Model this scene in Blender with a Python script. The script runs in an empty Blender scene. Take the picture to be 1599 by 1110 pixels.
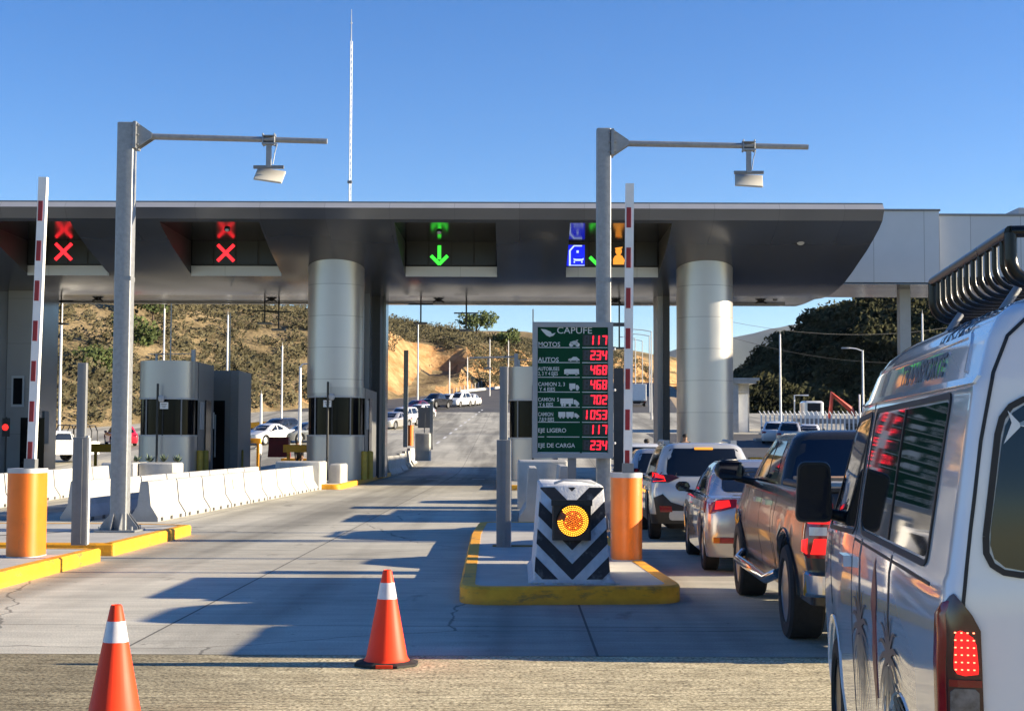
import bpy, bmesh, math, random
from mathutils import Vector, Matrix, noise
random.seed(7)
R = math.radians
scene = bpy.context.scene
COL = scene.collection

# ------------------------------------------------------------------ camera
CAM = Vector((0.0, 0.0, 1.65))
FPX = 2310.0
CM = Matrix.Rotation(R(0.26), 3, 'Z') @ Matrix.Rotation(R(90 + 3.35), 3, 'X') @ Matrix.Rotation(R(0.22), 3, 'Z')
cam_d = bpy.data.cameras.new("camera")
cam_d.sensor_width = 36.0
cam_d.lens = 36.0 * FPX / 1599.0
cam_d.clip_end = 20000
cam_d.clip_start = 0.1
cam = bpy.data.objects.new("camera", cam_d)
COL.objects.link(cam)
cam.matrix_world = Matrix.Translation(CAM) @ CM.to_4x4()
scene.camera = cam

def ray(px, py):
    return CM @ Vector(((px - 799.5) / FPX, -(py - 555.0) / FPX, -1.0))
def P(px, py, Y):                       # survey of the photo: point seen at a pixel, Y metres ahead
    r = ray(px, py)
    return CAM + r * (Y / r.y)
def PX(px, py, X):                      # same, on the vertical plane x = X
    r = ray(px, py)
    return CAM + r * (X / r.x)
def G(px, py, z=0.0):                   # same, on the level plane z
    r = ray(px, py)
    return CAM + r * ((z - CAM.z) / r.z)

# ------------------------------------------------------------------ materials
MATS = {}
def _nodes(name):
    m = bpy.data.materials.new(name)
    m.use_nodes = True
    nt = m.node_tree
    b = nt.nodes["Principled BSDF"]
    return m, nt, b
def N(nt, t, **kw):
    n = nt.nodes.new(t)
    for k, v in kw.items():
        if k.startswith('i_'):
            n.inputs[k[2:].replace('_', ' ')].default_value = v
        else:
            setattr(n, k, v)
    return n
def c4(c):
    return (c[0], c[1], c[2], 1.0)
def scl(c, f):
    return tuple(max(0.0, min(1.0, x * f)) for x in c)
def mat(name, col, rough=0.5, metal=0.0, var=0.12, scale=4.0, bump=0.0, bscale=30.0, coat=0.0, spec=0.5, stretch=(1, 1, 1), col2=None, rvar=0.1, detail=6, wear=0.0, wearc=(.10, .09, .08), wscale=3.0, wst=(1, 1, 1), low=0.0):
    if name in MATS:
        return MATS[name]
    m, nt, b = _nodes(name)
    tc = N(nt, 'ShaderNodeTexCoord')
    mp = N(nt, 'ShaderNodeMapping')
    mp.inputs['Scale'].default_value = stretch
    nt.links.new(tc.outputs['Object'], mp.inputs['Vector'])
    nz = N(nt, 'ShaderNodeTexNoise', i_Scale=scale, i_Detail=detail, i_Roughness=0.6)
    nt.links.new(mp.outputs[0], nz.inputs['Vector'])
    rp = N(nt, 'ShaderNodeValToRGB')
    rp.color_ramp.elements[0].position = 0.3
    rp.color_ramp.elements[1].position = 0.7
    rp.color_ramp.elements[0].color = c4(scl(col, 1 - var))
    rp.color_ramp.elements[1].color = c4(col2 if col2 else scl(col, 1 + var))
    nt.links.new(nz.outputs['Fac'], rp.inputs[0])
    colout = rp.outputs[0]
    if wear:                            # scuffs, rubber marks and stains
        mw = N(nt, 'ShaderNodeMapping'); mw.inputs['Scale'].default_value = wst
        nt.links.new(tc.outputs['Object'], mw.inputs['Vector'])
        nw = N(nt, 'ShaderNodeTexNoise', i_Scale=wscale, i_Detail=9.0, i_Roughness=0.72)
        nt.links.new(mw.outputs[0], nw.inputs['Vector'])
        rw = N(nt, 'ShaderNodeMapRange')
        rw.inputs['From Min'].default_value = .54; rw.inputs['From Max'].default_value = .68
        rw.inputs['To Max'].default_value = wear
        nt.links.new(nw.outputs['Fac'], rw.inputs['Value'])
        fac = rw.outputs[0]
        if low:                         # splash dirt up to this height
            sz = N(nt, 'ShaderNodeSeparateXYZ'); nt.links.new(tc.outputs['Object'], sz.inputs[0])
            rl = N(nt, 'ShaderNodeMapRange')
            rl.inputs['From Min'].default_value = low; rl.inputs['From Max'].default_value = 0.0
            rl.inputs['To Max'].default_value = .75
            nt.links.new(sz.outputs['Z'], rl.inputs['Value'])
            ml = N(nt, 'ShaderNodeMath', operation='MULTIPLY'); nt.links.new(rl.outputs[0], ml.inputs[0]); nt.links.new(nw.outputs['Fac'], ml.inputs[1])
            mm = N(nt, 'ShaderNodeMath', operation='MAXIMUM'); nt.links.new(fac, mm.inputs[0]); nt.links.new(ml.outputs[0], mm.inputs[1])
            fac = mm.outputs[0]
        mxw = N(nt, 'ShaderNodeMixRGB'); mxw.inputs[2].default_value = c4(wearc)
        nt.links.new(fac, mxw.inputs[0]); nt.links.new(colout, mxw.inputs[1])
        colout = mxw.outputs[0]
    nt.links.new(colout, b.inputs['Base Color'])
    b.inputs['Metallic'].default_value = metal
    b.inputs['Specular IOR Level'].default_value = spec
    mr = N(nt, 'ShaderNodeMapRange')
    mr.inputs['To Min'].default_value = max(0.02, rough - rvar * rough)
    mr.inputs['To Max'].default_value = min(1.0, rough + rvar * rough)
    nt.links.new(nz.outputs['Fac'], mr.inputs['Value'])
    nt.links.new(mr.outputs[0], b.inputs['Roughness'])
    if coat:
        b.inputs['Coat Weight'].default_value = coat
        b.inputs['Coat Roughness'].default_value = 0.03
    if bump:
        n2 = N(nt, 'ShaderNodeTexNoise', i_Scale=bscale, i_Detail=5.0)
        nt.links.new(mp.outputs[0], n2.inputs['Vector'])
        bp = N(nt, 'ShaderNodeBump', i_Strength=bump, i_Distance=0.02)
        nt.links.new(n2.outputs['Fac'], bp.inputs['Height'])
        nt.links.new(bp.outputs[0], b.inputs['Normal'])
    MATS[name] = m
    return m
def emis(name, col, strength, base=None):
    if name in MATS:
        return MATS[name]
    m, nt, b = _nodes(name)
    b.inputs['Base Color'].default_value = c4(base or scl(col, 0.5))
    b.inputs['Emission Color'].default_value = c4(col)
    b.inputs['Emission Strength'].default_value = strength
    b.inputs['Roughness'].default_value = 0.4
    nz = N(nt, 'ShaderNodeTexNoise', i_Scale=40.0)
    mr = N(nt, 'ShaderNodeMapRange')
    mr.inputs['To Min'].default_value = strength * 0.8
    mr.inputs['To Max'].default_value = strength * 1.2
    nt.links.new(nz.outputs['Fac'], mr.inputs['Value'])
    nt.links.new(mr.outputs[0], b.inputs['Emission Strength'])
    MATS[name] = m
    return m

# ------------------------------------------------------------------ mesh builder
class MB:
    def __init__(s):
        s.v = []; s.f = []; s.m = []
    def add(s, vs, fs, mi=0):
        o = len(s.v)
        s.v += [Vector(v) for v in vs]
        for f in fs:
            s.f.append([i + o for i in f]); s.m.append(mi)
        return s
    def box(s, c, d, mi=0, rot=None):
        hx, hy, hz = d[0] / 2, d[1] / 2, d[2] / 2
        vs = [Vector((x, y, z)) for z in (-hz, hz) for y in (-hy, hy) for x in (-hx, hx)]
        if rot is not None:
            vs = [rot @ v for v in vs]
        vs = [v + Vector(c) for v in vs]
        return s.add(vs, [(0, 2, 3, 1), (4, 5, 7, 6), (0, 1, 5, 4), (2, 6, 7, 3), (0, 4, 6, 2), (1, 3, 7, 5)], mi)
    def bbox(s, x0, x1, y0, y1, z0, z1, mi=0, bev=0.0):
        if bev <= 0:
            return s.box(((x0 + x1) / 2, (y0 + y1) / 2, (z0 + z1) / 2), (x1 - x0, y1 - y0, z1 - z0), mi)
        pts = []
        b = bev
        for cx, cy, a0 in ((x1 - b, y1 - b, 0), (x0 + b, y1 - b, 90), (x0 + b, y0 + b, 180), (x1 - b, y0 + b, 270)):
            for k in range(4):
                a = R(a0 + 30 * k)
                pts.append((cx + b * math.cos(a), cy + b * math.sin(a)))
        cx, cy = (x0 + x1) / 2, (y0 + y1) / 2
        sx, sy = 1 - 2 * b * .7 / (x1 - x0), 1 - 2 * b * .7 / (y1 - y0)
        n = len(pts)
        rings = []
        for z, k in ((z0, 1), (z1 - b * .7, 1), (z1, 0)):
            rings.append([((p[0] if k else cx + (p[0] - cx) * sx), (p[1] if k else cy + (p[1] - cy) * sy), z) for p in pts])
        return s.loft(rings, mi)
    def loft(s, rings, mi=0, cap=True, closed=True):
        n = len(rings[0]); vs = []; fs = []
        for r in rings:
            vs += r
        for k in range(len(rings) - 1):
            for j in range(n if closed else n - 1):
                a = k * n + j; b_ = k * n + (j + 1) % n
                fs.append((a, b_, b_ + n, a + n))
        if cap:
            fs.append(tuple(range(n))[::-1])
            fs.append(tuple(range((len(rings) - 1) * n, len(rings) * n)))
        return s.add(vs, fs, mi)
    def cyl(s, p0, p1, r0, r1=None, n=16, mi=0, cap=True):
        p0, p1 = Vector(p0), Vector(p1)
        r1 = r0 if r1 is None else r1
        d = (p1 - p0).normalized()
        u = d.orthogonal().normalized(); w = d.cross(u)
        rings = []
        for p, r in ((p0, r0), (p1, r1)):
            rings.append([p + (u * math.cos(2 * math.pi * k / n) + w * math.sin(2 * math.pi * k / n)) * r for k in range(n)])
        return s.loft(rings, mi, cap)
    def tube(s, pts, r, n=10, mi=0, cap=True):
        pts = [Vector(p) for p in pts]
        rings = []
        u = None
        for i, p in enumerate(pts):
            d = (pts[min(i + 1, len(pts) - 1)] - pts[max(i - 1, 0)]).normalized()
            u = d.orthogonal().normalized() if u is None else (u - d * u.dot(d)).normalized()
            w = d.cross(u)
            rr = r[i] if isinstance(r, (list, tuple)) else r
            rings.append([p + (u * math.cos(2 * math.pi * k / n) + w * math.sin(2 * math.pi * k / n)) * rr for k in range(n)])
        return s.loft(rings, mi, cap)
    def lathe(s, prof, axis_o, axis='Z', n=24, mi=0, cap=True):     # prof: (radius, along)
        rings = []
        o = Vector(axis_o)
        for r, h in prof:
            ring = []
            for k in range(n):
                a = 2 * math.pi * k / n
                c, d = r * math.cos(a), r * math.sin(a)
                if axis == 'Z': q = Vector((c, d, h))
                elif axis == 'X': q = Vector((h, c, d))
                else: q = Vector((d, h, c))
                ring.append(o + q)
            rings.append(ring)
        return s.loft(rings, mi, cap)
    def prism(s, poly, axis, a, b, mi=0):       # poly in the two other axes, extruded from a to b
        def mk(p, t):
            if axis == 'X': return (t, p[0], p[1])
            if axis == 'Y': return (p[0], t, p[1])
            return (p[0], p[1], t)
        return s.loft([[mk(p, a) for p in poly], [mk(p, b) for p in poly]], mi)
    def sphere(s, c, r, n=12, mi=0, sc=(1, 1, 1)):
        rings = []
        for i in range(1, n // 2):
            th = math.pi * i / (n // 2)
            rings.append([Vector(c) + Vector((r * sc[0] * math.sin(th) * math.cos(2 * math.pi * k / n), r * sc[1] * math.sin(th) * math.sin(2 * math.pi * k / n), -r * sc[2] * math.cos(th))) for k in range(n)])
        return s.loft(rings, mi)
    def leafy(s, c, rad, n, size, mi=0, rng=random):
        for _ in range(n):
            while True:
                d = Vector((rng.uniform(-1, 1), rng.uniform(-1, 1), rng.uniform(-1, 1)))
                if 0.05 < d.length < 1: break
            d = d * (d.length ** -0.45)
            p = Vector(c) + Vector((d.x * rad[0], d.y * rad[1], d.z * rad[2]))
            u = Vector((rng.gauss(0, 1), rng.gauss(0, 1), rng.gauss(0, 1))).normalized()
            w = u.orthogonal().normalized()
            q = size * rng.uniform(.6, 1.4)
            s.add([p - u * q - w * q * .5, p + u * q * .3 - w * q * .6, p + u * q, p + w * q * .7], [(0, 1, 2, 3)], mi)
    def xf(s, M):
        s.v = [M @ v for v in s.v]
        return s
    def build(s, name, mats, parent=None, smooth=None, loc=None):
        me = bpy.data.meshes.new(name)
        me.from_pydata([tuple(v) for v in s.v], [], s.f)
        if not isinstance(mats, (list, tuple)):
            mats = [mats]
        for m in mats:
            me.materials.append(m)
        if len(mats) > 1:
            me.polygons.foreach_set('material_index', s.m)
        me.update()
        bm = bmesh.new(); bm.from_mesh(me)
        bmesh.ops.recalc_face_normals(bm, faces=bm.faces)
        bm.to_mesh(me); bm.free()
        if smooth:
            me.polygons.foreach_set('use_smooth', [True] * len(me.polygons))
            me.set_sharp_from_angle(angle=R(smooth))
        o = bpy.data.objects.new(name, me)
        COL.objects.link(o)
        if loc is not None:
            o.location = loc
        if parent is not None:
            o.parent = parent
        return o

def tag(o, label=None, cat=None, group=None, kind=None):
    if label: o['label'] = label
    if cat: o['category'] = cat
    if group: o['group'] = group
    if kind: o['kind'] = kind
    return o
def thing(name, label, cat, loc=(0, 0, 0), rz=0.0, group=None):
    o = bpy.data.objects.new(name, None)
    o.empty_display_size = 0.3
    COL.objects.link(o)
    o.location = loc
    o.rotation_euler = (0, 0, rz)
    return tag(o, label, cat, group)
def copy_tree(o, parent=None):
    c = o.copy()
    COL.objects.link(c)
    if parent is not None:
        c.parent = parent
    for ch in [x for x in o.children]:
        copy_tree(ch, c)
    return c
def dup(o, loc, rz=0.0, label=None, group=None):
    c = copy_tree(o)
    c.location = loc; c.rotation_euler = (0, 0, rz)
    if label: c['label'] = label
    if group: c['group'] = group
    return c

def text_into(mb, s, size, x, z, y, mi=0, align='LEFT', sx=1.0, bold=0.0, depth=0.004):
    """flat letters in the XZ plane facing -Y"""
    cu = bpy.data.curves.new("t", 'FONT')
    cu.body = s; cu.size = size; cu.align_x = align; cu.offset = bold
    cu.resolution_u = 3
    ob = bpy.data.objects.new("t", cu)
    me = bpy.data.meshes.new_from_object(ob)
    mb.add([(x + v.co.x * sx, y, z + v.co.y) for v in me.vertices], [tuple(p.vertices) for p in me.polygons], mi)
    bpy.data.objects.remove(ob); bpy.data.meshes.remove(me); bpy.data.curves.remove(cu)

def rrect(x0, x1, y0, y1, r, n=4):
    pts = []
    for cx, cy, a0 in ((x1 - r, y1 - r, 0), (x0 + r, y1 - r, 90), (x0 + r, y0 + r, 180), (x1 - r, y0 + r, 270)):
        for k in range(n + 1):
            a = R(a0 + 90 * k / n)
            pts.append((cx + r * math.cos(a), cy + r * math.sin(a)))
    return pts
def rpoly(pts, r, n=4):                  # polygon with rounded corners
    out = []
    m = len(pts)
    for i in range(m):
        p = Vector(pts[i]); a = Vector(pts[i - 1]); b = Vector(pts[(i + 1) % m])
        ri = r[i] if isinstance(r, (list, tuple)) else r
        da = (a - p); db = (b - p)
        ri = min(ri, da.length * .45, db.length * .45)
        p0 = p + da.normalized() * ri; p1 = p + db.normalized() * ri
        for k in range(n + 1):
            t = k / n
            q = p0 * (1 - t) ** 2 + p * 2 * t * (1 - t) + p1 * t * t
            out.append((q.x, q.y))
    return out
# ------------------------------------------------------------------ sky and sun
SUN_EL, SUN_AZ = 16.0, 0.8            # degrees; azimuth from +X towards +Y
w = bpy.data.worlds.new("World")
scene.world = w
w.use_nodes = True
wn = w.node_tree
bg = wn.nodes["Background"]
sky = wn.nodes.new('ShaderNodeTexSky')
sky.sky_type = 'NISHITA'
sky.sun_disc = False
sky.sun_elevation = R(SUN_EL)
sky.sun_rotation = R(90 - SUN_AZ)
sky.air_density = 1.0
sky.dust_density = 0.25
sky.ozone_density = 2.4
sky.altitude = 1600
hs = wn.nodes.new('ShaderNodeHueSaturation')
hs.inputs['Saturation'].default_value = 1.30
hs.inputs['Hue'].default_value = 0.513
wn.links.new(sky.outputs[0], hs.inputs['Color'])
wn.links.new(hs.outputs[0], bg.inputs['Color'])
bg.inputs['Strength'].default_value = 0.075
sl = bpy.data.lights.new("sun", 'SUN')
sl.energy = 5.0
sl.angle = R(0.5)
sl.color = (1.0, 0.85, 0.62)
so = bpy.data.objects.new("sun", sl)
COL.objects.link(so)
sd = Vector((math.cos(R(SUN_EL)) * math.cos(R(SUN_AZ)), math.cos(R(SUN_EL)) * math.sin(R(SUN_AZ)), math.sin(R(SUN_EL))))
so.rotation_euler = sd.to_track_quat('Z', 'Y').to_euler()
so.location = sd * 50
vs = scene.view_settings
vs.view_transform = 'Standard'
vs.look = 'None'
vs.exposure = 1.5
vs.gamma = 1.0
scene.cycles.max_bounces = 8
scene.cycles.caustics_reflective = False
scene.cycles.caustics_refractive = False
scene.cycles.use_denoising = True
scene.cycles.sample_clamp_indirect = 4.0

# ------------------------------------------------------------------ ground materials
def road_mat(name, base, streak, slab, blot=0.22, grain=0.25, tracks=True, slabx=0.0):
    m, nt, b = _nodes(name)
    L = nt.links.new
    tc = N(nt, 'ShaderNodeTexCoord')
    def noise_(scale, stretch, detail=6.0, rough=.6):
        mp = N(nt, 'ShaderNodeMapping'); mp.inputs['Scale'].default_value = stretch
        L(tc.outputs['Object'], mp.inputs['Vector'])
        n = N(nt, 'ShaderNodeTexNoise', i_Scale=scale, i_Detail=detail, i_Roughness=rough)
        L(mp.outputs[0], n.inputs['Vector'])
        return n.outputs['Fac']
    def ramp(src, lo, hi, p0=.3, p1=.7):
        r = N(nt, 'ShaderNodeMapRange')
        r.inputs['From Min'].default_value = p0; r.inputs['From Max'].default_value = p1
        r.inputs['To Min'].default_value = lo; r.inputs['To Max'].default_value = hi
        L(src, r.inputs['Value'])
        return r.outputs[0]
    def mul(a, c):
        r = N(nt, 'ShaderNodeMath', operation='MULTIPLY')
        L(a, r.inputs[0])
        if isinstance(c, float): r.inputs[1].default_value = c
        else: L(c, r.inputs[1])
        return r.outputs[0]
    f = ramp(noise_(0.35, (1, .6, 1)), 1 - blot, 1 + blot)
    f = mul(f, ramp(noise_(2.2, (.35, 1.6, 1), 8.0), 1 - blot * .7, 1 + blot * .7))
    f = mul(f, ramp(noise_(1.0, (.5, 26, 1), 3.0), 1 - streak, 1 + streak))
    f = mul(f, ramp(noise_(60.0, (1, 1, 1), 4.0), 1 - grain, 1 + grain))
    if tracks:                                          # rubbered wheel paths along the lanes
        f = mul(f, ramp(noise_(.62, (1, .03, 1), 3.0), .60, 1.10, .38, .56))
        f = mul(f, ramp(noise_(1.3, (1, .35, 1), 4.0), .55, 1.0, .27, .36))   # oil spots
    if tracks:
        vo = N(nt, 'ShaderNodeTexVoronoi', feature='F1'); vo.inputs['Scale'].default_value = 2.6
        L(tc.outputs['Object'], vo.inputs['Vector'])
        f = mul(f, ramp(vo.outputs['Distance'], .42, 1.0, .035, .075))      # oil drips
        ad_ = N(nt, 'ShaderNodeMixRGB', blend_type='ADD'); ad_.inputs[0].default_value = .55
        nn_ = N(nt, 'ShaderNodeTexNoise', i_Scale=1.1, i_Detail=6.0); L(tc.outputs['Object'], nn_.inputs['Vector'])
        L(tc.outputs['Object'], ad_.inputs[1]); L(nn_.outputs['Color'], ad_.inputs[2])
        vc = N(nt, 'ShaderNodeTexVoronoi', feature='DISTANCE_TO_EDGE'); vc.inputs['Scale'].default_value = .13
        L(ad_.outputs[0], vc.inputs['Vector'])
        f = mul(f, ramp(vc.outputs['Distance'], .45, 1.0, .0008, .0022))    # hairline cracks
    if slab:
        mp = N(nt, 'ShaderNodeMapping'); mp.inputs['Location'].default_value = (slabx, 0.4, 0)
        L(tc.outputs['Object'], mp.inputs['Vector'])
        bk = N(nt, 'ShaderNodeTexBrick', offset=0.0, squash=1.0)
        bk.inputs['Color1'].default_value = (1, 1, 1, 1); bk.inputs['Color2'].default_value = (.86, .87, .9, 1)
        bk.inputs['Mortar'].default_value = (.25, .25, .25, 1)
        bk.inputs['Scale'].default_value = 1.0
        bk.inputs['Mortar Size'].default_value = .012
        bk.inputs['Mortar Smooth'].default_value = .2
        bk.inputs['Brick Width'].default_value = 3.75
        bk.inputs['Row Height'].default_value = 4.6
        L(mp.outputs[0], bk.inputs['Vector'])
        f = mul(f, bk.outputs['Color'])
    mx = N(nt, 'ShaderNodeMixRGB', blend_type='MULTIPLY'); mx.inputs[0].default_value = 1.0
    mx.inputs[1].default_value = c4(base)
    L(f, mx.inputs[2])
    L(mx.outputs[0], b.inputs['Base Color'])
    b.inputs['Roughness'].default_value = .78
    b.inputs['Specular IOR Level'].default_value = .35
    bp = N(nt, 'ShaderNodeBump', i_Strength=.35, i_Distance=.01)
    h = N(nt, 'ShaderNodeMath', operation='ADD')
    L(noise_(45.0, (1, 1, 1), 4.0), h.inputs[0]); L(noise_(1.0, (.6, 40, 1), 2.0), h.inputs[1])
    L(h.outputs[0], bp.inputs['Height'])
    L(bp.outputs[0], b.inputs['Normal'])
    return m
def groove_mat():
    m, nt, b = _nodes("grooved_concrete")
    L = nt.links.new
    tc = N(nt, 'ShaderNodeTexCoord')
    def noise_(scale, stretch=(1, 1, 1), detail=6.0):
        mp = N(nt, 'ShaderNodeMapping'); mp.inputs['Scale'].default_value = stretch
        L(tc.outputs['Object'], mp.inputs['Vector'])
        n = N(nt, 'ShaderNodeTexNoise', i_Scale=scale, i_Detail=detail, i_Roughness=.65)
        L(mp.outputs[0], n.inputs['Vector'])
        return n.outputs['Fac']
    # tined grooves run across the lanes about every 4 cm, each one wavering
    sy = N(nt, 'ShaderNodeSeparateXYZ'); L(tc.outputs['Object'], sy.inputs[0])
    wob = N(nt, 'ShaderNodeMath', operation='MULTIPLY_ADD'); wob.inputs[1].default_value = .055
    L(noise_(1.6, (1, .5, 1), 3.0), wob.inputs[0]); L(sy.outputs['Y'], wob.inputs[2])
    fr = N(nt, 'ShaderNodeMath', operation='MULTIPLY'); fr.inputs[1].default_value = 2 * math.pi / .058
    L(wob.outputs[0], fr.inputs[0])
    sn = N(nt, 'ShaderNodeMath', operation='SINE'); L(fr.outputs[0], sn.inputs[0])
    wv = N(nt, 'ShaderNodeMapRange'); wv.inputs['From Min'].default_value = -1.0; L(sn.outputs[0], wv.inputs['Value'])
    rp = N(nt, 'ShaderNodeValToRGB')
    rp.color_ramp.elements[0].position = .25; rp.color_ramp.elements[0].color = (.52, .45, .29, 1)
    rp.color_ramp.elements[1].position = .72; rp.color_ramp.elements[1].color = (.88, .79, .54, 1)
    L(noise_(3.0, (.6, 1.6, 1)), rp.inputs[0])
    rp2 = N(nt, 'ShaderNodeValToRGB')                   # aggregate
    rp2.color_ramp.elements[0].position = .38; rp2.color_ramp.elements[0].color = (.20, .17, .13, 1)
    rp2.color_ramp.elements[1].position = .56; rp2.color_ramp.elements[1].color = (1.15, 1.12, 1.05, 1)
    L(noise_(46.0, (.75, 1.15, 1), 6.0), rp2.inputs[0])
    mx = N(nt, 'ShaderNodeMixRGB', blend_type='MULTIPLY'); mx.inputs[0].default_value = 1
    L(rp.outputs[0], mx.inputs[1]); L(rp2.outputs[0], mx.inputs[2])
    ad = N(nt, 'ShaderNodeMath', operation='MULTIPLY_ADD')
    ad.inputs[1].default_value = .95
    w2 = N(nt, 'ShaderNodeMath', operation='MULTIPLY'); w2.inputs[1].default_value = .30; L(wv.outputs[0], w2.inputs[0])
    L(noise_(9.0, (.45, 1.3, 1), 6.0), ad.inputs[0]); L(w2.outputs[0], ad.inputs[2])
    gr = N(nt, 'ShaderNodeMapRange')
    gr.inputs['From Min'].default_value = .40; gr.inputs['From Max'].default_value = .66
    gr.inputs['To Min'].default_value = .30; gr.inputs['To Max'].default_value = 1.0
    L(ad.outputs[0], gr.inputs['Value'])
    m2 = N(nt, 'ShaderNodeMixRGB', blend_type='MULTIPLY'); m2.inputs[0].default_value = 1
    L(mx.outputs[0], m2.inputs[1]); L(gr.outputs[0], m2.inputs[2])
    # shadow over the left part, put into the colour with a ragged edge
    sx = N(nt, 'ShaderNodeSeparateXYZ'); L(tc.outputs['Object'], sx.inputs[0])
    left_shade = N(nt, 'ShaderNodeMapRange')
    left_shade.inputs['From Min'].default_value = -3.2; left_shade.inputs['From Max'].default_value = -1.2
    left_shade.inputs['To Min'].default_value = .50; left_shade.inputs['To Max'].default_value = 1.0
    n3 = N(nt, 'ShaderNodeMath', operation='MULTIPLY_ADD'); n3.inputs[1].default_value = 2.4
    L(noise_(.9), n3.inputs[0]); L(sx.outputs['X'], n3.inputs[2])
    n4 = N(nt, 'ShaderNodeMath', operation='SUBTRACT'); n4.inputs[1].default_value = 1.30
    L(n3.outputs[0], n4.inputs[0]); L(n4.outputs[0], left_shade.inputs['Value'])
    m3 = N(nt, 'ShaderNodeMixRGB', blend_type='MULTIPLY'); m3.inputs[0].default_value = 1
    L(m2.outputs[0], m3.inputs[1]); L(left_shade.outputs[0], m3.inputs[2])
    L(m3.outputs[0], b.inputs['Base Color'])
    b.inputs['Roughness'].default_value = .9
    b.inputs['Specular IOR Level'].default_value = .25
    bp = N(nt, 'ShaderNodeBump', i_Strength=.35, i_Distance=.012)
    L(ad.outputs[0], bp.inputs['Height'])
    b2 = N(nt, 'ShaderNodeBump', i_Strength=.4, i_Distance=.01)
    L(noise_(55.0, (1, 1, 1), 4.0), b2.inputs['Height']); L(bp.outputs[0], b2.inputs['Normal'])
    L(b2.outputs[0], b.inputs['Normal'])
    return m
M_conc = road_mat("lane_concrete", (.455, .43, .35), .10, True, slabx=-.62)
M_asph = road_mat("asphalt", (.085, .083, .08), .05, False, tracks=False)
M_groove = groove_mat()
M_dirt = mat("dry_soil", (.30, .23, .15), .95, var=.25, scale=.6, bump=.5, bscale=8)

# ------------------------------------------------------------------ ground shape
def zr(Y):
    if Y <= 72: return 0.0
    if Y <= 88: return .057 * (Y - 72) ** 2 / 32.0
    if Y <= 380: return .057 * (Y - 80)
    return .057 * 300 + .03 * (Y - 380)
def sheet(name, x0, x1, ys, off, m, x0f=None, x1f=None, nx=1):
    mb = MB()
    vs_, fs = [], []
    for y in ys:
        a = x0f(y) if x0f else x0
        b_ = x1f(y) if x1f else x1
        for i in range(nx + 1):
            vs_.append((a + (b_ - a) * i / nx, y, zr(y) + off))
    n = nx + 1
    for k in range(len(ys) - 1):
        for i in range(nx):
            fs.append((k * n + i, k * n + i + 1, (k + 1) * n + i + 1, (k + 1) * n + i))
    mb.add(vs_, fs)
    o = mb.build(name, m, smooth=20)
    o['kind'] = 'structure'
    return o
def rng(a, b, s):
    n = max(1, int(round((b - a) / s)))
    return [a + (b - a) * i / n for i in range(n + 1)]
def road_right(y): return max(40.0, 0) if y < 130 else max(.085 * y + 4, 15)
def gz(x, y):                          # open ground: level with the road, lower valley floor to the right of it far away
    z = zr(y)
    if y > 128:
        lowz = zr(128) + .012 * (y - 128)
        f = sstep0(road_right(y) + 1, road_right(y) + 14, x)
        z = z + (lowz - z) * f
    return z
def sstep0(a, b, t):
    t = min(1, max(0, (t - a) / (b - a)))
    return t * t * (3 - 2 * t)
def ground_mesh():
    xs = [-3000, -900, -300, -120, -60] + rng(-40, 80, 5) + [100, 150, 300, 900, 3000, 9500]
    ys = [-40, 0, 72] + rng(76, 88, 4) + [100, 120] + rng(128, 180, 6) + rng(190, 500, 15) + [700, 1500, 3000, 9000, 14000]
    mb = MB(); n = len(xs)
    mb.add([(x, y, gz(x, y) - .06) for y in ys for x in xs], [(k * n + i, k * n + i + 1, (k + 1) * n + i + 1, (k + 1) * n + i) for k in range(len(ys) - 1) for i in range(n - 1)])
    o = mb.build("ground", M_dirt, smooth=30); o['kind'] = 'structure'
ground_mesh()
YB = G(800, 1024).y                                          # joint between the grooved strip and the lanes
sheet("pavement", -40, 40, [-30, YB], 0.0, M_groove)
sheet("road", -48, 44, [YB + .02, 40, 72] + rng(74, 88, 2) + rng(95, 168, 10), 0.0, M_conc)
def lim_left(y):                       # foot of the left hill
    pts = [(90, -60), (110, -44), (132, -35), (170, -27.5), (215, -19.5), (260, -11), (300, -4), (340, 4), (380, 16), (430, 40), (500, 74)]
    if y <= 90: return -60.0
    for (a, xa), (b_, xb) in zip(pts, pts[1:]):
        if y <= b_:
            return xa + (xb - xa) * (y - a) / (b_ - a)
    return pts[-1][1]
sheet("asphalt_road", -40, 44, rng(168, 460, 12), -.004, M_asph, x0f=lim_left, x1f=lambda y: max(road_right(y), lim_left(y) + 9))
sheet("asphalt_apron", 10.5, 40, [66, 72] + rng(74, 88, 2) + [100, 122], .006, M_asph)

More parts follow.
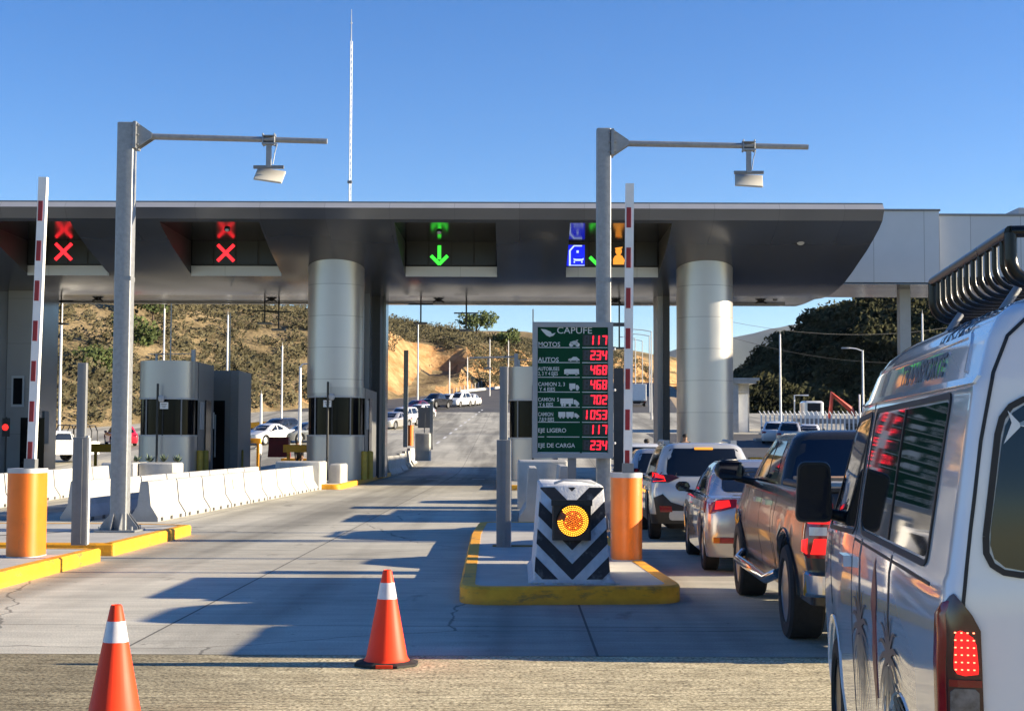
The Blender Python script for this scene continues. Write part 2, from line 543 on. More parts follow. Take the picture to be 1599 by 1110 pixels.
# ------------------------------------------------------------------ hills
def hill_mat(name, grass, grass2, cut, cut2, lo=.80, hi=.88):
    m, nt, b = _nodes(name)
    L = nt.links.new
    tc = N(nt, 'ShaderNodeTexCoord'); ge = N(nt, 'ShaderNodeNewGeometry')
    def noise_(scale, detail=8.0, st=(1, 1, 1)):
        mp = N(nt, 'ShaderNodeMapping'); mp.inputs['Scale'].default_value = st
        L(tc.outputs['Object'], mp.inputs['Vector'])
        n = N(nt, 'ShaderNodeTexNoise', i_Scale=scale, i_Detail=detail, i_Roughness=.65)
        L(mp.outputs[0], n.inputs['Vector'])
        return n.outputs['Fac']
    def ramp(src, c0, c1, p0, p1):
        r = N(nt, 'ShaderNodeValToRGB')
        r.color_ramp.elements[0].position = p0; r.color_ramp.elements[0].color = c4(c0)
        r.color_ramp.elements[1].position = p1; r.color_ramp.elements[1].color = c4(c1)
        L(src, r.inputs[0])
        return r.outputs[0]
    g = ramp(noise_(.12), grass, grass2, .38, .62)
    c = ramp(noise_(.22, 9.0, (1, 1, 2.5)), cut, cut2, .35, .65)
    sx = N(nt, 'ShaderNodeSeparateXYZ'); L(ge.outputs['True Normal'], sx.inputs[0])
    mr = N(nt, 'ShaderNodeMapRange')
    mr.inputs['From Min'].default_value = lo; mr.inputs['From Max'].default_value = hi
    ad = N(nt, 'ShaderNodeMath', operation='MULTIPLY_ADD'); ad.inputs[1].default_value = .10; 
    L(noise_(.5), ad.inputs[0]); L(sx.outputs['Z'], ad.inputs[2])
    s2 = N(nt, 'ShaderNodeMath', operation='SUBTRACT'); s2.inputs[1].default_value = .05
    L(ad.outputs[0], s2.inputs[0]); L(s2.outputs[0], mr.inputs['Value'])
    mx = N(nt, 'ShaderNodeMixRGB'); L(mr.outputs[0], mx.inputs[0]); L(c, mx.inputs[1]); L(g, mx.inputs[2])
    L(mx.outputs[0], b.inputs['Base Color'])
    b.inputs['Roughness'].default_value = .95; b.inputs['Specular IOR Level'].default_value = .1
    bp = N(nt, 'ShaderNodeBump', i_Strength=.8, i_Distance=.6)
    L(noise_(.8, 8.0), bp.inputs['Height']); L(bp.outputs[0], b.inputs['Normal'])
    return m
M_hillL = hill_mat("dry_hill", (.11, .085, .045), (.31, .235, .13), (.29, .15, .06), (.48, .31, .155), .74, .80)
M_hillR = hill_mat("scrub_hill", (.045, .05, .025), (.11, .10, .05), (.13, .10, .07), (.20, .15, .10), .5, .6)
def fb(x, y, s, o=4):
    return noise.fractal(Vector((x / s, y / s, 3.7)), 1.0, 2.0, o, noise_basis='PERLIN_ORIGINAL')
def dist_left(x, y):                   # metres beyond the foot of the hill, measured across it
    d = lim_left(y) - x
    return d * .82
def hill_left(x, y):
    base = zr(y)
    d = dist_left(x, y) - 1.0
    if d <= -6: return gz(x, y) - 1.5
    if d <= 0: return gz(x, y) + d * .25
    off = .2 + .9 * sstep0(150, 195, y) + 7.5 * sstep0(192, 234, y) - 3.0 * sstep0(285, 310, y)
    if y > 200: off = .6 + (off - .6) * math.exp(-(d / 24) ** 2)
    nat = off + .40 * min(d, 22) + .25 * max(0, min(d - 22, 30)) + .13 * max(0, d - 52)
    nat += fb(x, y, 55, 2) * 4.0 * min(1, d / 25) + fb(x, y, 15, 2) * .8
    hcap = 17.5 + 7 * sstep0(330, 180, y) + fb(x + 50, y, 70) * 3
    if nat > hcap: nat = hcap + (nat - hcap) * .2
    cutslope = 1.10 * d + abs(fb(x, y, 7, 3)) * 2.2 + fb(x * 2.2, y * .6, 4, 2) * .6
    gx = -17.5 + (y - 215) * .03       # the gully with the side road
    g = 99
    if y > 203:
        g = max(0, abs(x - gx) - 2.8) * 1.25 + .05 * max(0, y - 235) + fb(x, y, 5) * .6
        if y > 305: g += (y - 305) * .8
    return base + max(.02, min(nat, cutslope, g))
def grid_obj(name, fn, xs, ys, m, kind='structure', smooth=60):
    mb = MB()
    vs_ = [(x, y, fn(x, y)) for y in ys for x in xs]
    n = len(xs)
    fs = [(k * n + i, k * n + i + 1, (k + 1) * n + i + 1, (k + 1) * n + i) for k in range(len(ys) - 1) for i in range(n - 1)]
    mb.add(vs_, fs)
    o = mb.build(name, m, smooth=smooth)
    o['kind'] = kind
    return o
grid_obj("left_hill", hill_left, rng(-190, 80, 1.6), rng(92, 480, 1.9), M_hillL)
def toe_right(y):
    return 38.0 + (y - 300) * .115
def hill_right(x, y):
    d = x - toe_right(y)
    g0 = gz(x, y)
    d = min(d, (y - 236) * .8 + 6)
    if d < -3: return g0 - 1.5
    h = 13.0 * (1 - math.exp(-max(0, d) / 9.0)) + .27 * max(0, d) + fb(x, y, 42) * 6.5 * min(1, max(0, d) / 12) + fb(x + 9, y, 16) * 2.0 * min(1, max(0, d) / 8) + fb(x, y, 8) * .8
    if d < 0: h = d * .3
    return g0 + h - .3
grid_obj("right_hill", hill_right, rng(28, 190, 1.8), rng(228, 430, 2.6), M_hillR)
M_far = mat("far_mountain", (.10, .12, .10), 1.0, var=.2, scale=.002)
def far_hill(x, y):
    d = (y - 11500) / 1800.0
    rx = (x - 2200) / 1700
    return max(-20, (860 - 300 * abs(rx) ** 1.2 + 110 * fb(x, y, 1300)) * math.exp(-d * d))
grid_obj("distant_mountain", far_hill, rng(-3000, 9000, 130), rng(8600, 13800, 180), M_far)

# ------------------------------------------------------------------ the air between
m, nt, b = _nodes("haze_air")
nt.nodes.remove(b)
pv = N(nt, 'ShaderNodeVolumePrincipled')
pv.inputs['Color'].default_value = (.80, .88, 1.0, 1)
pv.inputs['Density'].default_value = 1.4e-5
pv.inputs['Anisotropy'].default_value = .2
nt.links.new(pv.outputs[0], nt.nodes["Material Output"].inputs['Volume'])
mb = MB(); mb.bbox(-3500, 9800, -80, 14500, -25, 990)
o = mb.build("haze", m); o['kind'] = 'stuff'; o['label'] = "thin bluish haze over the whole valley"

# ------------------------------------------------------------------ scrub on the hills
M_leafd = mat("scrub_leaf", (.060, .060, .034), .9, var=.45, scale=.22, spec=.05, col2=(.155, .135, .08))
M_leafr = mat("shaded_slope_leaf", (.022, .028, .014), .9, var=.55, scale=.09, spec=.05, col2=(.085, .085, .042))  # dark green, deepened further to put the slope's shade into the leaf colour
M_leafg = mat("tree_leaf", (.05, .075, .025), .8, var=.35, scale=.5, spec=.15, col2=(.12, .15, .05))
M_bark = mat("bark", (.12, .09, .06), .95, var=.3, scale=6)
def scrub(name, fn, spots, m, n, size):
    mb = MB()
    for x, y, r in spots:
        z = fn(x, y)
        mb.leafy((x, y, z + r * .45), (r, r, r * .7), n, size * (.6 + r * .3))
    return tag(mb.build(name, m), "low dark green scrub scattered over the dry hillside", None, None, 'stuff')
rs = random.Random(3)
sp = []
while len(sp) < 5200:
    y = rs.uniform(100, 440); x = lim_left(y) - (1.5 + 110 * rs.random() ** 1.7)
    if x < -185 or x > 75: continue
    if fb(x, y, 34) + .5 * fb(x, y, 9) < rs.uniform(-1.0, -.02): continue
    if -7 < x - (-17.5 + (y - 215) * .03) < 5 and 200 < y < 310: continue
    if -18 < x - (-17.5 + (y - 215) * .03) < 5 and 225 < y < 290 and rs.random() < .35: continue
    dd = dist_left(x, y)
    if 203 < y < 265 and dd < 8: continue
    if dd < 4 and rs.random() < .5: continue
    sp.append((x, y, rs.uniform(.55, 1.45) * (1.0 if rs.random() < .88 else 1.6)))
scrub("hillside_scrub", hill_left, sp, M_leafd, 60, .21)
sp = []
while len(sp) < 3600:
    y = rs.uniform(226, 400) if rs.random() < .45 else rs.uniform(226, 275); x = toe_right(y) + rs.uniform(1.5, 105)
    sp.append((x, y, rs.uniform(.9, 2.2)))
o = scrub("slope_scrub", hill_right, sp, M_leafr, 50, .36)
o['label'] = "dense dark scrub covering the shaded hill on the right"
def tree(loc, h, cr, label, seed, m=None, group=None):
    rg = random.Random(seed)
    t = thing("tree", label, "tree", loc, group=group)
    b = MB()
    top = Vector((rg.uniform(-.2, .2) * h * .2, rg.uniform(-.1, .1) * h * .2, h * .55))
    b.tube([(0, 0, -.3), (top.x * .4, top.y * .4, h * .25), top], [h * .04, h * .03, h * .018], 8)
    cs = []
    for k in range(9):
        a = k * 2.4 + rg.uniform(-.4, .4); rr = cr * rg.uniform(.35, .85)
        e = Vector((top.x + math.cos(a) * rr, top.y + math.sin(a) * rr, h * rg.uniform(.5, .95)))
        b.tube([top * rg.uniform(.5, .95), (top + e) * .5, e], [h * .013, h * .009, h * .004], 6)
        cs.append(e)
    b.build("trunk", M_bark, t, 40)
    c = MB()
    for e in cs:
        c.leafy(e, (cr * .42, cr * .42, cr * .34), 85, cr * .085, rng=rg)
    c.leafy((top.x, top.y, h * .8), (cr * .6, cr * .6, h * .2), 130, cr * .085, rng=rg)
    c.build("crown", m or M_leafg, t)
    return t
def tree_at(px, py, Y, fn, h, cr, label, seed, group=None):
    q = P(px, py, Y)
    return tree((q.x, q.y, fn(q.x, q.y) - .2), h, cr, label, seed, group=group)
tree_at(838, 490, 330, hill_left, 5.5, 3.6, "round dark tree alone on the ridge left of the toll tariff sign", 1, "trees along the left ridge")
tree_at(790, 485, 345, hill_left, 5.0, 4.0, "wide bushy tree on the ridge under the canopy edge", 2, "trees along the left ridge")
tree_at(745, 480, 350, hill_left, 6.0, 4.4, "broad tree on the ridge right of the hanging antenna", 3, "trees along the left ridge")
tree_at(240, 470, 190, hill_left, 5.0, 2.6, "tall pale green tree on the hill above the left toll booth", 4, "trees on the left hillside")
tree_at(150, 600, 150, hill_left, 3.6, 2.0, "bright green tree at the foot of the left hill", 5, "trees on the left hillside")
tree_at(205, 560, 170, hill_left, 5.0, 3.0, "dark tree on the hill beside the galvanised pole", 6, "trees on the left hillside")
for i, (px, Y, h, cr, lb) in enumerate([(1375, 290, 14, 5.2, "tall leafy tree on the right ridge beside the concrete pillar"), (1352, 290, 10, 3.6, "slim tree on the right ridge under the canopy tip"),
        (1440, 290, 13, 5.2, "dense tree on the right ridge behind the concrete pillar"), (1310, 320, 5.0, 3.4, "low tree where the right ridge drops away"), (1275, 330, 5.5, 2.4, "thin sparse tree at the lower end of the right ridge"), (1405, 290, 12, 4.6, "leafy tree high on the right ridge")]):
    q = P(px, 480, Y)
    tree((q.x, q.y, hill_right(q.x, q.y) - .2), h, cr, lb, 20 + i, group="trees along the right ridge")
# ------------------------------------------------------------------ shared materials
M_yel = mat("kerb_yellow", (.84, .355, .010), .6, var=.14, scale=5, bump=.25, bscale=40, col2=(.92, .44, .02), wear=.75, wearc=(.10, .075, .05), wscale=2.6, wst=(1, 1, 3), low=.07)
M_yblk = mat("kerb_black", (.05, .045, .04), .7, var=.3, scale=5)
M_isl = mat("island_concrete", (.46, .44, .39), .8, var=.16, scale=1.6, bump=.2, bscale=50)
M_white = mat("white_concrete", (.41, .405, .385), .75, var=.16, scale=1.6, bump=.3, bscale=25, col2=(.50, .49, .465), wear=.55, wearc=(.24, .22, .19), wscale=1.7, wst=(1, 1, .5), low=.22)
M_wpaint = mat("white_paint", (.80, .80, .78), .45, var=.05, scale=4)
M_patch = mat("worn_patch", (.52, .49, .42), .85, var=.2, scale=8)
M_galv = mat("galvanised_steel", (.29, .30, .31), .48, metal=.5, var=.14, scale=14, rvar=.25, bump=.05, bscale=60)
M_steel = mat("steel_grey", (.20, .205, .21), .5, metal=.3, var=.08, scale=10)
M_dgrey = mat("dark_grey_metal", (.055, .057, .06), .5, metal=.2, var=.15, scale=8)
M_black = mat("black_plastic", (.012, .012, .013), .45, var=.3, scale=12)
M_glassd = mat("dark_glass", (.006, .007, .009), .10, var=.3, scale=.7, spec=.10)
M_orange = mat("orange_paint", (.86, .185, .010), .42, var=.09, scale=3, coat=.1, wear=.5, wearc=(.30, .13, .05), wscale=3.5, wst=(1, 1, .3), low=.14)
M_armw = mat("arm_white", (.80, .79, .76), .4, var=.05, scale=6)
M_armr = mat("arm_red", (.30, .01, .015), .4, var=.15, scale=6)
M_lgrey = mat("light_grey_panel", (.42, .43, .44), .5, metal=.1, var=.05, scale=3)
M_chrome = mat("chrome", (.7, .7, .7), .08, metal=1.0, var=.05, scale=4)

def seam_mat(name, col, rough, metal, sx, sz, sy=0, seamw=.012, dark=.45, var=.05, scale=1.0, ox=0.0, oz=0.0):
    m, nt, b = _nodes(name)
    L = nt.links.new
    tc = N(nt, 'ShaderNodeTexCoord')
    nz = N(nt, 'ShaderNodeTexNoise', i_Scale=scale, i_Detail=5.0)
    L(tc.outputs['Object'], nz.inputs['Vector'])
    rp = N(nt, 'ShaderNodeMapRange')
    rp.inputs['From Min'].default_value = .3; rp.inputs['From Max'].default_value = .7
    rp.inputs['To Min'].default_value = 1 - var; rp.inputs['To Max'].default_value = 1 + var
    L(nz.outputs['Fac'], rp.inputs['Value'])
    cur = rp.outputs[0]
    sp_ = N(nt, 'ShaderNodeSeparateXYZ'); L(tc.outputs['Object'], sp_.inputs[0])
    for ax, per, off in (('X', sx, ox), ('Y', sy, 0), ('Z', sz, oz)):
        if not per: continue
        a = N(nt, 'ShaderNodeMath', operation='ADD'); a.inputs[1].default_value = 1000 * per + off
        L(sp_.outputs[ax], a.inputs[0])
        d = N(nt, 'ShaderNodeMath', operation='MODULO'); d.inputs[1].default_value = per
        L(a.outputs[0], d.inputs[0])
        g = N(nt, 'ShaderNodeMath', operation='GREATER_THAN'); g.inputs[1].default_value = seamw
        L(d.outputs[0], g.inputs[0])
        k = N(nt, 'ShaderNodeMapRange'); k.inputs['To Min'].default_value = dark
        L(g.outputs[0], k.inputs['Value'])
        mu = N(nt, 'ShaderNodeMath', operation='MULTIPLY'); L(cur, mu.inputs[0]); L(k.outputs[0], mu.inputs[1])
        cur = mu.outputs[0]
        # every panel a hair different
        fl = N(nt, 'ShaderNodeMath', operation='DIVIDE'); fl.inputs[1].default_value = per; L(a.outputs[0], fl.inputs[0])
        f2 = N(nt, 'ShaderNodeMath', operation='FLOOR'); L(fl.outputs[0], f2.inputs[0])
        wn_ = N(nt, 'ShaderNodeTexWhiteNoise', noise_dimensions='1D'); L(f2.outputs[0], wn_.inputs['W'])
        k2 = N(nt, 'ShaderNodeMapRange'); k2.inputs['To Min'].default_value = 1 - var; k2.inputs['To Max'].default_value = 1 + var
        L(wn_.outputs['Value'], k2.inputs['Value'])
        m2 = N(nt, 'ShaderNodeMath', operation='MULTIPLY'); L(cur, m2.inputs[0]); L(k2.outputs[0], m2.inputs[1])
        cur = m2.outputs[0]
    mx = N(nt, 'ShaderNodeMixRGB', blend_type='MULTIPLY'); mx.inputs[0].default_value = 1
    mx.inputs[1].default_value = c4(col); L(cur, mx.inputs[2])
    L(mx.outputs[0], b.inputs['Base Color'])
    b.inputs['Metallic'].default_value = metal
    r2 = N(nt, 'ShaderNodeMapRange'); r2.inputs['To Min'].default_value = rough * .8; r2.inputs['To Max'].default_value = rough * 1.2
    L(nz.outputs['Fac'], r2.inputs['Value']); L(r2.outputs[0], b.inputs['Roughness'])
    n2 = N(nt, 'ShaderNodeTexNoise', i_Scale=.45, i_Detail=1.0); L(tc.outputs['Object'], n2.inputs['Vector'])
    bp = N(nt, 'ShaderNodeBump', i_Strength=.25, i_Distance=.06); L(n2.outputs['Fac'], bp.inputs['Height'])
    L(bp.outputs[0], b.inputs['Normal'])
    return m
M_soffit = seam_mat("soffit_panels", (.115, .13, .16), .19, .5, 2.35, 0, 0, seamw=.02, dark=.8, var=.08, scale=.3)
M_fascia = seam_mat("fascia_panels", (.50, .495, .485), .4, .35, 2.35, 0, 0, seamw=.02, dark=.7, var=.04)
M_column = seam_mat("column_panels", (.50, .48, .455), .34, .55, 0, 1.23, 0, seamw=.022, dark=.6, var=.04, oz=-.35)
M_bridge = seam_mat("bridge_panels", (.50, .51, .53), .45, .35, 2.2, 0, 0, seamw=.03, dark=.6, var=.04)
M_pier = seam_mat("pier_panels", (.27, .265, .26), .4, .4, 0, 1.9, 0, seamw=.02, dark=.7, var=.05)
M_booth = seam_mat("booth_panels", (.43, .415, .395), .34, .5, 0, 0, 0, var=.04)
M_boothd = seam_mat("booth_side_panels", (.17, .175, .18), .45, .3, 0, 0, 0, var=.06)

# ------------------------------------------------------------------ kerbed islands
def island(label, poly, h=.18, kerb=.16, mats=None, name="traffic_island", group=None, rad=.5):
    """poly: outline (counter-clockwise); painted kerb round a concrete top"""
    t = thing(name, label, "traffic island", (poly[0][0], poly[0][1], 0), group=group)
    o = Vector((poly[0][0], poly[0][1]))
    pl = rpoly([(p[0] - o.x, p[1] - o.y) for p in poly], rad, 5)
    c = Vector((sum(p[0] for p in pl) / len(pl), sum(p[1] for p in pl) / len(pl)))
    n = len(pl)
    ins = []
    for i in range(n):
        a, b_, d = Vector(pl[i - 1]), Vector(pl[i]), Vector(pl[(i + 1) % n])
        t1 = (b_ - a); t2 = (d - b_)
        if t1.length < 1e-6: t1 = t2
        if t2.length < 1e-6: t2 = t1
        nn = (t1.normalized() + t2.normalized()).normalized()
        ins.append(b_ + Vector((-nn.y, nn.x)) * kerb)
    bv = .025
    ins2 = [Vector(pl[i]) + (ins[i] - Vector(pl[i])) * (bv / kerb) for i in range(n)]
    mb = MB()
    mb.loft([[(p[0], p[1], -.05) for p in pl], [(p[0], p[1], h - bv) for p in pl], [(p[0], p[1], h) for p in ins2], [(p[0], p[1], h) for p in ins], [(p[0], p[1], h - .03) for p in ins]], 0, cap=False)
    mb.build("kerb", M_yel, t, 30)
    mb = MB()
    mb.add([(p[0], p[1], h - .006) for p in ins], [tuple(range(n))])
    mb.build("island_top", M_isl, t)
    return t
c0 = G(716, 945); c1 = G(1071, 943)
island("kerbed concrete island with a yellow kerb under the tariff sign",
       [(c0.x, c0.y), (c1.x, c1.y), (1.44, 22), (1.42, 27.6), (-.72, 27.6), (-.76, 24)], rad=.45)
yl0 = G(0, 919); yl1 = G(158, 876); 
island("near kerbed island with a yellow kerb under the left orange barrier cabinet",
       [(-9.6, 12), (yl0.x + .06, 12), (yl0.x, yl0.y), (yl1.x, yl1.y), (-9.6, yl1.y + .2)], rad=.05)
a0 = G(178, 868); a1 = G(299, 835)
island("second length of yellow kerbed island under the left galvanised pole",
       [(-9.4, a0.y), (a0.x, a0.y), (a1.x, a1.y), (-7.0, a1.y + .4), (-9.4, a1.y + .4)], rad=.05)
# kerb blocks are cast in lengths: joints cut as thin dark gaps
# booth islands
for x0, x1, lb in ((-8.35, -6.1, "long booth island with a yellow kerb nose under the round column beside the open lane"), (-15.1, -12.3, "booth island under the left toll booth with the paper notice"), (6.1, 8.4, "booth island at the foot of the right round column"), (-.75, 1.35, "booth island behind the green tariff sign")):
    island(lb, [(x0, 51), (x1, 51), (x1, 74), (x0, 74)], rad=.3, name="booth_island", group="islands the toll booths stand on")
q0 = G(655, 712); q1 = G(690, 702)
island("small yellow kerb nose beyond the booth where the exit lane begins", [(q0.x - 1.2, 78.5), (q0.x + 1.3, 78.5), (q0.x + 2.0, 86), (q0.x - 1.2, 86)], h=.75, rad=.3, name="kerb_nose")
e0 = P(388, 657, 128)
t = thing("yellow_kerb", "bright yellow kerb far behind the parked cars at the foot of the hill", "kerb", (e0.x, e0.y, zr(e0.y)))
mb = MB(); mb.prism([(0, -.1), (3.2, .25), (3.2, .75), (0, .5)], 'Y', -.2, .4)
mb.build("kerb", M_yel, t)

# ------------------------------------------------------------------ concrete barriers
def jersey_mesh(mb, L, h=.82, wb=.58, wt=.17, mi=0):
    prof = [(-wb / 2, .0), (-wb / 2, .08), (-wt / 2 - .055, .32), (-wt / 2, h - .02), (-wt / 2 + .02, h), (wt / 2 - .02, h), (wt / 2, h - .02), (wt / 2 + .055, .32), (wb / 2, .08), (wb / 2, .0)]
    mb.loft([[(p[0], y, p[1]) for p in prof] for y in (.045, L - .045)], mi)
    # drainage / forklift slots read as dark feet
    for k in range(int(L / .75)):
        y = .35 + k * .75
        for s in (-1, 1):
            mb.box((s * wb / 2, y, .045), (.02, .16, .07), 1)
protoj = None
def jersey(x, y, L, rz, label, group, h=.82):
    mb = MB(); jersey_mesh(mb, L, h)
    o = mb.build("jersey_barrier", [M_white, M_dgrey])
    o.location = (x, y, 0); o.rotation_euler = (0, 0, rz)
    return tag(o, label, "barrier", group)
g1 = "white barriers along the left edge of the open lane"
pa = G(262, 811); pb = G(505, 763)
d = Vector((pb.x - pa.x, pb.y - pa.y)); Ltot = d.length; rzA = math.atan2(-d.x, d.y)
n = 9; yA = pa.y - .9
labs = {0: "first white barrier of the lane side row, its end facing the galvanised pole", 3: "white barrier with a square worn patch near its top in the lane side row", n - 1: "last white barrier of the lane side row, against the white block"}
for k in range(n):
    L = Ltot / n
    p = Vector((pa.x - .29, yA)) + d.normalized() * (L * k)
    o = jersey(p.x, p.y, L, rzA, labs.get(k, "white concrete barrier in the sunlit row along the open lane"), g1)
    if k == 3:
        mb = MB(); mb.box((.0, 0, 0), (.012, .55, .24), 0)
        w_ = mb.build("worn_patch", M_patch, o, None, (.125, L * .5, .55))
        w_.rotation_euler = (0, -.12, 0)
for k in range(8):
    p = Vector((pa.x - 1.75, yA + .1)) + d.normalized() * (Ltot / 9 * k)
    jersey(p.x, p.y, Ltot / 9, rzA, "first white barrier of the rear row behind the lane side row" if k == 0 else "white barrier in the row just behind the lane side row", "white barriers on the far side of the left island")
pa2 = G(0, 790); pb2 = G(165, 765)
d2 = Vector((pb2.x - pa2.x, pb2.y - pa2.y)); rzB = math.atan2(-d2.x, d2.y)
for k in range(6):
    L = d2.length / 5
    p = Vector((pa2.x, pa2.y)) + d2.normalized() * (L * (k - 1))
    jersey(p.x, p.y, L, rzB, "white barrier in the row behind the left orange cabinet", "white barriers along the second lane")
# on the centre island
jersey(.30, 30.5, 3.2, 0, "white barrier seen end on, left of the pair under the tariff sign", "barriers on the centre island", h=1.12)
jersey(1.02, 33.0, 3.2, 0, "white barrier seen end on, right of the pair under the tariff sign", "barriers on the centre island", h=1.12)
# exit side barriers beyond the booths
for k in range(5):
    jersey(-6.35 + .02 * k, 71 + 3.4 * k, 3.3, R(-.5), "white barrier leading out of the booth on the exit side" if k else "white exit barrier closest to the booth and yellow bollards", "exit barriers", h=.95).location.z = max(0, zr(72.7 + 3.4 * k) - .03)
def block(label, x0, x1, y0, y1, z0, z1, name="concrete_block"):
    mb = MB(); mb.bbox(x0, x1, y0, y1, z0, z1, 0, .06)
    return tag(mb.build(name, M_white, None, 30), label, "block")
def zc(py, Y): return P(800, py, Y).z
b0 = P(433, 720, 51); b1 = P(497, 720, 51)
block("tall white concrete block in front of the round booth column", b0.x, b1.x + .12, 50.6, 52.4, 0.0, b0.z)
b2 = P(540, 722, 54)
block("lower white concrete wall between the tall block and the round booth column", b1.x + .15, b2.x, 52.6, 54.6, .0, P(500, 724, 53).z, "concrete_wall")
b0 = P(164, 722, 51); b1 = P(215, 722, 51)
block("white concrete block left of the agave planter", b0.x, b1.x, 50.5, 52.5, 0, b0.z)
b2 = P(286, 722, 52.5)
block("white concrete wall of the agave planter before the left booth", b1.x + .03, b2.x, 51.0, 52.6, .0, P(250, 722, 52).z, "concrete_wall")
b0 = P(808, 718, 37); b1 = P(886, 718, 37)
block("white concrete block on the centre island under the tariff sign", b0.x, b1.x, 36.6, 38, .0, b0.z)
b0 = P(650, 672, 84); b1 = P(678, 672, 84)
block("grey shaded concrete block at the exit lane kerb nose", P(648, 700, 82).x, P(671, 700, 82).x, 82, 83.4, .6, P(650, 676, 82).z)

# agave planter
M_agave = mat("agave_leaf", (.10, .14, .09), .6, var=.3, scale=8)
t = thing("agave_plant", "spiky grey green agaves growing behind the white planter wall", "plant", (P(232, 712, 53).x, 53.2, .9))
mb = MB(); rg = random.Random(5)
for k in range(5):
    cx = -1.0 + k * .5
    for j in range(14):
        a = rg.uniform(0, 6.28); l = rg.uniform(.2, .36); el = rg.uniform(.4, 1.3)
        e = Vector((cx + math.cos(a) * l * math.cos(el), math.sin(a) * l * math.cos(el), l * math.sin(el)))
        b_ = Vector((cx, 0, 0)); mid = (b_ + e) * .5 + Vector((0, 0, -.03)); s_ = Vector((-math.sin(a), math.cos(a), 0)) * .05
        mb.add([b_ - s_ * .6, b_ + s_ * .6, mid + s_, mid - s_, e], [(0, 1, 2, 3), (3, 2, 4)])
mb.build("leaf_rosette", M_agave, t)

# ------------------------------------------------------------------ the canopy
Y1 = 53.0
X0 = P(1381, 318, Y1).x
edge_px = [(1381, 318), (1381, 327), (1378, 345), (1372.5, 358), (1365, 372), (1354, 391), (1341, 410), (1331, 425), (1319, 441), (1309, 451), (1300, 458), (1292, 463), (1283, 466), (1272, 467.5)]
prof = []
for px, py in edge_px:
    r = ray(px, py); q = CAM + r * (X0 / r.x)
    prof.append((q.y, q.z))
prof[1] = (prof[0][0] + .01, prof[1][1])
prof[0] = (prof[0][0] + .22, prof[0][1])
NF = 2                                   # profile[0:2] is the fascia
XL = -46.0
yl, zl = prof[-1]
back = [(yl + 2.5, zl + .02), (yl + 4.5, zl + .10), (yl + 6.5, zl + .5), (yl + 8.5, zl + 1.3), (yl + 9.8, prof[0][1] - .35), (yl + 9.9, prof[0][1])]
full = prof + back
def zprof_at(py):                        # profile point (Y, z) that the eye sees at picture height py, near the middle
    for (ya, za), (yb, zb) in zip(prof[1:], prof[2:]):
        pa_ = 690 - (za - 1.65) * FPX / ya; pb_ = 690 - (zb - 1.65) * FPX / yb
        if pa_ <= py <= pb_:
            t_ = (py - pa_) / (pb_ - pa_)
            return (ya + (yb - ya) * t_, za + (zb - za) * t_)
nt_ = zprof_at(346); nb_ = zprof_at(429)
Yb = max(nb_[0] + .05, (nt_[1] - 1.65) * FPX / (690 - 376))
up = [prof[1]] + [p for p in prof[2:] if p[0] < nt_[0]] + [nt_]
mid = [nt_] + [p for p in prof[2:] if nt_[0] < p[0] < nb_[0]] + [nb_]
low = [nb_] + [p for p in prof[2:] if p[0] > nb_[0]] + back
can = thing("toll_canopy", "long grey metal clad toll plaza canopy with a curved underside and recessed lane signs", "canopy", (0, Y1, 0))
def strips(mb, pts, xa, xb, mi=0):
    nx = max(1, int((xb - xa) / 3))
    vs_ = [(xa + (xb - xa) * i / nx, p[0] - Y1, p[1]) for p in pts for i in range(nx + 1)]
    n_ = nx + 1
    mb.add(vs_, [(k * n_ + i, k * n_ + i + 1, (k + 1) * n_ + i + 1, (k + 1) * n_ + i) for k in range(len(pts) - 1) for i in range(nx)], mi)
niche_px = [(44, 172), (299, 441), (633, 777), (883, 1028)]
niches = [(P(a, 400, Yb).x, P(b_, 400, Yb).x) for a, b_ in niche_px]
sof = MB()
cur = XL
for a, b_ in niches:
    strips(sof, up + mid[1:] + low[1:], cur, a)
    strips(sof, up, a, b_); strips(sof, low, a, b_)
    cur = b_
strips(sof, up + mid[1:] + low[1:], cur, X0)
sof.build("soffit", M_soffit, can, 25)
fas = MB(); strips(fas, prof[:2], XL, X0)
fas.v += [] 
fas.build("fascia", M_fascia, can)
rf = MB(); ya, za = prof[0]; ya -= .0
rf.bbox(XL, X0, ya + .004 - Y1, full[-1][0] - Y1, za - .02, za + .04)
rf.bbox(XL, X0 - .02, ya + .02 - Y1, ya + .12 - Y1, za + .041, za + .055)
rf.build("roof", M_steel, can)
tr = MB(); tr.bbox(XL, X0 - .9, yl + 2.3 - Y1, yl + 2.42 - Y1, zl - .05, zl + .01); tr.build("drip_trim", M_lgrey, can)
ec = MB()
ec.add([(X0, p[0] - Y1, p[1]) for p in full], [tuple(range(len(full)))])
ec.build("end_cap", M_soffit, can)
M_cheek = mat("recess_cheek", (.05, .05, .053), .5, var=.1, scale=.5)
M_nich = mat("niche_lining", (.022, .024, .028), .13, metal=.0, spec=.2, var=.15, scale=.5)
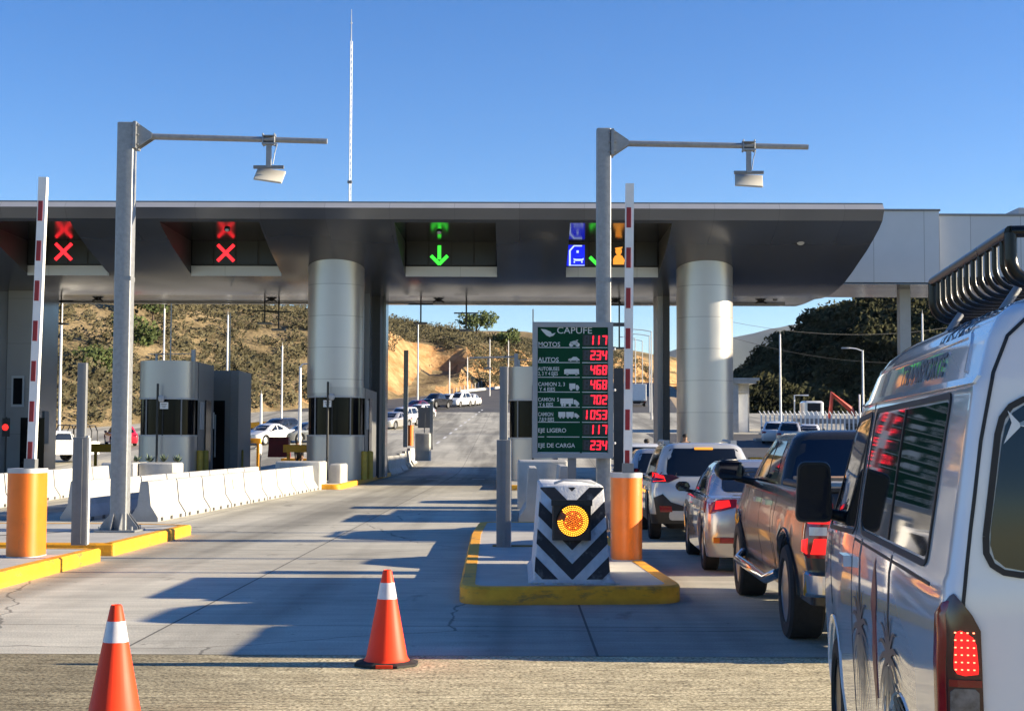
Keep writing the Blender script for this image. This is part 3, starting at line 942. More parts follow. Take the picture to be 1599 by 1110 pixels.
for a, b_ in niches:
    nb2 = MB()
    nb2.add([(a, nt_[0] - Y1, nt_[1]), (b_, nt_[0] - Y1, nt_[1]), (b_, Yb - Y1, nt_[1]), (a, Yb - Y1, nt_[1])], [(0, 1, 2, 3)])
    for x in (a, b_):
        nb2.add([(x, p[0] - Y1, p[1]) for p in mid] + [(x, Yb - Y1, nb_[1]), (x, Yb - Y1, nt_[1])], [tuple(range(len(mid) + 2))], 1)
    nb2.add([(a, Yb - Y1, nt_[1]), (b_, Yb - Y1, nt_[1]), (b_, Yb - Y1, nb_[1]), (a, Yb - Y1, nb_[1])], [(0, 1, 2, 3)])
    nb2.build("recess", [M_nich, M_cheek], can)
    sl_ = MB(); zt = zc(417, Yb - .06); sl_.bbox(a + .02, b_ - .02, nb_[0] - .05 - Y1, Yb - Y1 - .004, nb_[1] - .06, zt)
    sl_.build("sill", M_fascia, can)
for px, py, k in ((1250, 377, 1.0), (686, 361, .55), (355, 357, .55), (205, 355, .5), (1112, 466, .5), (1210, 466, .5)):
    a_ = zprof_at(py) or prof[-1]
    p = P(px, py, a_[0])
    d_ = MB(); d_.lathe([(.20 * k, -.10), (.20 * k, .0), (.15 * k, .01)], (0, 0, 0), 'Z', 20)
    d_.lathe([(.11 * k, -.14), (.14 * k, -.105)], (0, 0, 0), 'Z', 20, 1)
    o = d_.build("downlight", [M_black, M_lgrey], can, 40, (p.x, p.y - Y1, p.z + .03))
    o.rotation_euler = (-.5, 0, 0)

# round columns
def column(label, px, R_, ztop=9.2, z0=.17):
    p = P(px, 560, 58.0)
    mb = MB(); mb.lathe([(R_, z0), (R_, ztop)], (0, 0, 0), 'Z', 64)
    o = mb.build("round_column", M_column, None, 40, (p.x, 58.0, 0))
    return tag(o, label, "column", "round canopy columns"), p.x
RC = 1.10
cA, xA = column("silver round column standing over the booth with dark windows", 524, RC, z0=4.52 - 1.0)
cB, xB = column("silver round column right of the tariff sign with a sunlit strip", 1100.5, RC)
cC, xC = column("silver round column above the leftmost lanes", -95, RC)
# rectangular piers behind them
def pier(label, pxa, pxb, Y, dy, ztop, m, z0=.1, name="canopy_pier"):
    a, b_ = P(pxa, 600, Y), P(pxb, 600, Y)
    t = thing(name, label, "pier", ((a.x + b_.x) / 2, Y, 0), group="flat canopy piers behind the columns")
    hw = (b_.x - a.x) / 2
    mb = MB(); mb.bbox(-hw, hw, 0, dy, z0, ztop)
    mb.build("cladding", m, t)
    return t, hw
M_pierb = seam_mat("blue_grey_cladding", (.30, .32, .35), .22, .7, 0, 0, 0, var=.04)
t, hw = pier("dark steel pier edged with lighter cladding right of the booth column", 577, 593, 64, 2.2, 8.2, M_dgrey, .1)
t, hw = pier("tall pale narrow pier just right of the booth column", 567.5, 576.5, 62.5, 1.2, 8.2, M_pierb)
t, hw = pier("outer pale pier strip beside the dark steel pier", 593.5, 602, 65.5, 1.2, 8.2, M_pierb)
t, hw = pier("dark pier left of the right round column", 1036, 1046, 63, 2.0, 8.2, M_dgrey)
t, hw = pier("pale pier at the far left of the right round column", 1027, 1035.5, 63.2, 2.0, 8.2, M_lgrey)
t, hw = pier("wide panelled pier with a small window and blue grey side at the left edge", 10, 58, 62, 2.6, 8.2, M_pier)
mb = MB(); mb.bbox(hw + .002, hw + .03, .01, 2.59, .1, 8.19); mb.build("side_cladding", M_pierb, t)
mb = MB(); mb.bbox(hw + .031, hw + .09, .8, 1.4, 1.5, 2.9); mb.build("cabinet", M_steel, t)
mb = MB(); mb.bbox(-.42, .12, -.05, .0, 3.05, 4.35, 0); mb.build("window_frame", M_lgrey, t)
mb = MB(); mb.bbox(-.34, .04, -.06, -.051, 3.15, 4.25, 0); mb.build("window_pane", M_glassd, t)
mb = MB(); mb.bbox(.0, 1.0, -.04, -.002, .25, 2.6, 0); mb.build("door", M_glassd, t)
mb = MB(); mb.bbox(.38, .46, -.06, -.041, 1.1, 2.5, 0); mb.build("handle", M_lgrey, t)
t, hw = pier("blue grey pier wall at the picture's left edge", -60, 9.5, 62.2, 5, 8.2, M_pierb)

# the bridge building to the right
br = thing("bridge_building", "grey panel clad overhead bridge building joining the canopy on the right", "building", (0, 62, 0))
def brseg(pa_, pb_, pyt, pyb, Y, nm="wall"):
    a, b_ = P(pa_, 400, Y).x, P(pb_, 400, Y).x
    mb = MB(); mb.bbox(a, b_, Y - 62, Y - 62 + 6, zc(pyb, Y), zc(pyt, Y))
    mb.build(nm, M_bridge, br)
    m2 = MB(); m2.bbox(a - .05, b_ + .05, Y - 62 - .06, Y - 62 + .1, zc(pyt, Y) + .003, zc(pyt, Y) + .09)
    m2.build("parapet_trim", M_steel, br)
brseg(1255, 1467, 328, 439, 64)
brseg(1467.5, 2300, 335, 440, 64.6)
mb = MB(); zz = zc(440, 64)
mb.bbox(P(1255, 400, 64).x + .1, P(2300, 400, 64).x - .1, 2.05, 7.9, zz - .05, zz - .005)
mb.build("soffit", M_soffit, br)
a, b_ = P(1405, 480, 66).x, P(1422, 480, 66).x
mb = MB(); mb.bbox(a, b_, 4, 4.5, -.5, zz - .052); mb.build("pillar", M_lgrey, br)
mb = MB(); mb.bbox(a + 9, b_ + 9, 4, 4.5, -.5, zz - .052); mb.build("pillar", M_lgrey, br)
mb = MB(); mb.bbox(P(1590, 300, 66).x, P(1700, 300, 66).x, 4, 8, zc(335, 64) + .1, zc(322, 66))
mb.build("roof_box", M_lgrey, br)

# unseen building added where the bridge leads, to shade the lanes and booths
t = thing("shade_building", "unseen grey building added past the overhead bridge to shade the lanes", "building", (32, 57, 0))
mb = MB(); mb.bbox(0, 16, 0, 27, -.1, 11.6); mb.build("wall", M_bridge, t)
mb = MB(); mb.bbox(-.2, 16.2, -.2, 27.2, 11.602, 11.8); mb.build("roof", M_steel, t)
for k in range(5):
    mb = MB(); mb.bbox(-.04, -.002, 2 + k * 5, 5 + k * 5, 1.2, 3.2); mb.build("window", M_glassd, t)

# ------------------------------------------------------------------ toll booths
def booth(label, px, Y, rad, ztop, zw0, zw1, depth, notice=None, roofbits=False, noticex=0.0, ysc=.75):
    p = P(px, 640, Y)
    t = thing("toll_booth", label, "toll booth", (p.x, Y, .17), group="round fronted toll booths")
    def ring(r, z, d=depth, n_=24):
        a = [(r * math.cos(R(180 + 180 * k / n_)), r * math.sin(R(180 + 180 * k / n_)) * ysc, z) for k in range(n_ + 1)]
        return a + [(r, d, z), (-r, d, z)]
    mb = MB(); mb.loft([ring(rad, 0), ring(rad, zw0)]); mb.loft([ring(rad, zw1), ring(rad, ztop)])
    mb.build("wall", M_booth, t, 40)
    mb = MB(); mb.loft([ring(rad - .05, zw0 + .002), ring(rad - .05, zw1 - .002)], cap=False); 
    mb.build("window_band", M_glassd, t, 40)
    for zz in (zw0, zw1):
        m3 = MB(); m3.loft([ring(rad + .012, zz - .035), ring(rad + .012, zz + .03)]); m3.build("window_frame", M_lgrey, t, 40)
    for xx in (-.62, .0, .62):
        m3 = MB(); yy = -math.sqrt(max(0, 1 - (xx) ** 2)) * rad * ysc
        m3.box((xx * rad, yy + .02, (zw0 + zw1) / 2), (.05, .06, zw1 - zw0 - .01))
        m3.build("mullion", M_steel if xx else M_black, t)
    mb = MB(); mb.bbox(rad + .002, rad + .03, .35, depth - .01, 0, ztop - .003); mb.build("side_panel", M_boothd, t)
    mb = MB(); mb.bbox(rad + .031, rad + .09, .6, 1.15, zw0 + .25, zw1 - .1); mb.build("control_box", M_lgrey, t)
    mb = MB(); mb.bbox(rad + .031, rad + .07, 1.6, 2.6, .1, zw1); mb.build("service_window", M_glassd, t)
    if notice:
        mb = MB(); xx = noticex; yy = -math.sqrt(max(0, 1 - (xx / rad) ** 2)) * rad * ysc - .012
        mb.box((xx, yy, zw1 - .28), (.32, .008, .26), 0)
        for k in range(3):
            mb.box((xx, yy - .006, zw1 - .22 - .06 * k), (.22 - .05 * k, .004, .022), 1)
        mb.build("paper_notice", [M_wpaint, M_steel], t)
    # thin dark pole with a small camera in front
    mb = MB(); yy = -rad * ysc - .35
    mb.cyl((-.12 if notice else 0, yy, -.1), (-.12 if notice else 0, yy, zw1 + .55), .045, n=10)
    mb.sphere((.02 if notice else .1, yy, zw1 - .02), .16, 10, 1, (.8, .6, 1))
    mb.build("camera_post", [M_black, M_lgrey], t, 40)
    if roofbits:
        mb = MB()
        for xx, r_, h_ in ((-.55, .05, .28), (.0, .025, 2.3), (.9, .09, .48)):
            mb.cyl((xx, .3, ztop + .001), (xx, .3, ztop + h_), r_, n=10)
        mb.tube([(-.9, .3, ztop + .30), (1.0, .3, ztop + .33)], .015, 6)
        mb.build("roof_antenna", M_lgrey, t, 40)
    return t
z0i = .17
tA = booth("round fronted toll booth with dark windows under the silver column beside the open lane", 524, 58.0, 1.103, zc(605, 57) - z0i - .0, zc(681, 57) - z0i, zc(620, 57) - z0i, 5.0, True, noticex=-.18, ysc=1.0)
tB = booth("left toll booth with a paper notice and antennas on its flat roof", 262, 57.6, 1.09, zc(565, 57) - z0i, zc(682, 57) - z0i, zc(624, 57) - z0i, 3.2, True, True, noticex=.05)
tC = booth("toll booth half hidden behind the green tariff sign", 832, 57.6, .95, zc(572, 57) - z0i, zc(684, 57) - z0i, zc(624, 57) - z0i, 3.2, None, True)
# the square cabin behind the left booth
p0, p1 = P(326, 640, 63), P(372, 640, 63)
t = thing("square_cabin", "square grey cabin with a glazed door behind the left toll booth", "cabin", (p0.x, 63, .17))
W = p1.x - p0.x; zt = zc(580, 63) - .17
mb = MB(); mb.bbox(0, W * .72, 0, 3, 0, zt); mb.build("wall", M_boothd, t)
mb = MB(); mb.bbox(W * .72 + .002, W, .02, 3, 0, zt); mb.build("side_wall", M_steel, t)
mb = MB(); mb.bbox(.0, W * .55, -.05, -.002, 0, zc(627, 63) - .17); mb.build("door", M_glassd, t)
mb = MB(); mb.bbox(.22 * W, .26 * W, -.08, -.051, .8, 2.6); mb.build("handle", M_lgrey, t)
mb = MB(); mb.bbox(.02 * W, .2 * W, -.06, -.0505, 2.0, 2.7); mb.build("paper_notice", M_wpaint, t)
mb = MB(); mb.cyl((W * .62, .4, zt), (W * .62, .4, zt + 2.5), .03, n=8); mb.build("roof_antenna", M_wpaint, t, 40)
# olive bollards by the booths
M_oliv = mat("bollard_yellow", (.38, .27, .03), .6, var=.2, scale=6)
bl = []
for px, Y, lb in ((568, 57.8, "yellow bollard at the corner of the round booth, left one"), (577, 58.4, "yellow bollard at the corner of the round booth, right one"),
                  (311, 58, "yellow bollard beside the left booth, left one"), (320, 59, "yellow bollard beside the left booth, right one"), (375, 64, "dark yellow bollard at the square cabin's corner"),
                  (505, 61, None)):
    if lb is None: continue
    p = P(px, 740, Y)
    o = MB().lathe([(.14, 0), (.14, 1.05), (.12, 1.10), (.0001, 1.12)], (0, 0, 0), 'Z', 16).build("bollard", M_oliv, None, 40, (p.x, Y, .17))
    tag(o, lb, "bollard", "yellow bollards by the booths")
# red lamps
M_redlamp = emis("red_lamp", (1.0, .02, .015), .8)
for px, py, Y, lb in ((8, 667, 60, "glowing red lane lamp at the left picture edge"), (323, 663, 61, "small glowing red lamp at the square cabin's door")):
    p = P(px, py, Y)
    t = thing("signal_lamp", lb, "lamp", (p.x, Y, .17), group="small red lamps at the closed lanes")
    mb = MB(); mb.cyl((0, .1, 0), (0, .1, p.z + .25), .04, n=8); mb.box((0, .1, p.z - .17), (.26, .16, .75)); mb.build("post", M_black, t)
    mb = MB(); mb.lathe([(.13, -.02), (.13, .0), (.05, .012)], (0, 0, 0), 'Y', 18)
    mb.xf(Matrix.Rotation(math.pi, 4, 'Z')); o = mb.build("lens", M_redlamp, t, 40, (0, .015, p.z - .17))
# yellow crash rails and plastic barriers
def rail(label, pa_, pb_, py0, py1, Y):
    a, b_ = P(pa_, py0, Y), P(pb_, py1, Y)
    t = thing("yellow_rail", label, "rail", (a.x, Y, 0), group="yellow rails across the closed lanes")
    mb = MB(); mb.bbox(0, b_.x - a.x, 0, .25, b_.z, a.z, 0, .03); mb.build("beam", M_yel, t, 40)
    for f in (.15, .85):
        mb = MB(); x = (b_.x - a.x) * f; mb.bbox(x - .06, x + .06, .06, .18, 0, b_.z - .002); mb.build("leg", M_yel, t)
rail("yellow rail in front of the round booth's left side", 442, 495, 694, 706, 60)
rail("yellow rail across the second lane between the galvanised poles", 140, 196, 693, 706, 66)
rail("short yellow rail right of the square cabin", 375, 407, 684, 692, 74)
M_redpl = mat("red_plastic", (.30, .02, .02), .5, var=.2, scale=4)
a = P(418, 702, 70); b_ = P(452, 686, 70)
mb = MB(); mb.prism([(0, 0), (b_.x - a.x, 0), (b_.x - a.x - .06, .95), (.06, .95)], 'Y', 0, .45); 
tag(mb.build("plastic_barrier", M_redpl, None, None, (a.x, 70, a.z - .35)), "dark red plastic road barrier behind the yellow rail", "barrier")
# raised barrier at the exit of the booth column
p = P(586, 700, 66)
t = thing("exit_barrier", "thin raised exit barrier arm behind the round booth", "barrier gate", (p.x, 66, .17))
mb = MB()
for k in range(10):
    mb.bbox(-.05, .05, -.04, .04, 1.2 + k * .28, 1.2 + (k + 1) * .28 - .001, k % 2)
mb.build("barrier_arm", [M_steel, M_black], t)
mb = MB(); mb.bbox(-.2, .2, -.2, .2, 0, 1.199, 0, .04); mb.build("cabinet", M_black, t, 40)
# orange bin / barrier cabinet beyond and tall plain post, sign board at the exit
p = P(640, 686, 76)
mb = MB(); mb.lathe([(.18, 0), (.18, 1.0), (.19, 1.0), (.19, 1.06)], (0, 0, 0), 'Z', 16)
tag(mb.build("exit_cabinet", M_orange, None, 40, (p.x, 76, P(640, 693, 76).z - .1)), "small orange barrier cabinet on the exit side beyond the booth", "cabinet")
def post(name, label, px, pyt, pyb, Y, wid, m, cat="post", group=None):
    a, b_ = P(px, pyt, Y), P(px, pyb, Y)
    mb = MB(); mb.bbox(-wid / 2, wid / 2, -wid / 2, wid / 2, 0, a.z - b_.z)
    return tag(mb.build(name, m, None, None, (b_.x, Y, b_.z)), label, cat, group)
post("steel_post", "tall plain galvanised post on the exit side beyond the booth", 633, 547, 698, 75, .22, M_galv)
p = P(663, 660, 84)
t = thing("sign_board", "grey back of a rectangular sign board on a post beyond the booth", "sign", (p.x, 84, P(663, 680, 84).z))
mb = MB(); h0 = 0; mb.bbox(-.38, .38, 0, .04, P(663, 668, 84).z - t.location.z, P(663, 636, 84).z - t.location.z); mb.build("board", M_steel, t)
mb = MB(); mb.bbox(-.03, .03, -.06, -.002, -.6, P(663, 645, 84).z - t.location.z); mb.build("post", M_steel, t)
post("steel_post", "grey steel post right of the sign board's back", 673.5, 630, 702, 83, .18, M_galv)
# rumble markings: dashed white lines up the exit road and across the lane
M_mark = mat("road_paint", (.62, .61, .58), .7, var=.2, scale=6)
def dash(name, pts, y_len, wid, label):
    mb = MB()
    for x, y in pts:
        mb.add([(x - wid / 2, y, zr(y) + .006), (x + wid / 2, y, zr(y) + .006), (x + wid / 2 + .02, y + y_len, zr(y + y_len) + .006), (x - wid / 2 + .02, y + y_len, zr(y + y_len) + .006)], [(0, 1, 2, 3)])
    o = mb.build(name, M_mark); o['kind'] = 'structure'; o['label'] = label
def onroad(px, py):
    r = ray(px, py)
    lo, hi = 60, 400
    f = lambda Y: CAM.z + r.z * Y / r.y - zr(Y)
    prev = f(70)
    for k in range(1, 700):
        Y = 70 + k * .5
        if f(Y) < 0: break
    return Vector((r.x * Y / r.y, Y))
A_, B_ = onroad(682, 693), onroad(752, 641)
dash("lane_markings", [(A_.x + (B_.x - A_.x) * f, A_.y + (B_.y - A_.y) * f) for f in [k / 10 for k in range(11)]], 3.2, .2, "dashed white lane line climbing the exit road")
mb = MB()
for k in range(7):
    x = P(612, 743, 60).x + k * 1.02
    mb.add([(x, 65.5, .006), (x + .55, 65.5, .006), (x + .55, 66.4, .006), (x, 66.4, .006)], [(0, 1, 2, 3)])
o = mb.build("lane_markings", M_mark); o['kind'] = 'structure'; o['label'] = "pale blocks painted across the lane under the canopy"

# ------------------------------------------------------------------ hanging reader frames and cameras under the canopy
hang = [(95, 455, 507, 470, "hanging antenna left of the left galvanised pole"), (413, 440, 506, 486, "hanging antenna further left of the two before the round column"), (435, 450, 516, 487, "hanging antenna close to the round column's left side"),
        (657, 440, 506, 475, "hanging antenna right of the round booth column"), (728, 445, 517, 489, "hanging antenna before the ridge trees"), (967, 440, 545, 476, "hanging antenna behind the striped barrier arm")]
for px, pt, pb_, pc, lb in hang:
    Y = 66.0
    a = P(px, pb_, Y); c_ = P(px, pc, Y)
    t = thing("hanging_antenna", "dark " + lb, "antenna", (a.x, Y, a.z), group="lane antennas hanging from the canopy")
    top = zl - a.z
    mb = MB(); mb.cyl((0, 0, .08), (0, 0, top), .035, n=8); mb.build("rod", M_dgrey, t, 40)
    mb = MB(); mb.bbox(-.55, .55, -.03, .03, c_.z - a.z - .03, c_.z - a.z + .03); mb.build("crossbar", M_dgrey, t)
    mb = MB(); mb.bbox(-.30, .30, -.22, .22, 0, .075, 0, .02); mb.build("panel", M_steel, t, 40)
for px, lb in ((153, "left of the left galvanised pole"), (424, "before the round column"), (685, "above the exit road"), (961, "behind the tall galvanised pole"), (1188, "right of the right round column")):
    p = P(px, 464, yl)
    t = thing("ceiling_camera", "small black four armed camera under the canopy " + lb, "camera", (p.x, yl, zl), group="black cameras under the canopy edge")
    mb = MB(); mb.sphere((0, 0, -.08), .13, 10, 0, (1, 1, .8)); mb.build("dome", M_black, t, 40)
    for s in (-1, 1):
        for u in (-1, 1):
            mb = MB(); mb.box((s * .16, 0, -.08 + u * .06), (.2, .1, .07), 0, Matrix.Rotation(-s * u * .5, 3, 'Y'))
            mb.build("arm", M_black, t)
# ------------------------------------------------------------------ gantry poles with tag readers
def gantry(label, pxl, pxr, py_base, z_base, pyt, arm_y0, arm_px1, arm_y1, rd_px, rd_tilt, Y=None):
    if Y is None: Y = G((pxl + pxr) / 2, py_base, z_base).y
    cx = P((pxl + pxr) / 2, py_base, Y).x
    wd = (pxr - pxl) * Y / FPX
    t = thing("gantry_pole", label, "reader gantry", (cx, Y, z_base), group="galvanised tag reader gantries")
    zt = P(pxl, pyt, Y).z - z_base
    mb = MB(); mb.bbox(-wd / 2, wd / 2, -wd / 2, wd / 2, .03, zt, 0, .018); mb.build("pole", M_galv, t, 40)
    mb = MB(); mb.bbox(-wd / 2 - .004, wd / 2 + .004, -wd / 2 - .004, wd / 2 + .004, zt - 2.62, zt - 2.55); mb.build("weld_band", M_galv, t)
    mb = MB(); mb.bbox(-.33, .33, -.33, .33, 0, .03)
    for s in (-1, 1):
        for o_ in (-.07, .07):
            mb.prism([(s * (wd / 2 + .001), .031), (s * .31, .031), (s * .31, .07), (s * (wd / 2 + .001), .30)], 'Y', o_ - .008, o_ + .008)
            mb.prism([(s * (wd / 2 + .001), .031), (s * .31, .031), (s * .31, .07), (s * (wd / 2 + .001), .30)], 'X', o_ - .008, o_ + .008)
    for sx in (-.26, .26):
        for sy in (-.26, .26):
            mb.cyl((sx, sy, .03), (sx, sy, .09), .02, n=8)
    mb.build("base_plate", M_galv, t)
    za = P(pxr, arm_y0, Y).z - z_base
    e = P(arm_px1, arm_y1, Y); ze = e.z - z_base; L = e.x - cx
    # flange
    mb = MB(); mb.bbox(wd / 2 + .001, wd / 2 + .03, -.17, .17, za - .22, za + .22)
    mb.bbox(wd / 2 + .031, wd / 2 + .05, -.17, .17, za - .22, za + .22)
    for o_ in (-.09, .0, .09):
        mb.prism([(wd / 2 + .051, za - .21), (wd / 2 + .051, za + .21), (wd / 2 + .30, za + .04), (wd / 2 + .30, za - .04)], 'Y', o_ - .006, o_ + .006)
    for zz in (-.16, 0, .16):
        mb.cyl((wd / 2 - .04, -.13, za + zz), (wd / 2 + .09, -.13, za + zz), .015, n=8)
    mb.build("flange", M_galv, t)
    mb = MB(); mb.tube([(wd / 2 + .052, 0, za), (L * .55, 0, za + (ze - za) * .5), (L, 0, ze)], [.052, .048, .045], 14); mb.build("arm", M_galv, t, 40)
    # reader
    rx = P(rd_px, 230, Y).x - cx
    zr_ = za + (ze - za) * rx / L
    rd = MB()
    rd.bbox(rx - .11, rx + .11, -.07, .07, zr_ - .085, zr_ - .055)
    rd.bbox(rx - .11, rx + .11, -.07, .07, zr_ + .055, zr_ + .07)
    for s in (-1, 1):
        rd.cyl((rx + s * .095, -.058, zr_ - .10), (rx + s * .095, -.058, zr_ + .10), .012, n=8)
        rd.cyl((rx + s * .095, .058, zr_ - .10), (rx + s * .095, .058, zr_ + .10), .012, n=8)
    rd.bbox(rx - .04, rx + .04, -.04, .04, zr_ - .46, zr_ - .086)
    rd.tube([(rx + .05, .05, zr_ - .02), (rx + .13, .05, zr_ - .06), (rx + .09, .05, zr_ - .2), (rx + .06, .045, zr_ - .4)], .008, 6)
    rd.build("reader_bracket", M_galv, t)
    tb = MB(); tb.bbox(-.25, .25, -.03, .03, -.02, .03)
    o = tb.build("reader_mount", M_steel, t, None, (rx, 0, zr_ - .46))
    M_rd = mat("reader_panel", (.47, .45, .39), .55, var=.06, scale=5)
    pn = MB(); pn.bbox(-.235, .235, -.17, .17, -.03, 0, 0, .012)
    o = pn.build("reader_panel", M_rd, t, 40, (rx + .01, .05, zr_ - .57))
    o.rotation_euler = rd_tilt
    return t
gantry("tall galvanised gantry pole on the left island with a tag reader over the closed lanes", 174, 199.5, 829, .18, 193, 213, 511, 221, 420, (R(44), R(8), 0))
gantry("tall galvanised gantry pole behind the green tariff sign with a tag reader arm", 931, 953.5, 780, .18, 202, 224, 1262, 230, 1169, (R(44), R(4), R(-4)), Y=24.9)

# ------------------------------------------------------------------ orange barrier cabinets with raised arms
def barrier_gate(label, px, pyb, wpx, pyt, tip, arm_base_px, arm_w=.105, Y=None):
    q = G(px, pyb, .18)
    Y = Y or q.y
    t = thing("barrier_gate", label, "barrier gate", (q.x, Y, .174), group="orange barrier cabinets with raised arms")
    hw = wpx * Y / FPX / 2
    H = P(px, pyt, Y).z - .174
    out = []
    dpt = .27
    for k in range(17):
        a = R(180 + 180 * k / 16); out.append((hw * math.cos(a), -.02 + .19 * math.sin(a)))
    out += [(hw, dpt), (-hw, dpt)]
    mb = MB(); mb.prism(out, 'Z', .012, H - .06); mb.build("cabinet", M_orange, t, 50)
    mb = MB(); mb.prism([(p[0] * 1.03, p[1] * 1.03) for p in out], 'Z', 0, .0115); mb.build("base_ring", M_lgrey, t, 50)
    mb = MB(); mb.prism([(p[0] * 1.02, p[1] * 1.02) for p in out], 'Z', H - .0595, H)
    mb.build("lid", M_lgrey, t, 50)
    tp = P(tip[0], tip[1], Y)
    bs = P(arm_base_px, pyt, Y)
    x0, x1 = bs.x - q.x, tp.x - q.x
    L = tp.z - .174 - H
    z0 = H + .002
    arm = MB()
    aw = arm_w
    arm.bbox(-aw / 2, aw / 2, -.045, .045, 0, L, 0)
    o = arm.build("barrier_arm", M_armw, t, None, (x0, -.02, z0))
    o.rotation_euler = (0, math.atan2(x1 - x0, L), 0)
    per = .515
    k = 0; z = L - .31
    while z > .15:
        st = MB(); st.bbox(-aw / 2 - .0 + .012, aw / 2 - .035, -.049, -.0455, max(.03, z - .26), z)
        st.build("red_stripe", M_armr, o)
        z -= per
    mb = MB(); mb.bbox(-.07, .07, -.08, .05, -.05, .12); m_ = mb.build("arm_clamp", M_steel, o)
    return t
barrier_gate("orange barrier cabinet with a raised red and white arm on the left island", 36, 868, 50, 731, (69, 278), 49.5)
barrier_gate("orange barrier cabinet with a raised red and white arm beside the chevron block", 979, 873, 47, 738, (983, 288), 980)

# ------------------------------------------------------------------ sensor posts (slim steel columns)
def sensor(label, px, pyb, pyt, pym, wpx, z=.18):
    q = G(px, pyb, z)
    t = thing("sensor_post", label, "sensor post", (q.x, q.y, z - .005), group="slim steel vehicle sensor posts")
    k = q.y / FPX
    H = P(px, pyt, q.y).z - z; hm = P(px, pym, q.y).z - z; hw = wpx * k / 2
    mb = MB(); mb.bbox(-hw, hw, -.05, .06, 0, hm, 0, .008)
    mb.bbox(-hw * .25, hw * .3, -.062, -.0505, .02, hm - .02)
    mb.build("lower_housing", M_steel, t, 40)
    mb = MB(); mb.bbox(-hw * .62, hw * .55, -.04, .05, hm + .001, H, 0, .008); mb.build("upper_housing", M_steel, t, 40)
    mb = MB(); mb.bbox(hw * .56, hw * .95, -.03, .05, hm - .0, hm + .0 + (H - hm) * .02 + .001); mb.build("cap", M_lgrey, t)
    mb = MB(); mb.bbox(hw + .001, hw + .012, -.045, .055, .01, hm - .01); mb.build("edge_trim", M_lgrey, t)
    return t
sensor("slim steel sensor post on the left island between cabinet and gantry pole", 124, 850, 566, 682, 24)
sensor("slim steel sensor post on the centre island left of the tariff sign", 786, 853, 572, 686, 22)
q = P(966, 700, 27)
mb = MB(); mb.bbox(-.09, .09, -.06, .06, 0, P(965, 575, 27).z - .18)
tag(mb.build("sensor_post", M_dgrey, None, None, (q.x, 27, .178)), "dark slim post right behind the tariff sign's edge", "sensor post", "slim steel vehicle sensor posts")

# low plate on the island by the sensor post
q = G(800, 853, .18)
mb = MB(); mb.bbox(-.28, .42, .02, .16, 0, .02); tag(mb.build("ground_plate", mat("ochre_plate", (.22, .16, .06), .7), None, None, (q.x, q.y, .176)), "small ochre cover plate at the foot of the centre sensor post", "plate")

# ------------------------------------------------------------------ chevron wedge block with the amber lamp
q0, q1 = G(834, 911, .18), G(953, 911, .18)
Yw = q0.y; Ww = q1.x - q0.x
M_wblk = mat("chevron_white", (.62, .62, .62), .7, var=.14, scale=9, bump=.3, bscale=40, col2=(.72, .72, .71), wear=.7, wearc=(.2, .2, .2), wscale=5, low=.10)
M_wdark = mat("chevron_black", (.018, .018, .022), .6, var=.4, scale=14, wear=.5, wearc=(.22, .22, .22), wscale=8)
t = thing("crash_block", "white concrete crash block with black chevrons and a round amber lamp on the island nose", "crash block", ((q0.x + q1.x) / 2, Yw, .174))
Hb = P(890, 758, Yw).z - .174
hb, ht = Ww / 2 * 1.06, Ww / 2 * .84
lean = .16                                   # front face leans back
mb = MB()
def wr(h, hw, y0):
    return [(p[0], p[1], h) for p in rrect(-hw, hw, y0, 2.6, .03, 2)]
mb.loft([wr(0, hb + .035, -.03), wr(.035, hb + .01, 0), wr(.05, hb - .02, .008), wr(Hb - .02, ht, lean), wr(Hb, ht - .02, lean + .02)])
mb.build("block", M_wblk, t, 40)
# painted chevrons, cut to the sloping front face
def face(u, v, off=.003):                    # u: -1..1 across, v: 0..1 up
    hw = (hb - .02) + (ht - hb + .02) * v
    return (u * hw, .008 + (lean - .008) * v - off, .05 + (Hb - .07) * v)
ch = MB()
def clip_poly(poly):                         # clip (x, z) polygon to the trapezoid face
    def inside(p, e): return e[0] * p[0] + e[1] * p[1] <= e[2] + 1e-9
    zt_, zb_ = Hb - .022, .052
    wl = lambda z: (hb - .022) + (ht - hb + .02) * (z - .05) / (Hb - .07)
    s_ = (ht - hb + .02) / (Hb - .07)
    edges = [(0, 1, zt_), (0, -1, -zb_), (1, -s_, hb - .022 - s_ * .05), (-1, -s_, hb - .022 - s_ * .05)]
    out = poly
    for e in edges:
        new = []
        for i in range(len(out)):
            a, b_ = out[i - 1], out[i]
            ia, ib = inside(a, e), inside(b_, e)
            if ia != ib:
                da = e[0] * a[0] + e[1] * a[1] - e[2]; db = e[0] * b_[0] + e[1] * b_[1] - e[2]
                t_ = da / (da - db); new.append((a[0] + (b_[0] - a[0]) * t_, a[1] + (b_[1] - a[1]) * t_))
            if ib: new.append(b_)
        out = new
        if not out: break
    return out
pitch, thick, slope = .305, .165, 1.0
for k in range(-3, 5):
    zc0 = .045 + k * pitch                   # z of the V's lower point
    for s in (-1, 1):
        poly = [(0, zc0), (s * 1.2, zc0 + 1.2 * slope), (s * 1.2, zc0 + 1.2 * slope + thick), (0, zc0 + thick)]
        if s < 0: poly = poly[::-1]
        c_ = clip_poly(poly)
        if len(c_) > 2:
            ch.add([(p[0], .008 + (lean - .008) * (p[1] - .05) / (Hb - .07) - .004, p[1]) for p in c_], [tuple(range(len(c_)))])
ch.build("chevrons", M_wdark, t)
# skim of broken mortar round the foot
mb = MB(); rg = random.Random(2)
for k in range(26):
    x = rg.uniform(-hb - .05, hb + .05); mb.sphere((x, -.035 + rg.uniform(-.02, .02), .008), rg.uniform(.015, .04), 6, 0, (1, .8, .6))
mb.build("mortar_crumbs", M_isl, t)
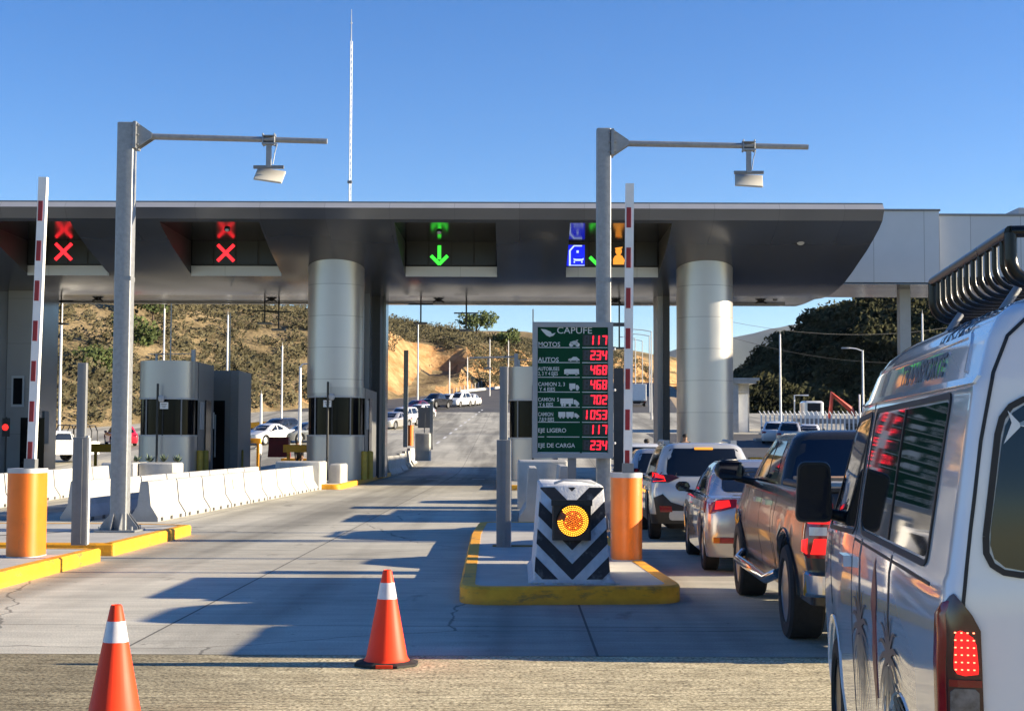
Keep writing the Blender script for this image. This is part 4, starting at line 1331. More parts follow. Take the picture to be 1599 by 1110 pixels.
# lamp
lz = P(890, 812, Yw).z - .174
lx = P(892.5, 812, Yw).x - (q0.x + q1.x) / 2
lw = 30 * Yw / FPX
mb = MB(); yb_ = .008 + (lean - .008) * lz / Hb
mb.bbox(lx - lw, lx + lw, yb_ - .16, yb_ + .04, lz - lw * 1.02, lz + lw * 1.02, 0, .02)
mb.bbox(lx - lw - .012, lx + lw + .012, yb_ - .19, yb_ - .162, lz + lw * .76, lz + lw * 1.06)
mb.bbox(lx - .05, lx + .05, yb_ - .175, yb_ - .1605, lz + lw * .62, lz + lw * .7)
mb.build("lamp_housing", M_black, t, 40)
LR = 24.0 * Yw / FPX; lcx, lcz = lx + .012, lz - .003
mb = MB(); mb.lathe([(LR * 1.12, -.10), (LR * 1.12, 0), (LR * 1.05, 0), (LR * 1.05, -.08)], (0, 0, 0), 'Y', 32, cap=False)
# visor: keep the upper half long
vis = []
for k in range(25):
    a = R(-10 + 200 * k / 24); l = .02 + .12 * max(0, math.sin(a))
    vis.append((a, l))
mb = MB()
mb.loft([[(LR * 1.1 * math.cos(a), 0, LR * 1.1 * math.sin(a)) for a, l in vis], [(LR * 1.1 * math.cos(a), -l, LR * 1.1 * math.sin(a)) for a, l in vis],
         [(LR * 1.04 * math.cos(a), -l, LR * 1.04 * math.sin(a)) for a, l in vis], [(LR * 1.04 * math.cos(a), 0, LR * 1.04 * math.sin(a)) for a, l in vis]], 0, cap=False, closed=False)
mb.build("visor", M_black, t, 40, (lcx, yb_ - .161, lcz))
M_lens = mat("amber_lens", (.20, .05, .004), .3, var=.2, scale=20)
M_led = emis("amber_led", (1.0, .42, .03), 1.6)
M_led2 = emis("amber_led_orange", (1.0, .22, .015), .75)
mb = MB(); mb.lathe([(LR, 0), (LR * .98, -.006), (LR * .5, -.016), (.0005, -.02)], (0, 0, 0), 'Y', 32); mb.build("lens", M_lens, t, 40, (lcx, yb_ - .161, lcz))
mb = MB()
for ring in range(9):
    rr = LR * .95 * ring / 8.0; cnt = max(1, int(ring * 5.6))
    for k in range(cnt):
        a = 2 * math.pi * k / cnt + ring * .2
        x, z = rr * math.cos(a), rr * math.sin(a)
        ang = math.degrees(math.atan2(z, x)) % 360
        if ring >= 5 and 138 < ang < 176: continue
        hot = ring >= 6 or (ring == 4 and k % 3 == 0)
        yy = -.02 - .0 + .014 * (ring / 8) ** 2
        mb.sphere((x, yy - .004, z), LR * .052, 6, 0 if hot else 1)
mb.build("led_dots", [M_led, M_led2], t, 40, (lcx, yb_ - .161, lcz))
mb = MB(); mb.tube([(-.2, .3, .0), (-.1, .28, .035), (.1, .3, .03), (.25, .35, .0)], .014, 6)
mb.build("lifting_loop", M_lgrey, t, 40, (.02, lean + .02, Hb + .01))

# ------------------------------------------------------------------ traffic cones
M_cone = mat("cone_orange", (1.0, .058, .014), .5, var=.05, scale=5, spec=.25, wear=.15, wearc=(.40, .05, .02), wscale=7, wst=(1, 1, .5), low=.08)
M_refl = mat("cone_collar", (.62, .60, .62), .35, var=.08, scale=30, metal=.1)
M_rub = mat("cone_base_rubber", (.02, .019, .018), .8, var=.3, scale=10)
def cone(label, x, y, rz=0.0):
    t = thing("traffic_cone", label, "traffic cone", (x, y, 0), rz, "orange traffic cones")
    mb = MB(); h0, r0, h1, r1 = .035, .155, .70, .034
    rr = lambda h: r0 + (r1 - r0) * (h - h0) / (h1 - h0)
    mb.lathe([(.172, .033), (rr(.045), .06), (rr(.49), .49)], (0, 0, 0), 'Z', 32)
    mb.lathe([(rr(.605), .605), (r1, .69), (r1 * .8, .70), (r1 * .7, .66)], (0, 0, 0), 'Z', 32)
    mb.build("body", M_cone, t, 40)
    mb = MB(); mb.lathe([(rr(.49) + .002, .488), (rr(.607) + .002, .607)], (0, 0, 0), 'Z', 32); mb.build("reflective_collar", M_refl, t, 40)
    mb = MB()
    o8 = [(.205 * math.cos(R(22.5 + 45 * k)) / math.cos(R(22.5)) * 1.12, .205 * math.sin(R(22.5 + 45 * k)) / math.cos(R(22.5))) for k in range(8)]
    mb.loft([[(p[0], p[1], .004) for p in o8], [(p[0], p[1], .02) for p in o8], [(p[0] * .8, p[1] * .8, .036) for p in o8]])
    mb.build("rubber_base", M_rub, t)
    mb = MB(); 
    mb.bbox(-.06, .06, -.222, -.19, .004, .026); mb.build("base_tab", M_cone, t)
    return t
g = G(604, 1037); cone("orange traffic cone standing between the lane and the crash block, its black base in view", g.x, g.y - .02)
g = G(178, 1134); cone("orange traffic cone cut off by the picture's lower edge, close to the camera", g.x, g.y, .3)

# ------------------------------------------------------------------ radio mast behind the canopy
a, b_ = P(547.5, 15, 80), P(546, 306, 80)
t = thing("radio_mast", "very tall thin white mast rising behind the canopy roof", "mast", (b_.x, 80, 0))
Hm = a.z
mb = MB()
for k in range(3):
    an = 2 * math.pi * k / 3 + .3
    mb.tube([(.065 * math.cos(an), .065 * math.sin(an), 0), (.065 * math.cos(an), .065 * math.sin(an), Hm * .93)], .017, 6)
n = int(Hm * .93 / .35)
for k in range(n):
    for j in range(3):
        a0_, a1_ = 2 * math.pi * j / 3 + .3, 2 * math.pi * (j + 1) / 3 + .3
        mb.tube([(.065 * math.cos(a0_), .065 * math.sin(a0_), k * .35), (.065 * math.cos(a1_), .065 * math.sin(a1_), k * .35 + .35)], .009, 4)
mb.build("lattice", M_wpaint, t)
mb = MB(); mb.cyl((0, 0, Hm * .93), (0, 0, Hm), .03, .012, 8); mb.sphere((0, 0, Hm * .97), .06, 8); mb.build("tip", M_lgrey, t, 40)
mb = MB(); mb.bbox(-.12, .12, -.12, .12, Hm * .62, Hm * .625); mb.build("bracket", M_steel, t)

# ------------------------------------------------------------------ lane signs in the canopy recesses
M_x = emis("signal_red", (1.0, .02, .03), .8)
M_g = emis("signal_green", (.05, 1.0, .05), .55)
M_b = emis("signal_blue", (.008, .02, .9), .36)
M_wb = emis("signal_white", (.6, .75, 1.0), .4)
M_am = emis("signal_amber", (1.0, .36, .04), .4)
def lane_sign(label, a, b_, zlo, zhi, panels):
    t = thing("lane_sign", label, "lane sign", ((a + b_) / 2, Yb, zlo), group="lane signs in the canopy")
    W = b_ - a - .06
    mb = MB(); mb.bbox(-W / 2, W / 2, -.16, -.02, 0, zhi - zlo, 0, .02); mb.build("housing", M_black, t, 40)
    H = zhi - zlo
    fr = MB()
    n_ = 4
    M_pn = mat("sign_panel", (.016, .017, .02), .3, var=.15, scale=2)
    for k in range(n_):
        x0 = -W / 2 + W * k / n_ + .04; x1 = -W / 2 + W * (k + 1) / n_ - .04
        mb = MB(); mb.bbox(x0, x1, -.18, -.1605, .05, H - .05); mb.build("display_panel", M_pn, t)
    return t, W, H
zlo, zhi = zc(416, Yb - .1), zc(376.5, Yb - .1)
def sx_(px): return P(px, 398, Yb - .2).x
def cross(t, px, pz):
    r_ = .36
    mb = MB()
    for s in (-1, 1):
        mb.box((0, 0, 0), (.13, .02, 2 * r_ * 1.28), 0, Matrix.Rotation(s * R(45), 3, 'Y'))
        if s == 1: mb.v = mb.v
    for i, v in enumerate(mb.v):
        if i >= 8: v.y -= .003
    mb.build("red_cross", M_x, t, None, (sx_(px) - t.location.x, -.195, pz - t.location.z))
def arrow(t, px, pz):
    mb = MB(); mb.bbox(-.07, .07, -.01, .01, -.16, .40)
    for s in (-1, 1):
        mb.box((s * .16, -.003, -.18), (.135, .02, .48), 0, Matrix.Rotation(s * R(45), 3, 'Y'))
    mb.build("green_arrow", M_g, t, None, (sx_(px) - t.location.x, -.195, pz - t.location.z))
zm = (zlo + zhi) / 2
t, W, H = lane_sign("black lane sign with a lit red cross at the far left of the canopy", *niches[0], zlo, zhi, 4); cross(t, 99, P(99, 394, Yb).z)
t, W, H = lane_sign("black lane sign with a lit red cross right of the left gantry pole", *niches[1], zlo, zhi, 4); cross(t, 352.5, P(352, 396, Yb).z)
t, W, H = lane_sign("black lane sign with a green down arrow over the open lane", *niches[2], zlo, zhi, 4); arrow(t, 686, P(686, 400, Yb).z)
t, W, H = lane_sign("black lane sign with a blue car pictogram and an amber attendant figure", *niches[3], zlo, zhi, 4)
bx = sx_(899) - t.location.x
mb = MB(); mb.bbox(-.36, .36, -.01, .01, -.42, .42); mb.build("blue_panel", M_b, t, None, (bx, -.195, P(899, 400, Yb).z - zlo))
mb = MB(); mb.add([(-.27, 0, -.40), (-.20, 0, -.40), (-.20, 0, .18), (-.05, 0, .36), (.25, 0, .36), (.25, 0, .41), (-.08, 0, .41), (-.27, 0, .2)], [tuple(range(8))])
mb.add([(-.1, 0, -.12), (.02, 0, -.14), (.24, 0, -.14), (.32, 0, -.10), (.30, 0, -.2), (.2, 0, -.22), (0, 0, -.22), (-.07, 0, -.19)], [tuple(range(8))])
mb.add([(-.08, 0, -.30), (-.03, 0, -.30), (-.03, 0, -.22), (-.08, 0, -.22)], [(0, 1, 2, 3)]); mb.add([(.22, 0, -.30), (.27, 0, -.30), (.27, 0, -.22), (.22, 0, -.22)], [(0, 1, 2, 3)])
mb.add([(.03, 0, .1), (.12, 0, .1), (.12, 0, .2), (.03, 0, .2)], [(0, 1, 2, 3)])
mb.add([(-.27, 0, -.41), (.35, 0, -.41), (.35, 0, -.38), (-.27, 0, -.38)], [(0, 1, 2, 3)])
mb.build("car_pictogram", M_wb, t, None, (bx, -.208, P(899, 400, Yb).z - zlo))
arrow(t, 934, P(934, 402, Yb).z)
ax = sx_(966) - t.location.x
mb = MB(); n_ = 20
mb.add([(.13 * math.cos(2 * math.pi * k / n_), 0, .17 + .15 * math.sin(2 * math.pi * k / n_)) for k in range(n_)], [tuple(range(n_))])
mb.add([(-.22, 0, -.36), (.22, 0, -.36), (.22, 0, -.14), (.15, 0, -.02), (.05, 0, .04), (-.05, 0, .04), (-.15, 0, -.02), (-.22, 0, -.14)], [tuple(range(8))])
mb.add([(.17, 0, -.18), (.22, 0, -.13), (.36, 0, -.27), (.30, 0, -.34)], [(0, 1, 2, 3)])
mb.add([(-.15, 0, .3), (.16, 0, .35), (.14, 0, .28), (-.13, 0, .25)], [(0, 1, 2, 3)])
mb.build("attendant_pictogram", M_am, t, None, (ax, -.19, P(966, 400, Yb).z - zlo))

# ------------------------------------------------------------------ tariff sign
Ys = 24.5
s0, s1 = P(831, 715, Ys), P(957.5, 503, Ys)
SW, SH = s1.x - s0.x, s1.z - s0.z
t = thing("tariff_sign", "green toll tariff sign with white vehicle rows and red digital prices in a grey frame", "sign", ((s0.x + s1.x) / 2, Ys, s0.z))
M_sfr = mat("sign_frame", (.30, .315, .33), .45, metal=.3, var=.06, scale=6)
M_sgr = mat("sign_green", (.003, .052, .024), .6, var=.12, scale=3, spec=.12)
M_slt = mat("sign_letters", (.58, .62, .60), .5, var=.05, scale=8)
M_dig = emis("digit_red", (1.0, .012, .03), .95)
M_dwin = mat("digit_window", (.010, .012, .016), .3, var=.2, scale=4)
M_doff = mat("digit_off", (.03, .035, .05), .4, var=.1, scale=4)
fw = .085
mb = MB()
mb.bbox(-SW / 2, SW / 2, 0, .22, 0, fw); mb.bbox(-SW / 2, SW / 2, 0, .22, SH - fw, SH)
mb.bbox(-SW / 2, -SW / 2 + fw, 0, .22, fw + .0005, SH - fw - .0005); mb.bbox(SW / 2 - fw, SW / 2, 0, .22, fw + .0005, SH - fw - .0005)
mb.bbox(-SW / 2 + fw, SW / 2 - fw, .06, .2, fw + .001, SH - fw - .001)
mb.build("frame", M_sfr, t)
mb = MB(); mb.bbox(-SW / 2 + fw + .002, SW / 2 - fw - .002, .03, .059, fw + .002, SH - fw - .002); mb.build("face", M_sgr, t)
mb = MB()
for z_ in (.25, SH * .5, SH - .45):
    mb.sphere((SW / 2 + .02, -.0, z_), .028, 8)
mb.build("hinge", M_lgrey, t, 40)
# picture-height helpers on the sign face
def SX(px): return P(px, 610, Ys).x - t.location.x
def SZ(py): return P(894, py, Ys).z - t.location.z
k_ = Ys / FPX
rows = [541, 564.5, 587, 610.5, 633.5, 657, 680, 704]
yl_ = .0265
lt = MB()
text_into(lt, "CAPUFE", 14.5 * k_, SX(897), SZ(520.5), yl_, 0, 'CENTER', 1.08, .0008)
lt.build("lettering", M_slt, t)
def row_text(py, lines, size, px=840, sx=.98):
    for s, yy in lines:
        lt = MB()
        text_into(lt, s, size * k_, SX(px), SZ(yy), yl_, 0, 'LEFT', sx, .0011)
        lt.build("lettering", M_slt, t)
row_text(0, [("MOTOS", 541)], 10.2); row_text(0, [("AUTOS", 565)], 10.2)
row_text(0, [("AUTOBUSES", 578.5), ("2, 3 Y 4 EJES", 586)], 8.0, 840, .76)
row_text(0, [("CAMION 2, 3", 602.5), (" Y 4 EJES", 610.5)], 8.2, 840, .9)
row_text(0, [("CAMION  5", 626.5), (" Y 6 EJES", 634.5)], 8.2, 840, .8)
row_text(0, [("CAMION", 649.5), (" 7,8,9 EJES", 657.5)], 8.2, 840, .74)
row_text(0, [("EJE LIGERO", 675)], 9.2); row_text(0, [("EJE DE CARGA", 698.5)], 9.2)
ln = MB()
for i, py in enumerate([542.5, 566, 589, 612, 635.5, 659, 682, 706.5]):
    if i == 6:
        ln.bbox(SX(840), SX(850), yl_ - .004, yl_, SZ(py) - .006, SZ(py) + .006); ln.bbox(SX(854), SX(905), yl_ - .004, yl_, SZ(py) - .006, SZ(py) + .006)
    else:
        ln.bbox(SX(840), SX(905.5), yl_ - .004, yl_, SZ(py) - .006, SZ(py) + .006)
    ln.bbox(SX(909), SX(949), yl_ - .004, yl_, SZ(py) - .006, SZ(py) + .006)
ln.build("row_lines", M_slt, t)
# emblem: stylised bird wing
mb = MB()
mb.add([(SX(x), yl_, SZ(y)) for x, y in [(844, 513.5), (852, 514.5), (860, 518), (861.5, 521), (867.5, 519.5), (864, 524), (858, 526), (853, 523.5), (848, 518.5)]], [tuple(range(9))])
mb.build("emblem", M_slt, t)
ic = MB()
def ipoly(pts): ic.add([(SX(x), yl_, SZ(y)) for x, y in pts], [tuple(range(len(pts)))])
def idisc(x, y, r): ipoly([(x + r * math.cos(2 * math.pi * k / 14), y + r * math.sin(2 * math.pi * k / 14)) for k in range(14)])
# motorcycle
idisc(892, 538, 3.3); idisc(902, 538, 3.3); ipoly([(890, 534), (896, 532), (900, 531), (903, 535), (899, 538.5), (893, 537.5)]); ipoly([(897, 532), (902, 530), (903, 531.2), (899, 533)])
# car
ipoly([(887, 563), (888, 560), (892, 559.5), (895, 557), (900, 557), (903, 559.5), (905, 561), (905, 563)]); idisc(891, 562.8, 1.5); idisc(901, 562.8, 1.5)
# bus
ipoly([(881, 584), (881, 577), (883, 576), (904, 576), (904.5, 584)]); idisc(886, 584, 1.9); idisc(900, 584, 1.9)
# truck 2,3,4
ipoly([(889, 607), (889, 598.5), (898.5, 598.5), (898.5, 607)]); ipoly([(899.2, 607), (899.2, 601), (902.5, 601), (904.5, 604), (904.5, 607)]); idisc(892, 607.8, 1.9); idisc(901.5, 607.8, 1.9)
# truck 5,6
ipoly([(875, 630.5), (875, 622), (895, 622), (895, 630.5)]); ipoly([(896, 631), (896, 624), (899, 624), (904.5, 629), (904.5, 632)]); [idisc(x, 632.3, 1.9) for x in (878, 882, 890, 901)]
# double truck
ipoly([(872, 651), (872, 643), (883, 643), (883, 651)]); ipoly([(884.3, 651), (884.3, 643), (896, 643), (896, 651)]); ipoly([(897, 651), (897, 645), (900, 645), (904.5, 649), (904.5, 651)]); [idisc(x, 651.6, 1.6) for x in (875, 880, 887, 893, 901.5)]
ic.build("vehicle_icons", M_slt, t)
wi = MB()
for i, py in enumerate([542.5, 566, 589, 612, 635.5, 659, 682, 706.5]):
    wi.bbox(SX(910), SX(949.5), yl_ - .002, yl_ + .001, SZ(py - 3), SZ(py - 20))
wi.build("digit_windows", M_dwin, t)
SEG = {'0': 'abcdef', '1': 'bc', '2': 'abged', '3': 'abgcd', '4': 'fgbc', '5': 'afgcd', '6': 'afgedc', '7': 'abc', '8': 'abcdefg'}
def digit(mb, ch, x, z, w_, h_, on=True):
    tk = w_ * .27
    seg = {'a': (x, z + h_ - tk, x + w_, z + h_), 'g': (x + tk * .25, z + h_ / 2 - tk / 2, x + w_ - tk * .25, z + h_ / 2 + tk / 2), 'd': (x, z, x + w_, z + tk),
           'f': (x, z + h_ / 2 + .004, x + tk, z + h_ - .003), 'b': (x + w_ - tk, z + h_ / 2 + .004, x + w_, z + h_ - .003),
           'e': (x, z + .003, x + tk, z + h_ / 2 - .004), 'c': (x + w_ - tk, z + .003, x + w_, z + h_ / 2 - .004)}
    for s in SEG[ch]:
        x0, z0, x1, z1 = seg[s]
        b2 = tk * .35
        mb.add([(p[0] + (p[1] - z) * .06, yl_ - .008 - (.001 if s in 'agd' else 0), p[1]) for p in rrect(x0, x1, z0, z1, min(b2, (x1 - x0) * .45, (z1 - z0) * .45), 2)], [tuple(range(12))])
don, dof = MB(), MB()
for i, (num, py) in enumerate(zip(["117", "234", "468", "468", "702", "1053", "117", "234"], [542.5, 566, 589, 612, 635.5, 659, 682, 706.5])):
    wd_, hd_ = 7.4 * k_, 14.6 * k_
    for j in range(4):
        x = SX(912.0 + 9.2 * j + (.5 if j else 0)); z = SZ(py - 4.4)
        c_ = num.rjust(4)[j]
        if c_ == ' ': digit(dof, '8', x, z, wd_, hd_)
        else: digit(don, c_, x - (wd_ * .32 if c_ == '1' else 0), z, wd_, hd_)
don.build("price_digits", M_dig, t); dof.build("unlit_digits", M_doff, t)
mb = MB(); px0 = SX(887); mb.bbox(px0, px0 + .14, .05, .19, .178 - s0.z, -.002); mb.build("post", M_steel, t)
mb = MB(); mb.bbox(SX(958), SX(976), .08, .16, SH - .06, SH - .001); mb.bbox(SX(928), SX(952), .223, .27, SH * .3, SH * .34); mb.build("bracket", M_dgrey, t)
# ------------------------------------------------------------------ vehicle shells: stacked plan outlines, rear at y = 0, front at +y
class Shell:
    def __init__(s, rings, nS=44, nC=6, nE=10):
        s.r = []
        for r in rings:
            d = dict(rr=.12, rf=.25, rx=None, rxf=None, br=.03, bf=.10, tr=.0, tf=.05, floor=None)
            d.update(r)
            if d['rx'] is None: d['rx'] = d['rr']
            if d['rxf'] is None: d['rxf'] = d['rf']
            s.r.append(d)
        s.nS, s.nC, s.nE = nS, nC, nE
    def hw(s, r, y):
        t = (y - r['yr']) / (r['yf'] - r['yr'])
        t = min(1, max(0, t))
        return r['w'] * (1 - r['tr'] * max(0, (.3 - t) / .3) ** 2 - r['tf'] * max(0, (t - .65) / .35) ** 2)
    def z(s, r, x, y):
        return r['z'](y) if callable(r['z']) else r['z']
    def xs(s, r, y):
        ya, yb = r['yr'] + r['rr'], r['yf'] - r['rf']
        if y < ya:
            sn = min(1, (ya - y) / r['rr']); h = s.hw(r, ya)
            return h - r['rx'] + r['rx'] * math.sqrt(max(0, 1 - sn * sn))
        if y > yb:
            sn = min(1, (y - yb) / r['rf']); h = s.hw(r, yb)
            return h - r['rxf'] + r['rxf'] * math.sqrt(max(0, 1 - sn * sn))
        return s.hw(r, y)
    def yrear(s, r, x):
        h = s.hw(r, r['yr'] + r['rr']); fl = h - r['rx']; ax = abs(x)
        if ax <= fl: return r['yr'] - r['br'] * (1 - (ax / max(fl, .01)) ** 2)
        c = min(1, (ax - fl) / r['rx'])
        return r['yr'] + r['rr'] - r['rr'] * math.sqrt(max(0, 1 - c * c))
    def yfront(s, r, x):
        h = s.hw(r, r['yf'] - r['rf']); fl = h - r['rxf']; ax = abs(x)
        if ax <= fl: return r['yf'] + r['bf'] * (1 - (ax / max(fl, .01)) ** 2)
        c = min(1, (ax - fl) / r['rxf'])
        return r['yf'] - r['rf'] + r['rf'] * math.sqrt(max(0, 1 - c * c))
    def loop(s, r):
        ya, yb = r['yr'] + r['rr'], r['yf'] - r['rf']
        L = []
        for k in range(s.nS + 1):                      # left side, front to rear
            y = yb + (ya - yb) * k / s.nS
            L.append((-s.hw(r, y), y))
        h = s.hw(r, ya); cx = h - r['rx']
        for k in range(1, s.nC + 1):
            a = R(90 * k / s.nC)
            L.append((-cx - r['rx'] * math.cos(a), ya - r['rr'] * math.sin(a)))
        for k in range(1, s.nE // 2 + 1):
            x = -cx + cx * k / (s.nE // 2)
            L.append((x, s.yrear(r, x)))
        h = s.hw(r, yb); cf = h - r['rxf']
        F = []
        for k in range(1, s.nC + 1):                   # left front corner, going forward from the side
            a = R(90 * k / s.nC)
            F.append((-cf - r['rxf'] * math.cos(a), yb + r['rf'] * math.sin(a)))
        for k in range(1, s.nE // 2 + 1):
            x = -cf + cf * k / (s.nE // 2)
            F.append((x, s.yfront(r, x)))
        left = F[::-1] + L                             # front centre -> left -> rear centre
        right = [(-x, y) for x, y in left[1:-1]][::-1]
        return [(x, y, s.z(r, x, y)) for x, y in left + right]
    def mesh(s, mb, mats=None, cap_bottom=True):
        loops = [s.loop(r) for r in s.r]
        n = len(loops[0])
        for k in range(len(loops) - 1):
            mb.loft([loops[k], loops[k + 1]], mats[k] if mats else 0, cap=False)
        if cap_bottom: mb.add(loops[0], [tuple(range(n))[::-1]], mats[0] if mats else 0)
        mb.add(loops[-1], [tuple(range(n))], mats[-1] if mats else 0)
        # weld the seams so that shading runs across them
        key = {}; remap = []
        nv = []
        for v in mb.v:
            q = (round(v.x, 5), round(v.y, 5), round(v.z, 5))
            if q not in key: key[q] = len(nv); nv.append(v)
            remap.append(key[q])
        mb.v = nv; mb.f = [[remap[i] for i in f] for f in mb.f]
        F2, M2 = [], []
        for f, m in zip(mb.f, mb.m):
            g_ = []
            for i in f:
                if not g_ or g_[-1] != i: g_.append(i)
            if len(g_) > 1 and g_[0] == g_[-1]: g_.pop()
            if len(set(g_)) >= 3: F2.append(g_); M2.append(m)
        mb.f, mb.m = F2, M2
        return mb
    def _interp(s, pairs, z):
        pairs = pairs[:]
        if z <= pairs[0][0]: return pairs[0][1]
        for (za, a), (zb, b) in zip(pairs, pairs[1:]):
            if za <= z <= zb and zb > za:
                return a + (b - a) * (z - za) / (zb - za)
        return pairs[-1][1]
    def side(s, y, z, sgn=-1):
        pr = [(s.z(r, 0, y), s.xs(r, y)) for r in s.r if r.get('surf', True)]
        return sgn * s._interp(pr, z)
    def rear(s, x, z):
        pr = [(s.z(r, x, s.yrear(r, x)), s.yrear(r, x)) for r in s.r if r.get('surf', True)]
        return s._interp(pr, z)
    def front(s, x, z):
        pr = [(s.z(r, x, s.yfront(r, x)), s.yfront(r, x)) for r in s.r if r.get('surf', True)]
        return s._interp(pr, z)
    def pt(s, where, u, z, off):
        if where == 'L': return Vector((s.side(u, z, -1) - off, u, z))
        if where == 'R': return Vector((s.side(u, z, 1) + off, u, z))
        if where == 'rear': return Vector((u, s.rear(u, z) - off, z))
        return Vector((u, s.front(u, z) + off, z))
    def patch(s, mb, where, poly, off=.004, nz=8, nu=10, mi=0, thick=.012):
        """convex outline (u, z) laid on the shell as a thin pane"""
        zs = [p[1] for p in poly]; z0, z1 = min(zs), max(zs)
        def ext(z):
            us = []
            for a, b in zip(poly, poly[1:] + poly[:1]):
                if (a[1] - z) * (b[1] - z) <= 0 and a[1] != b[1]:
                    us.append(a[0] + (b[0] - a[0]) * (z - a[1]) / (b[1] - a[1]))
            return (min(us), max(us)) if us else None
        rows = []
        for k in range(nz + 1):
            t = k / nz; t = .5 - .5 * math.cos(math.pi * t)
            z = z0 + 1e-4 + (z1 - z0 - 2e-4) * t
            e = ext(z)
            rows.append([s.pt(where, e[0] + (e[1] - e[0]) * j / nu, z, off) for j in range(nu + 1)])
        n = nu + 1
        vs_ = [p for r in rows for p in r]
        fs = [(k * n + j, k * n + j + 1, (k + 1) * n + j + 1, (k + 1) * n + j) for k in range(nz) for j in range(nu)]
        rim = [j for j in range(n)] + [k * n + nu for k in range(1, nz + 1)] + [nz * n + j for j in range(nu - 1, -1, -1)] + [k * n for k in range(nz - 1, 0, -1)]
        dn = {'L': Vector((thick, 0, 0)), 'R': Vector((-thick, 0, 0)), 'rear': Vector((0, thick, 0)), 'front': Vector((0, -thick, 0))}[where]
        b0 = len(vs_)
        vs_ += [vs_[i] + dn for i in rim]
        m = len(rim)
        fs += [(rim[i], rim[(i + 1) % m], b0 + (i + 1) % m, b0 + i) for i in range(m)]
        return mb.add(vs_, fs, mi)
    def strip(s, mb, where, pts, width, off=.002, mi=0, seg=6, thick=.004):
        """narrow band following a polyline (u, z)"""
        P2 = []
        for a, b in zip(pts, pts[1:]):
            for k in range(seg):
                P2.append((a[0] + (b[0] - a[0]) * k / seg, a[1] + (b[1] - a[1]) * k / seg))
        P2.append(pts[-1])
        vs_ = []
        for i, p in enumerate(P2):
            a, b = P2[max(0, i - 1)], P2[min(len(P2) - 1, i + 1)]
            d = Vector((b[0] - a[0], b[1] - a[1])).normalized(); nn = Vector((-d.y, d.x)) * width / 2
            for sg, o_ in ((-1, off - thick), (-1, off), (1, off), (1, off - thick)):
                vs_.append(s.pt(where, p[0] + nn.x * sg, p[1] + nn.y * sg, o_))
        fs = []
        for i in range(len(P2) - 1):
            for j in range(3):
                fs.append((i * 4 + j, i * 4 + j + 1, (i + 1) * 4 + j + 1, (i + 1) * 4 + j))
        fs.append((0, 1, 2, 3)); e = (len(P2) - 1) * 4; fs.append((e, e + 3, e + 2, e + 1))
        return mb.add(vs_, fs, mi)

M_tyre = mat("tyre_rubber", (.016, .016, .017), .85, var=.35, scale=20, bump=.2, bscale=60)
M_rim = mat("alloy_rim", (.42, .42, .43), .3, metal=.9, var=.1, scale=8)
M_rimd = mat("dark_rim", (.10, .10, .105), .35, metal=.8, var=.1, scale=8)
M_trim = mat("black_trim", (.014, .014, .015), .55, var=.3, scale=9)
M_under = mat("underbody", (.012, .012, .012), .9, var=.3, scale=6)
M_brake = emis("brake_red", (1.0, .012, .010), .55)
M_tailr = mat("tail_lens_red", (.22, .006, .008), .12, var=.2, scale=12, spec=.7)
M_taild = mat("tail_lens_smoke", (.05, .012, .014), .12, var=.2, scale=12, spec=.7)
M_clear = mat("lamp_clear", (.55, .56, .58), .12, var=.1, scale=12, spec=.8)
M_glass = mat("car_glass", (.010, .012, .014), .03, var=.2, scale=.8, spec=.8, rvar=0)
M_glassb = mat("car_glass_blue", (.006, .010, .022), .03, var=.2, scale=.8, spec=.6, rvar=0)
M_plate = mat("number_plate", (.62, .62, .60), .5, var=.05, scale=10)
def paint(name, c, rough=.22, metal=.0, coat=1.0):
    return mat(name, c, rough, metal=metal, var=.03, scale=1.5, coat=coat, rvar=.1)

def wheel(parent, x, y, r, w, out, rimm=None, spokes=5):
    """one wheel, axle along x; out = -1 left, +1 right"""
    rimm = rimm or M_rim
    mb = MB()
    rr = r * .66
    mb.lathe([(rr, -w / 2 + .015), (rr + .02, -w / 2), (r - .025, -w / 2 + .005), (r, -w / 2 + .03), (r, w / 2 - .03), (r - .025, w / 2 - .005), (rr + .02, w / 2), (rr, w / 2 - .015)], (0, 0, 0), 'X', 32, cap=False)
    o = mb.build("wheel", M_tyre, parent, 35, (x, y, r))
    m2 = MB()
    f = out * (w / 2 - .02)
    m2.lathe([(rr + .002, f), (rr - .02, f + out * .004), (rr - .03, f - out * .05), (.08, f - out * .07), (.05, f - out * .02), (.001, f - out * .018)], (0, 0, 0), 'X', 30)
    for k in range(spokes):
        a = 2 * math.pi * k / spokes + .3
        u = Vector((0, math.cos(a), math.sin(a))); v = Vector((0, -math.sin(a), math.cos(a)))
        vs_ = []
        for t_, hw_ in ((.05, .045), (rr - .022, .03)):
            for sg in (-1, 1):
                for dx in (f - out * .06, f - out * .008):
                    vs_.append(u * t_ + v * hw_ * sg + Vector((dx, 0, 0)))
        m2.add(vs_, [(0, 1, 3, 2), (4, 6, 7, 5), (0, 4, 5, 1), (2, 3, 7, 6), (1, 5, 7, 3), (0, 2, 6, 4)], 0)
    m3 = MB(); m2.build("rim", rimm, o, 30)
    m3.lathe([(rr - .031, f - out * .075), (.01, f - out * .075)], (0, 0, 0), 'X', 20); m3.build("brake_disc", M_trim, o)
    return o
def arch_z(base, wheels, r, lift=.0):
    def f(y):
        z = base
        for yw in wheels:
            d = abs(y - yw)
            if d < r: z = max(z, lift + math.sqrt(r * r - d * d))
        return z
    return f
def sstep(a, b, t):
    t = min(1, max(0, (t - a) / (b - a)))
    return t * t * (3 - 2 * t)

